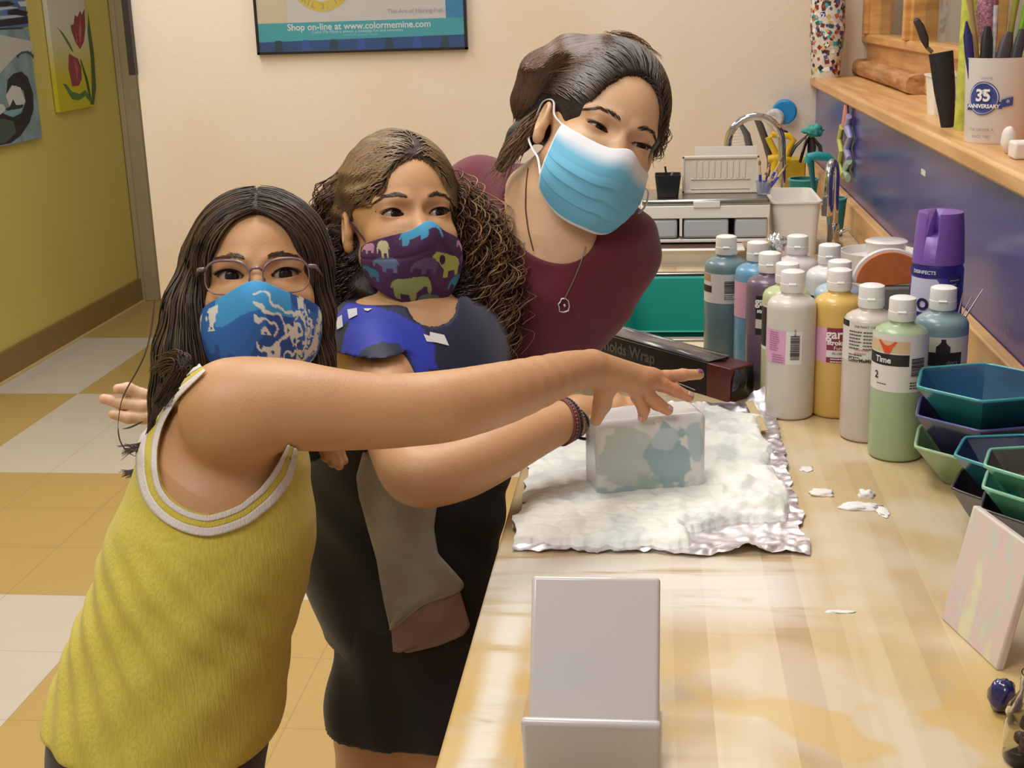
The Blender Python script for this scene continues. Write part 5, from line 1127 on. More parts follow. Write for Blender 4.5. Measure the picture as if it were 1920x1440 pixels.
def hair_base(nm,f,lo,hi,h,col,par): 
    V,Fq=polygonize(f,lo,hi,h); cols=np.ones((len(V),4)); k=np.array([nse(a*1,b*1,c*.2,55,3) for a,b,c in V]) if len(V)<90000 else RS.rand(len(V))-.5
    cols[:,:3]=np.array(C(col))[:3]*(1+.35*k)[:,None]; return obj(nm,fastmesh(nm,V,Fq,cols),mat('hair_mass','#ffffff',.55,vcol=True,bump=.0012,bscale=160),par,angle=0)
def cols_for(V,fn): 
    c=np.ones((len(V),4)); c[:,:3]=fn(V); return c
def hand(fw,wr,knuckles,fingers,thumb,pr=.0115,k=.010):
    """palm from wrist to the knuckles, five separate fingers; every point is (u,v,Z)"""
    g=[]; w=PT(*wr); K=[PT(*p) for p in knuckles]
    def f(P):
        d=None
        for q in K:
            e=s_cone(P,w,q,fw,pr); d=e if d is None else smin(d,e,k)
        for i in range(3): d=smin(d,s_cone(P,K[i],K[i+1],pr*.92,pr*.92),.008)
        fd=None
        for q,fi in zip(K,fingers):
            pts=[q]+[PT(*p) for p in fi[0]]; e=s_chain(P,pts,fi[1],.003); fd=e if fd is None else smin(fd,e,.0012)
        tp=[w+(K[0]-w)*.25]+[PT(*p) for p in thumb[0]]; e=s_chain(P,tp,thumb[1],.004); 
        d=smin(d,e,.007); return smin(d,fd,.005)
    allp=K+[w]+[PT(*p) for fi in fingers for p in fi[0]]+[PT(*p) for p in thumb[0]]; c=np.mean(allp,0); r=max(np.linalg.norm(p-c) for p in allp)+.02
    return Grp(c,r,f),allp
def nails(par,fins,col='#c98f96'):
    pass
IMX=MC.T@np.array([1.0,0,0])   # image-right axis in the world

def scalp(H,f,N,zmin=-.01,off=.0012,opf=None):
    D=unit(RS.randn(N*3,3)); D[:,2]=np.abs(D[:,2])*1.0-.12; L=np.array([0,-.02,.03])+unit(D)*.11; P=snap(f,toW(H,L),off,6); L=toL(H,P)
    ok=(np.abs(f(P)-off)<.002)&(L[:,2]>zmin)
    if opf is not None: ok&=opf(L)
    return P[ok][:N]
# ---------------------------------------------------------------- girl in the yellow top
M_skin1=skin_mat('warm_skin_a','#c8986c','#b07c54')
g1=thing('person','girl in glasses and a yellow tank top reaching one arm over the foam','person',(PT(300,1500,1.4)[0],PT(300,1500,1.4)[1],0)); g1inv=-ctr(g1)
def setp(o): o.matrix_parent_inverse=Matrix.Translation(Vector(g1inv)); return o
H1=frame(482,515,1.375,7,-3,2.5,.905,.86)
torso1p=[(285,1560,1.42),(298,1400,1.41),(337,1250,1.40),(374,1100,1.39),(413,990,1.39),(425,880,1.385),(444,842,1.38),(452,805,1.38)]
tw1=[.098,.102,.100,.094,.089,.078,.062,.045]; 
T1p=[PT(*p) for p in torso1p]
def torso1(P): return s_chain(P,T1p,[.118,.118,.112,.108,.103,.087,.066,.050],.03,(IMX,.86))
arm1=chain([(432,768,1.295),(520,758,1.295),(600,766,1.30),(700,771,1.315),(775,768,1.33),(850,759,1.345),(950,735,1.39),(1060,700,1.455),(1108,690,1.485)],[.049,.044,.0405,.0365,.0350,.0348,.0315,.0230,.0182],.015)
h1,h1p=hand(.0165,(1110,690,1.488),[(1188,722,1.515),(1200,716,1.52),(1212,712,1.528),(1222,708,1.537)],
  [([(1196,745,1.523),(1207,768,1.53),(1205,782,1.535)],[.0085,.0078,.007,.0058]),
   ([(1213,740,1.528),(1232,757,1.535),(1252,769,1.54)],[.0092,.0088,.0080,.0064]),
   ([(1240,721,1.538),(1264,731,1.545),(1291,744,1.55)],[.0090,.0085,.0078,.0066]),
   ([(1248,707,1.546),(1280,703,1.555),(1311,702,1.563)],[.0088,.0080,.0072,.0060])],
  ([(1135,724,1.50),(1129,758,1.515),(1117,788,1.525)],[.014,.0135,.0105,.0072]),pr=.0105)
neck1=lambda P:s_cone(P,toW(H1,(0,-.012,-.05)),T1p[-1],.043*.9,.05)
armL1=chain([(455,775,1.49),(490,850,1.53),(545,820,1.52),(587,800,1.50)],[.042,.034,.026,.02],.02)
h1b,_=hand(.014,(585,800,1.50),[(606,822,1.49),(613,824,1.492),(620,825,1.495),(627,825,1.50)],
  [([(608,842,1.488),(612,858,1.487)],[.0070,.0064,.0055]),([(618,848,1.490),(624,868,1.489)],[.0070,.0064,.0055]),([(628,850,1.493),(636,873,1.492)],[.0070,.0064,.0055]),([(636,846,1.50),(645,864,1.50)],[.0066,.006,.005])],
  ([(600,812,1.485),(604,830,1.482)],[.009,.008,.0065]),pr=.0095)
head1=Grp(H1['O'],.165,lambda P:s_head(toL(H1,P),.0052,.06)*H1['s'])
sh1=chain([(445,772,1.30),(455,765,1.46)],[.044,.042],.02)
legs1=[]
hipc=T1p[0]
for q,dy in ((0,-.065),(1,.065)):
    a=hipc+[0.0,dy,0]; legs1.append(chain([a,a+[-.01,0,-.22],a+[-.03,0,-.36],[a[0]-.05,a[1],.06]],[.085,.062,.048,.034],.02))
    legs1.append(chain([[a[0]-.06,a[1],.035],[a[0]+.09,a[1],.025]],[.035,.028],.02))
f1=union([(torso1,.03),(sh1,.03),(neck1,.02),(head1,.012),(arm1,.022),(h1,.006),(armL1,.02),(h1b,.006)]+[(l,.02) for l in legs1],.02)
lo,hi=bounds([T1p[0]+[-.25,-.14,0],T1p[-1],toW(H1,(0,0,.14)),toW(H1,(0,.13,0))]+h1p,.03); lo[2]=.0; lo[0]-=.02; hi[1]+=.08
lo=np.minimum(lo,T1p[3]-.17)
hl,hh=bounds(h1p,.022); el,eh=bounds([toW(H1,(x,y,z)) for x in (-.055,.055) for y in (.045,.11) for z in (-.03,.03)],.004); Hl,Hh=H1['O']-.135,H1['O']+.135
V,Fq=mesh_regions(f1,[(lo,hi,.0042),(Hl,Hh,.0026),(hl,hh,.0017),(el,eh,.0013)])
def skcol(H,V,hands=()):
    c=np.ones((len(V),3)); L=toL(H,V); 
    for q in (-1,1):
        e=np.array([q*.0315,.0615,0]); dd=np.linalg.norm(L-e,axis=1); z=L[:,2]; 
        k=np.clip(1-np.abs(dd-.0155)/.0028,0,1)*(L[:,1]>.06); c*=(1-.30*k[:,None]*np.array([.6,1,1]))
        ck=np.clip(1-np.linalg.norm((L-[q*.04,.07,-.03])/[.02,.03,.015],axis=1),0,1); c*=(1-.12*ck[:,None]*np.array([-.2,1,.9]))
    nk=np.clip(1-np.linalg.norm((L-[0,.1,-.03])/[.014,.03,.02],axis=1),0,1); c*=(1-.15*nk[:,None]*np.array([-.3,1,1]))
    for p,r in hands:
        k=np.clip(1.3-np.linalg.norm(V-p,axis=1)/r,0,1); c*=(1-k[:,None]*np.array([-.12,.04,-.02]))
    return c
body1=setp(obj('body',fastmesh('body',V,Fq,cols_for(V,lambda V:skcol(H1,V,[(PT(1250,740,1.54),.05)]))),M_skin1,g1,angle=0))
for q in (-1,1):
    setp(eye(H1,q,g1,'#2b1810',(.10,-.02)))
n0=len(bpy.data.objects)
for q in (-1,1): facial_hair(H1,f1,g1,q,[(.012,.0185),(.027,.0225),(.043,.0215),(.053,.016)],'#553c2d',.0052,.06,n=170)
# nails
def nail(p0,p1,r,col,par,f,side=(0,0,1)):
    a=PT(*p0); b=PT(*p1); d=nz(b-a); up=nz(np.array(side,float)-d*(np.array(side)@d)); s_=np.cross(d,up); mb=MB(); P=np.zeros((6,7,3))
    for i in range(6):
        for j in range(7):
            t_=i/5; w=(j/6-.5)*2; P[i,j]=b+d*(-.004+.0075*t_)+s_*w*r*.62*(1-.5*max(0,t_-.6))+up*r*1.1
    P=snap(f,P.reshape(-1,3),.0005,3).reshape(P.shape); mb.grid(P); return obj('fingernail',mb,mat('nail_'+col[1:],col,.2,coat=.4),par,angle=0,solid=.0005)
for a,b,c_ in (((1280,703,1.555),(1311,702,1.563),'#8a4a6a'),((1264,731,1.545),(1291,744,1.55),'#c9a09a'),((1232,757,1.535),(1252,769,1.54),'#c9a09a'),((1207,768,1.53),(1205,782,1.535),'#c9a09a')):
    nail(a,b,.006,c_,g1,f1,(-.1,-.5,.8))
# tank top
arm_in=[(425,672),(385,694),(354,722),(333,742),(312,775),(300,800),(291,840),(291,884),(298,915),(314,938),(332,952),(356,964),(389,971),(420,963),(450,951),(489,920),(512,890),(528,862),(541,836),(552,800)]
poly_out=arm_in+[(700,800),(700,560),(425,560)]
yq=1.27
_tw,_=trace(lambda P:torso1(P)-.007,np.array([p[0] for p in poly_out],float),np.array([p[1] for p in poly_out],float)); _tw=[w if 0<i<20 and w[1]<1.5 else PT(*poly_out[i],1.30) for i,w in enumerate(_tw)]
polyW=[(w[0],w[2]) for w in _tw]
def psdf(P,poly):
    x,z=P[:,0],P[:,2]; d=np.full(len(P),9.0); n=len(poly)
    for i in range(n):
        a=np.array(poly[i]);b=np.array(poly[(i+1)%n]); e=b-a; w=np.stack([x-a[0],z-a[1]],1); t=np.clip((w@e)/(e@e),0,1); d=np.minimum(d,np.linalg.norm(w-t[:,None]*e,axis=1))
    return np.where(inpoly(x,z,poly),-d,d)
def fold1(P):
    x,y,z=P[:,0],P[:,1],P[:,2]; ztop=PT(389,985,1.3)[2]; dn=np.clip((ztop-z)/.07,0,1)
    u_=(x+.62*(z-1.0))*1.0; wv=np.sin(u_*150+2.5*np.sin(z*14)+1.2*np.sin(y*25+z*9)); xs=np.clip((PT(520,1150,1.3)[0]-x)/.06,0,1)
    return .0021*wv*dn*(.25+.75*xs)*np.clip((z-.56)/.12,.35,1)+.0012*np.sin(x*60-z*75)*dn
def tank_s(P): 
    d=torso1(P)-.0065
    d2=s_chain(P,[T1p[0],T1p[1],T1p[2]],[.122,.121,.113],.03,(IMX,.93))-.006
    return smin(d,d2,.02)-fold1(P)
zhem=.0
hemA=PT(110,1418,1.3)[2]; hemx0=PT(110,1418,1.3)[0]; 
def tank(P):
    d=tank_s(P); hem=(hemA-.17*(P[:,0]-hemx0)-.004-P[:,2]); 
    d=smax(d,hem,.006); d=np.maximum(d,-psdf(P,polyW)*.9)
    return np.maximum(d,P[:,2]-PT(340,688,1.3)[2])
lo,hi=bounds(T1p,.0); lo-=np.array([.17,.17,0]); hi+=np.array([.15,.17,.03]); lo[2]=hemA-.09
V,Fq=polygonize(tank,lo,hi,.0034)
def knit(name,a,b_,sc=(700,700,60),dist=.0010):
    m=node_mat(name); N,L=nt(m); b=N['Principled BSDF']; P,s=geo(N,L); wv=NOISE(N,L,MAPV(N,L,P,sc),1,2)
    c=MIX(N,L,MATH(N,L,'MULTIPLY',RAMP(N,L,wv,.35,.65),.5),C(a),C(b_)); L.new(c,b.inputs['Base Color']); b.inputs['Roughness'].default_value=.85; b.inputs['Sheen Weight'].default_value=.15
    bp=N.new('ShaderNodeBump'); bp.inputs['Distance'].default_value=dist; L.new(wv,bp.inputs['Height']); L.new(bp.outputs[0],b.inputs['Normal']); return m
tk=setp(obj('tank_top',fastmesh('tank_top',V,Fq),knit('yellow_rib_knit','#cdbc4c','#bba840',(420,420,35)),g1,angle=0))
def ribbon(nm,f,pts,w0,w1,off,m,par,wsc=None,n=90,Z=None):
    pts=np.array(pts,float); seg=np.r_[0,np.cumsum(np.linalg.norm(np.diff(pts,axis=0),axis=1))]; t=np.linspace(0,seg[-1],n); q=np.stack([np.interp(t,seg,pts[:,k]) for k in (0,1)],1)
    for _ in range(3): q[1:-1]=(q[:-2]+2*q[1:-1]+q[2:])/4
    tg=np.gradient(q,axis=0); tg/=np.linalg.norm(tg,axis=1,keepdims=True); nn_=np.stack([tg[:,1]*-1,tg[:,0]],1)
    k=5; P=np.zeros((k,n,3)); sc=np.ones(n) if wsc is None else wsc(np.linspace(0,1,n))
    for i in range(k):
        w=(w0+(w1-w0)*i/(k-1))*sc; uv=q+nn_*w[:,None]; W,_=trace(f,uv[:,0],uv[:,1],Z1=1.355,off=off+(.0007 if 0<i<k-1 else 0)); W=snap(f,W,off,2); P[i]=W
    mb=MB(); mb.grid(P); return obj(nm,mb,m,par,solid=.0012,angle=0)
tr_f=lambda P:np.minimum(tank_s(P),f1(P)-.001)
inner=arm_in[1:-1]
wsc=lambda t:np.clip(.45+t*6,.45,1)*np.clip((1-t)*5+.55,.5,1)
Mwt=knit('white_rib_trim','#d8cfc8','#c9bfb8'); Myt=knit('yellow_rib_trim','#cdbb45','#bba636')
for nm,a,b,m,o_ in (('inner_white_trim',-3,8,Mwt,.003),('yellow_trim',8,20,Myt,.0024),('outer_white_trim',20,36,Mwt,.003)): setp(ribbon(nm,tr_f,inner,a,b,o_,m,g1,wsc))
# dark leggings
def leg_f(P):
    d=None
    for l in legs1[0::2]: e=l(P); d=e if d is None else smin(d,e,.02)
    d=smin(d,torso1(P),.03)-.006
    return np.maximum(np.maximum(d,.07-P[:,2]),P[:,2]-hemA-.04)
lo,hi=bounds([T1p[0],T1p[1]],.17); lo[2]=.03; hi[2]=hemA+.06; lo[0]-=.06
V,Fq=polygonize(leg_f,lo,hi,.007); setp(obj('leggings',fastmesh('l',V,Fq),mat('black_cotton','#2c2729',.85,sheen=.2),g1,angle=0))
# glasses
def g_outline(q,n=44):
    out=[]
    for k in range(n):
        a=2*math.pi*k/n; x=.0262*np.sign(math.cos(a))*abs(math.cos(a))**.72; z=.0195*np.sign(math.sin(a))*abs(math.sin(a))**.8; z=z*(1.0 if z>0 else 1.02)+.002*(x/.026)*(1 if z>0 else 0)
        X=q*(.0335+x); out.append((X,.0945-.9*abs(X)**1.75*2.6,z-.003))
    return out
Mgf=mat('translucent_mauve_frame','#8d6f78',.2,coat=.6,trans=.3); Mgl=mat('spectacle_lens','#ffffff',.02,trans=1,ior=1.06)
fr=MB()
for q in (-1,1):
    ol=[toW(H1,p) for p in g_outline(q)]; fr.tube(ol,[.0008+.0009*max(0,math.sin(2*math.pi*k/44)) for k in range(44)],8,closed=True)
    fr.tube([toW(H1,p) for p in ((q*.0600,.082,.008),(q*.0665,.074,.0085),(q*.071,.05,.006),(q*.075,.02,.002),(q*.077,-.005,-.003),(q*.077,-.018,-.012))],[.0022,.0026,.0016,.0013,.0013,.001],8)
fr.tube([toW(H1,p) for p in ((-.0085,.0915,.002),(-.004,.096,.0055),(.004,.096,.0055),(.0085,.0915,.002))],.0016,8)
for q in (-1,1): fr.sphere(toW(H1,(q*.0085,.0865,-.008)),(.0022,.0022,.004),8,6)
gf=setp(obj('glasses',fr,Mgf,g1,angle=0))
for q in (-1,1):
    mb=MB(); ol=[toW(H1,p) for p in g_outline(q)]; mb.add(ol,[tuple(range(44))]); setp(obj('lens',mb,Mgl,g1,solid=.0008)).parent=g1
# mask with wave pattern
def msk(H,par,name,label_mat,phim,zt,zb,colf,setp,dispf=None,off=.006,noser=.024,ns=151,ntt=101):
    SS,TT,L,W=mask_sheet(H,phim,zt,zb,off=off,dispf=dispf,noser=noser,ns=ns,ntt=ntt)
    mb=MB(); mb.grid(W,0,colf(SS,TT)); o=obj(name,mb,label_mat,par,solid=.0016,angle=0); setp(o)
    return SS,TT,L,W,o
def colmix(base,shape): return np.broadcast_to(np.array(C(base)),shape+(4,)).copy()
def nzarr(S_,T_,sx,sy,seed,o=3,warp=0):
    r=np.empty(S_.shape)
    for i in range(S_.shape[0]):
        for j in range(S_.shape[1]): r[i,j]=MN.fractal(Vector((S_[i,j]*sx+seed,T_[i,j]*sy,seed*.7)),1.0,2.0,o)
    return r
def col_wave(S_,T_):
    c=colmix('#2a4f9a',S_.shape); n1=nzarr(S_,T_,2.0,1.6,3,2); c[n1>.06]=C('#2f68b5'); c[(T_<.30+.1*n1)&(S_>-.5)&(S_<.35)]=C('#3f96cf')
    n2=nzarr(S_,T_,5,3.2,9,3); w=nzarr(S_,T_,1.4,1.2,5,2)
    th=np.arctan2((T_-.55),(S_-.15))*1.0; rr=np.hypot((S_-.15)*1.0,(T_-.55)*1.1)
    sp=np.sin(rr*34+th*1.5+n2*7); wm=(sp>.55)&(rr<.5)&(S_>-.02); wm|=(np.abs(n2)<.05)&(S_>.25)&(T_>.08); wm|=(n2>.16)&(S_>.45); wm|=(n2>.10)&(S_<-.45)&(T_<.42)&(T_>.08)
    c[wm]=C('#d6d6ce'); return c
msk(H1,g1,'face_mask',mat('printed_cotton','#ffffff',.75,vcol=True),62,lambda s:-.0195-.020*np.abs(s)**1.3-.006*np.exp(-(s/.2)**2)*-1.2,lambda s:-.122+.035*np.abs(s)**2.2,col_wave,setp)
for q in (-1,1):
    mb=MB(); mb.tube([toW(H1,p) for p in ((q*.062,.035,-.045),(q*.072,.015,-.03),(q*.081,-.01,-.0),(q*.083,-.025,.005))],.0012,6); setp(obj('ear_loop',mb,mat('blue_elastic','#3f5f9a',.7),g1))
# hair
hd=lambda P:toL(H1,P)
def hairv1(P):
    L=toL(H1,P); s=H1['s']
    cap=s_ell(L,(-.002,-.016,.034),(.0840,.107,.097)); 
    # face opening: narrow at the parting, wide at the cheeks
    op=s_ell(L,(-.002,.105,-.045),(.066,.085,.140))
    cap=smax(cap,-op,.006)
    def ch(pts,rad,fl=None):
        return s_chain(L,[np.array(p) for p in pts],rad,.02,fl)
    cu=ch([(-.064,.0,.03),(-.082,.010,-.03),(-.095,.010,-.085),(-.102,.000,-.135),(-.108,-.01,-.18),(-.112,-.02,-.225)],[.026,.029,.031,.031,.028,.015],((0,1,0),.9))
    cu=smin(cu,ch([(-.05,-.05,.0),(-.06,-.06,-.08),(-.07,-.06,-.16),(-.085,-.05,-.25)],[.045,.045,.045,.03]),.02)
    cr=ch([(.060,.0,.02),(.060,.008,-.04),(.058,.012,-.10),(.058,.01,-.18)],[.021,.020,.020,.022],((0,1,0),.9))
    cr=smin(cr,ch([(.035,-.05,.0),(.034,-.06,-.08),(.034,-.06,-.18)],[.045,.042,.040]),.02)
    cb=ch([(0,-.06,.0),(0,-.07,-.16)],[.05,.05])
    d=smin(smin(cap,cu,.02),smin(cr,cb,.02),.02)
    d=smax(d,-s_ell(L,(0,.080,-.075),(.054,.10,.10)),.008)
    return d*s
lo,hi=bounds([toW(H1,p) for p in ((-.13,-.13,.14),(.13,.12,.14),(-.13,-.13,-.26),(.13,.1,-.26),(.13,-.13,.1),(-.13,.12,-.2))],.01)
hb=setp(hair_base('hair',hairv1,lo,hi,.0038,'#281b19',g1))
Nn=2400; a=RS.rand(Nn); side=np.where(RS.rand(Nn)<.5,-1,1.0); L0=np.stack([side*(.002+.006*RS.rand(Nn)),.082-.17*a,.125+0*a],1); L0[:,2]=.034+.1*np.sqrt(np.maximum(0,1-((L0[:,1]+.016)/.107)**2))
P0=snap(hairv1,toW(H1,L0),.0012,4); up1=H1['R'][:,2]; rt1=H1['R'][:,0]; fw1=H1['R'][:,1]
def dir1(P,t):
    L=toL(H1,P); sd=np.sign(L[:,0]); k=np.clip(L[:,2]/.10,0,1)[:,None]
    return np.array([0,0,-1.0])*(1.15-k*.9)+rt1*(sd*1.0)[:,None]*k*1.1+fw1*(np.where(L[:,1]>-.02,.12,-.15)[:,None]*k)
Pa=flow(hairv1,P0,dir1,30,.0125*(.75+.3*RS.rand(Nn)),.0012,.05)
Pa+= (RS.randn(Nn,1,3)*.0012)
tint=np.clip(np.linspace(.0,1,30)[None]*.0+.10*RS.rand(Nn,1)**3*6,0,.35)*np.ones((1,30))
setp(strands('hair_strands',Pa,.0006+.0008*RS.rand(Nn),'#2f211d',g1,.4,tint=tint*.6))
# loose front locks and flyaways
lk=[]
for k in range(0):
    j=RS.randn(3)*1.6
    lk.append([(322+j[0]*2,560+j[1]*3,1.31),(310+j[0]*2,600,1.30),(318+j[0]*3,640,1.295),(345+j[1]*4,668,1.29),(375+j[2]*4,690+j[0]*3,1.285)])
for k in range(40):
    j=RS.randn(3)*2; lk.append([(300+j[0],720+j[1],1.34),(290+j[1]*1.5,780,1.34),(276+j[2]*1.5,830,1.34),(255+j[0]*2,842+j[1]*2,1.33),(236+j[1]*4,846+j[2]*4,1.33)])
for k in range(30):
    j=RS.randn(3)*2; lk.append([(300+j[0],820+j[1],1.36),(285+j[1],860,1.36),(270+j[2]*1.5,878,1.355),(252+j[0]*2,886+j[1]*2,1.35),(232+j[1]*3,892+j[2]*3,1.35)])
lk+=[[(290,560,1.33),(283,640,1.32),(262,690,1.31),(225,745,1.30),(221,800,1.30)],[(221,800,1.30),(222,825,1.30),(235,845,1.30),(245,852,1.30),(255,856,1.30)],[(268,790,1.32),(256,796,1.32),(245,801,1.32),(238,803,1.32),(230,804,1.32)]]
def smooth_paths(lk,n=20):
    out=[]
    for l in lk:
        p=np.array([PT(*q) for q in l]); t=np.linspace(0,1,len(p)); T=np.linspace(0,1,n); q=np.stack([np.interp(T,t,p[:,i]) for i in range(3)],1)
        for _ in range(8): q[1:-1]=(q[:-2]+2*q[1:-1]+q[2:])/4
        out.append(q)
    return np.array(out)
for k in range(150):
    j=RS.randn(6,2)*4.5; o=RS.randn(2)*5
    lk.append([(a+o[0]+x,b+o[1]+y,c) for (a,b,c),(x,y) in zip(((296,690,1.345),(314,672,1.315),(340,668,1.292),(352,682,1.285),(326,712,1.305),(298,756,1.345)),j)])
sp=smooth_paths(lk); setp(strands('loose_locks',sp,.0007+.0003*RS.rand(len(sp)),'#3d2920',g1,.4))

# ---------------------------------------------------------------- girl in the blue jersey
def person(label,base): 
    t=thing('person',label,'person',(base[0],base[1],0)); return t
M_skin2=skin_mat('warm_skin_b','#cfa074','#b9855c')
H2=frame(783,399,1.655,20,0,4,.935,1.04)
T2p=[PT(*p) for p in ((778,1330,1.76),(768,1190,1.75),(748,1060,1.74),(757,900,1.73),(765,780,1.72),(775,700,1.715),(785,655,1.71))]
R2=[.088,.094,.118,.122,.125,.105,.075]
g2=person('girl in a royal blue jersey wearing a purple elephant-print mask',T2p[0])
VY=np.array([0,1.0,0])
def torso2(P): return s_chain(P,T2p,R2,.03,(VY,.72))
sh2=chain([(690,640,1.69),(880,640,1.75)],[.045,.045])
arm2=chain([(690,652,1.68),(712,720,1.63),(745,820,1.55),(778,890,1.50),(850,880,1.505),(920,850,1.52),(1000,812,1.555),(1070,783,1.585),(1085,776,1.592)],[.045,.041,.036,.0335,.035,.033,.0275,.0215,.0200],.02)
h2,h2p=hand(.017,(1086,776,1.593),[(1150,752,1.625),(1152,758,1.615),(1153,765,1.605),(1150,772,1.598)],
  [([(1180,756,1.625),(1200,766,1.62),(1212,775,1.615)],[.0085,.0078,.007,.006]),([(1182,764,1.612),(1200,774,1.605),(1210,781,1.60)],[.0088,.008,.0072,.006]),
   ([(1178,772,1.60),(1192,781,1.592),(1200,787,1.588)],[.0086,.0078,.007,.006]),([(1168,778,1.592),(1178,787,1.586),(1184,792,1.582)],[.0076,.007,.0062,.0054])],
  ([(1110,784,1.592),(1124,790,1.585),(1134,794,1.578)],[.012,.0105,.0085,.0065]),pr=.0098)
arm2b=chain([(885,665,1.76),(905,800,1.79),(880,930,1.80),(850,1010,1.78)],[.043,.035,.030,.022])
h2b,_=hand(.015,(850,1012,1.78),[(842,1050,1.775),(848,1053,1.78),(854,1053,1.785),(860,1050,1.79)],[([(838,1078,1.775),(836,1100,1.775)],[.008,.0075,.006]),([(846,1082,1.78),(845,1106,1.78)],[.008,.0075,.006]),([(854,1081,1.785),(854,1102,1.785)],[.008,.0075,.006]),([(861,1074,1.79),(862,1092,1.79)],[.0075,.007,.0056])],([(835,1030,1.775),(828,1048,1.772)],[.010,.009,.0065]),pr=.0095)
neck2=lambda P:s_cone(P,toW(H2,(0,-.018,-.05)),PT(790,640,1.71),.040,.046)
head2=Grp(H2['O'],.165,lambda P:s_head(toL(H2,P),.0056,.05)*H2['s'])
legs2=[]
for q in (-1,1):
    a=T2p[0]+np.array([q*.048,0,0]); legs2.append(chain([a,a+[q*.005,0,-.16],a+[q*.005,0,-.30],[a[0]+q*.01,a[1]+.01,.06]],[.064,.056,.046,.032],.02)); legs2.append(chain([[a[0]+q*.01,a[1]+.03,.032],[a[0]+q*.03,a[1]-.09,.024]],[.034,.027],.02))
f2=union([(torso2,.03),(sh2,.04),(neck2,.02),(head2,.012),(arm2,.02),(h2,.006),(arm2b,.02),(h2b,.006)]+[(l,.02) for l in legs2],.02)
lo=np.array([T2p[0][0]-.25,T2p[0][1]-.42,0]); hi=np.array([h2p[0][0]+.12,T2p[0][1]+.30,H2['O'][2]+.18])
hl,hh=bounds(h2p,.022); el,eh=bounds([toW(H2,(x,y,z)) for x in (-.055,.055) for y in (.045,.11) for z in (-.03,.03)],.004)
V,Fq=mesh_regions(f2,[(lo,hi,.0045),(H2['O']-.135,H2['O']+.135,.0026),(hl,hh,.0020),(el,eh,.0013)])
obj('body',fastmesh('body',V,Fq,cols_for(V,lambda V:skcol(H2,V))),M_skin2,g2,angle=0)
for q in (-1,1):
    eye(H2,q,g2,'#26150e',(.25,-.02)); facial_hair(H2,f2,g2,q,[(.013,.0200),(.027,.0245),(.042,.0240),(.052,.0185)],'#4a3022',.0056,.05,n=150)
def tee2(P):
    d=smin(smin(torso2(P),sh2(P),.04),neck2(P),.022)-.007
    d+=.0022*np.sin(P[:,0]*70+P[:,2]*55+1.5*np.sin(P[:,2]*30))*np.clip((1.05-P[:,2])/.2,.1,1)
    nk=s_cone(P,PT(806,588,1.665),PT(790,500,1.69),.034,.060); nk=smin(nk,s_cone(P,PT(802,590,1.60),PT(808,612,1.60),.026,.016),.02); d=smax(d,-nk,.003)
    sl=np.maximum(arm2(P)-.010,PT(712,668,1.60)[2]+ .0-P[:,2]); d=smin(d,sl,.008)
    sl=np.maximum(arm2b(P)-.009,PT(900,780,1.79)[2]-P[:,2]); d=smin(d,sl,.008)
    return np.maximum(np.maximum(d,PT(742,1195,1.75)[2]+.012*np.sin(P[:,0]*22)-P[:,2]),P[:,2]-PT(790,555,1.70)[2])
lo,hi=bounds([T2p[0],T2p[-1]],.02); lo-=[.17,.17,0]; hi+=[.17,.17,.1]; V,Fq=polygonize(tee2,lo,hi,.0034)
def prj(V):
    c=(V-CAM)@MC.T; return 960+F*c[:,0]/-c[:,2],720-F*c[:,1]/-c[:,2]
def tcol(V):
    u,v=prj(V); c=np.tile(np.array(C('#1a181d'))[:3],(len(V),1)); front=V[:,1]<T2p[3][1]+.02
    c[(v<760)]=np.array(C('#17193a'))[:3]
    c[inpoly(u,v,[(625,600),(650,568),(700,572),(745,588),(790,612),(812,640),(818,690),(780,700),(770,670),(748,645),(715,640),(680,655),(655,690),(628,690)])&front]=np.array(C('#2233b4'))[:3]
    c[inpoly(u,v,[(620,690),(618,630),(655,600),(640,650),(640,700)])&front]=np.array(C('#16172c'))[:3]
    return c
obj('jersey',fastmesh('jersey',V,Fq,cols_for(V,tcol)),mat('jersey_knit','#ffffff',.6,vcol=True,sheen=.2),g2,angle=0)
Mw=mat('white_print','#dedde0',.6)
for poly in (((629,598),(641,590),(643,612),(632,618)),((651,580),(669,577),(670,590),(654,598)),((682,578),(698,578),(690,583),(684,582)),((794,626),(806,630),(806,622),(833,628),(842,648),(818,642),(800,640))): decal('white_patch',tee2,poly,Mw,g2,off=.0012)
def shorts2(P):
    d=s_chain(P,[T2p[0],T2p[1],T2p[2]],[.084,.088,.098],.03,(VY,.84))
    for l in legs2[0::2]: d=smin(d,l(P)-.006,.03)
    d-=.006; d+=.002*np.sin(P[:,0]*90+P[:,2]*20)
    return np.maximum(d,PT(740,1440,1.66)[2]+ .03*(P[:,0]-T2p[0][0])*-1-P[:,2])
lo,hi=bounds([T2p[0],T2p[2]],.0); lo-=[.2,.17,.14]; hi+=[.2,.17,0]; hi[2]=T2p[2][2]; V,Fq=polygonize(shorts2,lo,hi,.0045); obj('shorts',fastmesh('shorts',V,Fq),mat('black_shorts','#2a2628',.8,sheen=.2),g2,angle=0)
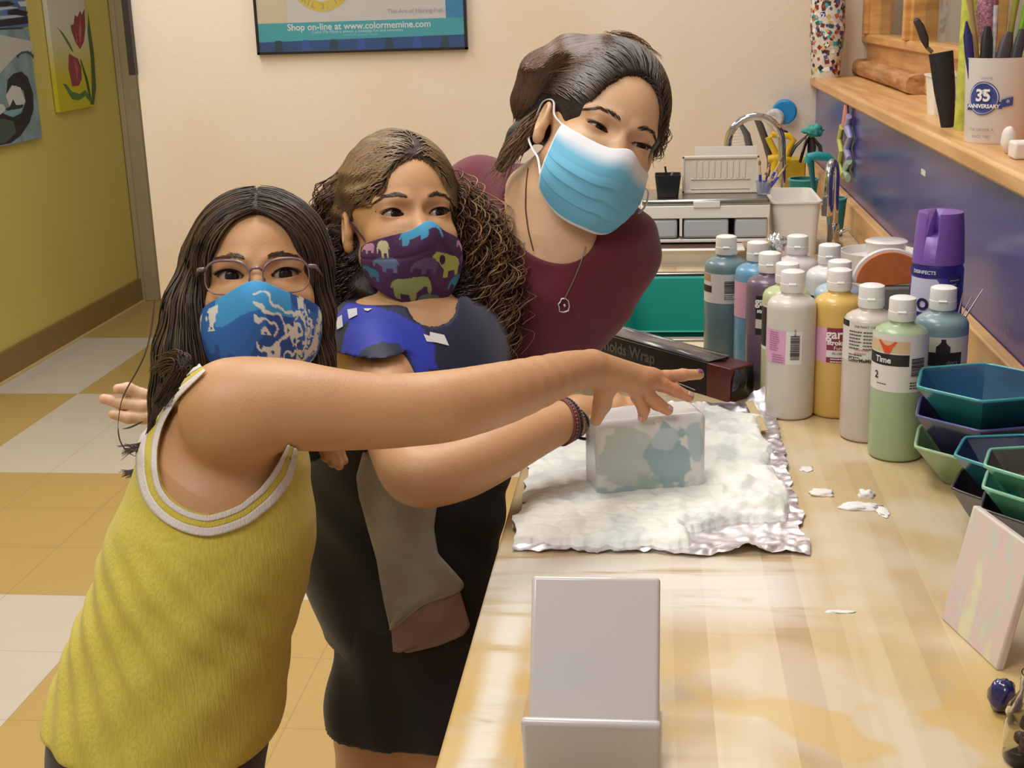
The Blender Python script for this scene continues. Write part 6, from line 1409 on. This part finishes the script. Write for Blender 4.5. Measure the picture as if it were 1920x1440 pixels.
# grey cloth band hanging down the front
def clothf(P): return np.minimum(tee2(P),shorts2(P))
def sheet(nm,poly,m,par,off,f,du=7,th=.003,fold=0,Z0=1.0):
    poly=np.array(poly,float); u0,v0=poly.min(0); u1,v1=poly.max(0); nu,nv=int((u1-u0)/du)+2,int((v1-v0)/du)+2
    # rows follow the outline: left and right edge per v
    vs=np.linspace(v0+1,v1-1,nv); P=np.zeros((nv,22,3)); 
    for i,v in enumerate(vs):
        xs=[]
        for k in range(len(poly)):
            a,b=poly[k],poly[(k+1)%len(poly)]
            if (a[1]>v)!=(b[1]>v): xs.append(a[0]+(v-a[1])*(b[0]-a[0])/(b[1]-a[1]))
        l,r=min(xs),max(xs); uu=np.linspace(l,r,22); W,_=trace(f,uu,np.full(22,v),Z0=Z0,off=off)
        if fold: W=W-np.outer(fold*(.5+.5*np.sin(np.linspace(0,9,22)+v*.03)),[0,1,0])
        P[i]=W
    for _ in range(2): P[1:-1,1:-1]=(P[:-2,1:-1]+P[2:,1:-1]+P[1:-1,:-2]+P[1:-1,2:])/4
    mb=MB(); mb.grid(P); return obj(nm,mb,m,par,solid=th,angle=0)
tj=sheet('tied_jacket',[(684,845),(735,848),(800,930),(820,945),(815,985),(822,1035),(850,1068),(869,1092),(868,1105),(845,1116),(800,1130),(733,1178),(722,1130),(708,1050),(690,990),(674,930),(670,890)],mat('heather_grey_knit','#a8a59c',.85,noise=.12,nscale=40,sheen=.2),g2,.010,clothf,fold=.006)
sheet('cuff',[(733,1172),(770,1150),(800,1130),(845,1113),(862,1110),(882,1172),(868,1190),(820,1210),(760,1222),(738,1222)],mat('dusty_rose_cuff','#9c8079',.85,noise=.1,nscale=40),tj,.007,clothf,fold=.003)
# mask
EL=[(0,.55),(.06,.3),(.14,.15),(.28,.08),(.45,.05),(.62,.1),(.8,.12),(.93,.25),(1,.5),(.97,.55),(.93,.45),(.92,.9),(.78,.9),(.77,.68),(.55,.68),(.54,.9),(.4,.9),(.38,.6),(.28,.5),(.2,.42),(.13,.45),(.1,.6),(.04,.68)]
def elephants(S_,T_):
    c=colmix('#43244c',S_.shape); n1=nzarr(S_,T_,3,2,4,2); c[n1>.15]=C('#4f2c58')
    for x,y,w,h,col,fl in ((.02,.30,.50,.34,'#a8b05c',1),(-.48,.62,.50,.32,'#8f9a62',-1),(.38,.66,.34,.26,'#3f88ac',1),(-.30,-.06,.42,.24,'#4a9cc4',-1),(-.72,.30,.34,.26,'#5b6a8e',1),(-.95,.0,.26,.22,'#c08aa8',1),(.55,.02,.38,.22,'#c58ab0',1),(.62,.30,.36,.24,'#6d4a86',-1),(-.62,.02,.16,.3,'#c3bf94',1),(-.20,.42,.30,.20,'#5c4a74',1),(.78,.0,.2,.34,'#c9b8cc',1),(-.12,.86,.34,.2,'#5a6d6a',1),(-.98,.52,.3,.26,'#3a6f94',1)):
        w*=1.18; h*=1.18; X=(S_-x)/w; Y=(T_-y)/h; X=X if fl>0 else 1-X; m=inpoly(X,Y,EL); c[m]=C(col); c[np.hypot((X-.30)/.09,(Y-.30)/.16)<1]=C('#2c1a34') if col=='#a8b05c' else c[np.hypot((X-.30)/.09,(Y-.30)/.16)<1]
    return c
dsp=lambda S_,T_: -.0015*np.exp(-((T_-.36)/.03)**2)*(S_<.1)+.0012*np.sin(S_*7+T_*5)
nos=lambda x:x
msk(H2,g2,'face_mask',mat('printed_cotton_b','#ffffff',.75,vcol=True),63,lambda s:-.0275-.012*np.abs(s)**1.3+.011*np.exp(-((s-.03)/.13)**2),lambda s:-.124+.045*np.abs(s)**2.0,elephants,nos,dispf=dsp,ns=181,ntt=121)
for q in (-1,1):
    mb=MB(); mb.tube([toW(H2,p) for p in ((q*.061,.038,-.036),(q*.072,.015,-.01),(q*.081,-.008,.012),(q*.087,-.022,.0))],.0013,6); obj('ear_loop',mb,mat('plum_elastic','#3f2746',.7),g2)
# hair
def hairv2(P):
    L=toL(H2,P); s=H2['s']
    cap=s_ell(L,(0,-.02,.034),(.084,.105,.093)); cap=smin(cap,s_ell(L,(-.030,-.075,.012),(.080,.060,.075)),.02)
    op=s_ell(L,(.004,.108,-.03),(.070,.090,.112)); cap=smax(cap,-op,.006)
    cap=smax(cap,-s_ell(L,(-.075,.045,-.030),(.035,.060,.052)),.006)
    lo_=s_chain(L,[np.array(p) for p in ((-.055,-.07,-.02),(-.062,-.06,-.08),(-.060,-.045,-.13))],[.042,.040,.032],.02)
    rt=s_chain(L,[np.array(p) for p in ((.060,-.03,.045),(.086,-.035,.01),(.110,-.03,-.03),(.125,-.03,-.075),(.118,-.03,-.12),(.108,-.03,-.17),(.100,-.03,-.21))],[.032,.034,.036,.044,.046,.046,.036],.02)
    rt2=s_chain(L,[np.array(p) for p in ((.085,-.02,-.04),(.074,-.01,-.09),(.062,.012,-.14),(.060,.030,-.19),(.066,.03,-.235))],[.030,.030,.029,.030,.026],.02); lo2=s_chain(L,[np.array(p) for p in ((-.060,-.03,-.05),(-.052,-.01,-.10),(-.050,.0,-.14))],[.030,.030,.026],.02)
    d=smin(smin(smin(cap,lo_,.02),rt,.02),smin(rt2,lo2,.02),.02); nn_=.006*np.sin(L[:,0]*95+3*np.sin(L[:,2]*60))*np.sin(L[:,2]*85+L[:,1]*60); d=d+nn_*np.clip((.06-L[:,2])/.05,.15,1)
    return smax(d,-s_ell(L,(.0,.075,-.075),(.058,.085,.09)),.008)*s
lo,hi=bounds([toW(H2,p) for p in ((-.14,-.16,.14),(.19,.12,.14),(-.13,-.16,-.26),(.19,.1,-.26),(.19,-.16,.1))],.01)
hair_base('hair',hairv2,lo,hi,.0038,'#2c1d18',g2)
P0=scalp(H2,hairv2,3000,-.02); Nn=len(P0); tg=toW(H2,(-.075,-.10,-.02)); tgr=toW(H2,(.10,-.03,-.02))
def dir2(P,t):
    L=toL(H2,P); w=np.clip((L[:,0]+.01)/.05,0,1)[:,None]; d=unit(tg-P)*(1-w)+unit(tgr-P)*w
    return unit(d)+.35*np.sin(t*26+L[:,:1]*70)*H2['R'][:,2]
Pa=flow(hairv2,P0,dir2,15,.0080*(.8+.3*RS.rand(Nn)),.0014,.12); tint=np.clip(.35-.5*np.linspace(0,1,15)[None]+.3*RS.rand(Nn,1),0,.6)*np.ones((1,15))
strands('hair_strands',Pa,.0006+.0007*RS.rand(Nn),'#4a3225',g2,.4,tint=tint)
# curls
def curls(H,ch,N,amp,turns,rad,n=46,spread=.03):
    ch=np.array(ch,float); out=[]; t=np.linspace(0,1,len(ch))
    for k in range(N):
        t0=RS.rand()*.45; t1=min(1,t0+.35+.5*RS.rand()); T=np.linspace(t0,t1,n); c=np.stack([np.interp(T,t,ch[:,i]) for i in range(3)],1)
        for _ in range(4): c[1:-1]=(c[:-2]+c[1:-1]*2+c[2:])/4
        o=RS.randn(3); o[1]=abs(o[1])*.9; o=o/np.linalg.norm(o)*spread*(.75+.35*RS.rand()); ph=RS.rand()*6.28; A=amp*(.6+.8*RS.rand())
        x=np.linspace(0,1,n); w=turns*2*math.pi*(t1-t0)*x+ph; fan=(1+.5*x)[:,None]
        c=c+o*fan+np.stack([np.cos(w),np.sin(w),.3*np.sin(w*1.3)],1)*A*np.clip(x*4,.1,1)[:,None]; out.append(toW(H,c))
    return np.array(out)
ch=[(.070,-.01,.045),(.090,-.0,.012),(.112,.0,-.03),(.130,.0,-.075),(.122,.0,-.12),(.110,.0,-.17),(.100,.0,-.225)]
for N,amp,turns,col,sp_ in ((300,.006,9,'#4a3024',.034),(170,.009,6,'#6b4a30',.038),(60,.012,5,'#8a6a44',.042)):
    Pc=curls(H2,ch,N,amp,turns,.0008,spread=sp_); strands('curls',Pc,.0007+.0005*RS.rand(N),col,g2,.35)
Pc=curls(H2,[(-.06,-.05,-.01),(-.075,-.03,-.07),(-.070,-.02,-.14)],160,.006,6,.0008,spread=.03); strands('curls',Pc,.0008+.0004*RS.rand(160),'#35231c',g2,.3)
Pc=curls(H2,[(-.05,-.03,.07),(-.095,-.05,.04),(-.10,-.07,.0),(-.085,-.08,-.03)],120,.004,5,.0008,spread=.018); strands('curls',Pc,.0007+.0004*RS.rand(120),'#5a3d2b',g2,.3)
Pc=curls(H2,[(.080,.0,-.06),(.072,.015,-.10),(.062,.030,-.14),(.062,.045,-.19),(.068,.045,-.235)],230,.007,7,.0008,spread=.026); strands('curls',Pc,.0008+.0004*RS.rand(230),'#3a261d',g2,.35)
# scrunchie
c0=toW(H2,(-.118,-.045,-.024)); mb=MB(); ps=[]
for k in range(26):
    a=2*math.pi*k/26; ps.append(c0+H2['R']@np.array([.010*math.cos(a)*.8,.022*math.cos(a),.019*math.sin(a)]))
mb.tube(ps,[.0085+.0028*math.sin(k*2.6) for k in range(26)],10,closed=True); obj('hair_tie',mb,mat('silver_satin','#b5b2b6',.35,noise=.4,nscale=160,bump=.002,bscale=120),g2,angle=0)
# bracelets on the wrist
A_=PT(1045,796,1.573); B_=PT(1085,776,1.592); ax=nz(B_-A_); e1=nz(np.cross(ax,[0,1,0])); e2=np.cross(ax,e1)
def brac(c,r,tr,col,nm,tilt=0,bead=False,rough=.5,lab=None):
    mb=MB(); ps=[c+e1*r*math.cos(a)+e2*r*math.sin(a)+ax*tilt*math.cos(a) for a in np.linspace(0,2*math.pi,41)[:-1]]
    if bead:
        for p in ps: mb.sphere(p,tr,8,6)
    else: mb.tube(ps,tr,8,closed=True)
    o=obj(nm,mb,mat(nm+'_'+col[1:],col,rough,noise=.3,nscale=200),g2,angle=0)
    if lab: o['label']=lab
W0=PT(1068,784,1.584)
brac(W0-ax*.010,.0262,.0019,'#a0655c','bracelet',.006,True,lab='rose brown beaded bracelet'); brac(W0-ax*.006,.0258,.0017,'#6a4a4c','bracelet',.004,False,lab='maroon cord bracelet'); brac(W0-ax*.002,.0252,.0022,'#3a3438','bracelet',.003,True,lab='black beaded bracelet'); brac(W0+ax*.003,.0250,.0016,'#8a8284','bracelet',-.002,True,lab='grey beaded bracelet')
brac(W0+ax*.008-e1*.0+np.array([0,0,-.006]),.0268,.0021,'#26262c','bracelet',-.006,False,lab='loose black hair elastic'); brac(W0-ax*.014,.0266,.0014,'#7a3f44','bracelet',.008,False,lab='thin dark red cord bracelet')
# ---------------------------------------------------------------- leaning woman
M_skin3=skin_mat('light_skin','#dcb48e','#cb9a74')
H3=frame(1166,257,1.69,21,5,-20,1.0)
T3p=[PT(*p) for p in ((800,1185,2.12),(694,960,2.06),(755,800,2.0),(865,660,1.94),(960,560,1.88),(1035,492,1.84),(1060,450,1.82))]
R3=[.108,.126,.13,.125,.125,.115,.085]
g3=person('woman in a maroon t-shirt and light blue surgical mask leaning in',T3p[0])
fl3=nz([.35,1,0])
def torso3(P): return s_chain(P,T3p,R3,.03,(fl3,.74))
sh3=chain([(905,372,1.90),(985,400,1.87),(1100,450,1.84),(1160,465,1.84)],[.052,.055,.055,.050])
neck3=lambda P:s_chain(P,[toW(H3,(-.002,-.020,-.045)),toW(H3,(-.018,-.040,-.10)),PT(1025,425,1.815)],[.054,.052,.060],.02)
head3=Grp(H3['O'],.175,lambda P:s_head(toL(H3,P),.0026,.10)*H3['s'])
arm3=chain([(900,375,1.90),(760,560,1.95),(630,740,1.88),(470,765,1.78),(325,764,1.60)],[.052,.044,.038,.030,.024])
h3,h3p=hand(.021,(322,762,1.60),[(298,750,1.585),(299,762,1.582),(300,775,1.580),(300,787,1.578)],
  [([(266,741,1.574),(240,729,1.566),(221,729,1.560)],[.0095,.0082,.0074,.0058]),([(266,762,1.570),(228,756,1.564),(195,748,1.558)],[.0098,.0084,.0076,.0060]),
   ([(268,783,1.570),(240,783,1.562),(212,777,1.556)],[.0092,.0080,.0072,.0056]),([(292,805,1.57),(288,818,1.565),(287,826,1.56)],[.0088,.0078,.007,.0056])],
  ([(312,738,1.58),(306,722,1.58)],[.014,.011,.008]),pr=.0115)
arm3b=chain([(1155,470,1.84),(1060,590,2.0),(955,690,2.16)],[.050,.042,.034])
hq=lambda u,v,Z:(u-45,v-31,Z+.06)
h3b,_=hand(.018,hq(1000,722,2.10),[hq(975,752,2.10),hq(982,756,2.11),hq(989,758,2.12),hq(996,757,2.13)],[([hq(962,770,2.10),hq(955,785,2.10)],[.010,.009,.007]),([hq(972,776,2.11),hq(966,794,2.11)],[.010,.009,.007]),([hq(982,778,2.12),hq(978,795,2.12)],[.010,.009,.007]),([hq(992,774,2.13),hq(990,788,2.13)],[.009,.008,.006])],([hq(970,742,2.08),hq(960,752,2.07)],[.012,.011,.008]),pr=.011)
legs3=[]
for q in (-1,1):
    a=T3p[0]+np.array([q*.052,q*.01,-.02]); b_=np.array([a[0]+q*.01,a[1],0]); legs3.append(chain([a,[a[0]+q*.01,a[1],.50],[a[0]+q*.012,a[1],.30],[a[0]+q*.015,a[1],.06]],[.078,.066,.056,.04],.02)); legs3.append(chain([[a[0]+q*.015,a[1]+.03,.036],[a[0]+q*.05,a[1]-.13,.027]],[.038,.03],.02))
f3=union([(torso3,.03),(sh3,.05),(neck3,.025),(head3,.014),(arm3,.02),(h3,.006),(arm3b,.02),(h3b,.006)]+[(l,.02) for l in legs3],.02)
lo=np.array([h3p[0][0]-.12,h3p[0][1]-.15,0]); hi=np.array([H3['O'][0]+.2,T3p[0][1]+.30,H3['O'][2]+.18])
hl,hh=bounds(h3p[1:],.022); el,eh=bounds([toW(H3,(x,y,z)) for x in (-.055,.055) for y in (.045,.11) for z in (-.03,.03)],.004)
V,Fq=mesh_regions(f3,[(lo,hi,.0052),(H3['O']-.14,H3['O']+.14,.0026),(hl,hh,.0020),(el,eh,.0013)])
obj('body',fastmesh('body',V,Fq,cols_for(V,lambda V:skcol(H3,V,[(p,.012) for p in (PT(221,728,1.56),PT(200,750,1.56))]))),M_skin3,g3,angle=0)
for q in (-1,1):
    eye(H3,q,g3,'#2a1a14',(.15,-.05)); facial_hair(H3,f3,g3,q,[(.012,.0165),(.026,.0215),(.041,.0225),(.054,.0150)],'#33221c',.0026,.10,n=120,th=.00036)
# t-shirt
def tee3(P):
    d=torso3(P)-.008; d=smin(d,sh3(P)-.007,.05)
    d+=.0020*np.sin(P[:,0]*55-P[:,2]*60+1.5*np.sin(P[:,2]*30))
    sl=np.maximum(arm3(P)-.010,P[:,2]*0+ (PT(830,470,1.92)[0]-P[:,0])); d=smin(d,sl,.01)
    sl=np.maximum(arm3b(P)-.010,PT(1100,560,1.93)[2]-P[:,2]); d=smin(d,sl,.01)
    nk=s_ell(P,PT(1028,372,1.76),(.062,.10,.078)); nk=smin(nk,s_ell(P,PT(1062,432,1.72),(.040,.09,.045)),.03); d=smax(d,-nk,.004)
    return np.maximum(d,PT(700,900,2.0)[2]+.35*(P[:,0]-PT(700,900,2.0)[0])*-1-P[:,2])
lo,hi=bounds([T3p[1],T3p[-1],PT(900,372,1.9),PT(1160,465,1.84)],.16); V,Fq=polygonize(tee3,lo,hi,.0042)
obj('t_shirt',fastmesh('t_shirt',V,Fq),mat('maroon_jersey','#621a28',.8,noise=.12,nscale=20,sheen=.2),g3,angle=0)
def pants3(P):
    d=s_chain(P,[T3p[0],T3p[1]],[.110,.128],.03,(fl3,.78))
    for l in legs3[0::2]: d=smin(d,l(P),.04)
    d-=.008; return np.maximum(np.maximum(d,.09-P[:,2]),P[:,2]-T3p[1][2]-.06)
lo,hi=bounds([T3p[0],T3p[1]],.2); lo[2]=.05; V,Fq=polygonize(pants3,lo,hi,.008)
pm=node_mat('black_and_white_print'); N,L=nt(pm); b=N['Principled BSDF']; P_,s_=geo(N,L); nn_=NOISE(N,L,MAPV(N,L,P_,(38,38,22)),1.0,2,2.2); L.new(MIX(N,L,RAMP(N,L,nn_,.50,.54),C('#cfc8bd'),C('#2b282b')),b.inputs['Base Color']); b.inputs['Roughness'].default_value=.8
obj('printed_trousers',fastmesh('trousers',V,Fq),pm,g3,angle=0)
# surgical mask
def surg(S_,T_):
    w=np.array(C('#e2e4ea')); bl=np.array(C('#6fb9da')); k=np.clip((T_-.10)/.16,0,1)[...,None]; c=w*(1-k)+bl*k; e=(np.abs(S_)>.965)|(T_>.975)|(T_<.02); c[e]=w; c[...,3]=1; return c
def pleat(S_,T_):
    d=np.zeros_like(S_)
    for t0,a in ((.36,.0034),(.52,.0036),(.68,.0028)):
        x=(T_-t0)/.11; d+=a*np.clip(x,0,1)*np.where(x<1,1,0)*(1-.35*np.abs(S_))*(.6+.4*np.cos(S_*3))
    return d+.0012*np.sin(S_*5+T_*8)-.0
SSm=msk(H3,g3,'surgical_mask',mat('pleated_nonwoven','#ffffff',.7,vcol=True,sss=.0),62,lambda s:-.0260+np.where(s<0,.016,-.006)*np.abs(s)**1.2+.010*np.exp(-(s/.12)**2),lambda s:-.128+.030*np.abs(s)**2.6,surg,nos,dispf=pleat,off=.008,noser=.026,ns=161,ntt=161)
W=SSm[3]
def loop(pts,r=.0016,par=g3,m=None):
    p,_r=resample([np.array(q,float) for q in pts],[r]*len(pts),6); mb=MB(); mb.tube(p,r,6,flat=.5); return obj('ear_loop',mb,m or mat('white_elastic','#dedde0',.7),par)
loop((W[3,0],toW(H3,(-.076,.018,-.002)),toW(H3,(-.080,.004,.016)),toW(H3,(-.086,-.016,.012)),toW(H3,(-.084,-.026,-.010))))
loop((W[-30,0],toW(H3,(-.074,.014,-.062)),toW(H3,(-.080,-.004,-.052)),toW(H3,(-.086,-.022,-.036)),toW(H3,(-.084,-.026,-.010))))
p0=W[24,-1]; loop((p0,p0+H3['R']@np.array([.012,-.004,-.006]),p0+H3['R']@np.array([.018,-.014,-.026]),p0+H3['R']@np.array([.012,-.03,-.042]),p0+H3['R']@np.array([.0,-.045,-.040])))
# hair
def hairv3(P):
    L=toL(H3,P); s=H3['s']
    cap=s_ell(L,(0,-.022,.036),(.085,.108,.098)); op=s_ell(L,(.004,.112,-.038),(.076,.092,.140)); cap=smax(cap,-op,.006)
    cap=smax(cap,-s_ell(L,(-.085,.015,-.035),(.026,.042,.050)),.006)
    tw=s_chain(L,[np.array(p) for p in ((-.045,.005,.100),(-.072,-.02,.080),(-.090,-.045,.048),(-.086,-.055,.012),(-.068,-.070,-.02))],[.020,.026,.029,.027,.022],.015)
    bn=s_ell(L,(.010,-.05,.052),(.086,.085,.080))
    bk=s_chain(L,[np.array(p) for p in ((-.070,-.045,.0),(-.088,-.045,-.04),(-.098,-.045,-.085))],[.022,.016,.010],.015)
    d=smin(smin(smin(cap,tw,.010),bn,.012),bk,.012); return smax(d,-s_ell(L,(0,.08,-.07),(.066,.085,.085)),.008)*s
lo,hi=bounds([toW(H3,p) for p in ((-.16,-.15,.17),(.13,.12,.17),(-.16,-.15,-.13),(.13,.1,-.13),(.13,-.15,.1),(-.16,.1,-.13))],.01)
hair_base('hair',hairv3,lo,hi,.0036,'#281c1a',g3)
P0=scalp(H3,hairv3,3000,-.03); Nn=len(P0); tg3=toW(H3,(-.075,-.11,.0)); tg3b=toW(H3,(.0,-.16,.03))
def dir3(P,t):
    L=toL(H3,P); w=np.clip((L[:,0]+.035)/.05,0,1)[:,None]; return unit(tg3-P)*(1-w)+unit(tg3b-P)*w+H3['R'][:,2]*(.5*(1-t))
Pa=flow(hairv3,P0,dir3,15,.0080*(.8+.3*RS.rand(Nn)),.0013,.07); tint=np.clip(.10*RS.rand(Nn,1)*np.ones((1,15)),0,.5); strands('hair_strands',Pa,.0006+.0006*RS.rand(Nn),'#33241f',g3,.4,tint=tint)
Nn=500; L0=np.array([-.052,.0,.098])+RS.randn(Nn,3)*[.012,.02,.01]; P0=snap(hairv3,toW(H3,L0),.0014,5); tgt=[toW(H3,(-.100,-.045,.045)),toW(H3,(-.085,-.06,-.02))]
Pa=flow(hairv3,P0,lambda P,t:unit(tgt[0 if t<.55 else 1]-P),20,.0075*(.8+.4*RS.rand(Nn)),.0018,.07); strands('rolled_strands',Pa,.0007+.0005*RS.rand(Nn),'#5c4030',g3,.35)
Pc=curls(H3,[(-.078,-.03,.01),(-.092,-.03,-.03),(-.100,-.025,-.07),(-.108,-.03,-.11)],110,.0025,2,.0006,spread=.010,n=24); strands('loose_locks',Pc,.0005+.0003*RS.rand(110),'#7a5a3e',g3,.4)
Pc=curls(H3,[(.080,-.04,.07),(.098,-.04,.05),(.100,-.04,.02),(.086,-.03,.0)],90,.004,3,.0006,spread=.010,n=24); strands('loose_locks',Pc,.0004+.0003*RS.rand(90),'#6b5038',g3,.4)
Pc=curls(H3,[(-.04,-.03,.13),(.0,-.03,.142),(.05,-.03,.13)],60,.004,2,.0006,spread=.006,n=24); strands('flyaways',Pc,.00035+.0002*RS.rand(60),'#8a6c4a',g3,.4)
# necklaces
def neckl(nm,pts,r,col,metal=0):
    W_,_=trace(lambda P:np.minimum(f3(P),tee3(P)),[p[0] for p in pts],np.array([p[1] for p in pts],float),off=.0018,Z0=1.2); 
    n=40; t=np.linspace(0,1,len(W_)); T_=np.linspace(0,1,n); q=np.stack([np.interp(T_,t,W_[:,i]) for i in range(3)],1)
    for _ in range(3): q[1:-1]=(q[:-2]+2*q[1:-1]+q[2:])/4
    mb=MB(); mb.tube(list(q),r,6); return obj(nm,mb,mat(nm+'_cord',col,.5,metal),g3)
neckl('cord_necklace',[(990,315),(986,350),(985,390),(990,430),(1000,470)],.0009,'#5a3f30')
nk=neckl('chain_necklace',[(1098,462),(1090,490),(1078,520),(1066,545),(1058,562)],.0007,'#9a8a80',.6)
c=trace(lambda P:np.minimum(f3(P),tee3(P)),[1057],np.array([573.]),off=.002)[0][0]; mb=MB()
rx=MC.T@np.array([1.,0,0]); rz_=MC.T@np.array([0,1.,0]); fw_=MC.T@np.array([0,0,1.])
ol=[(-.006,-.008),(.000,-.009),(.006,-.007),(.0075,-.001),(.006,.006),(.002,.0095),(-.003,.009),(-.005,.004),(-.0075,.002),(-.006,-.003)]
pts=[c+rx*a+rz_*b+fw_*.002 for a,b in ol]; q=[]
for i in range(len(pts)): q+= [pts[i],(pts[i]+pts[(i+1)%len(pts)])/2]
mb.tube(q,.0011,8,closed=True); mb.sphere(c+rx*.001+fw_*.002,.0022,10,8); o=obj('pendant',mb,mat('pale_silver','#c9c4c0',.25,.8),nk,angle=0)
# keep each person's parts where they were modelled, under a root on the floor
bpy.context.view_layer.update()
for g in (g1,g2,g3):
    inv=Matrix.Translation(-Vector(g.location))
    for o in g.children: o.matrix_parent_inverse=inv
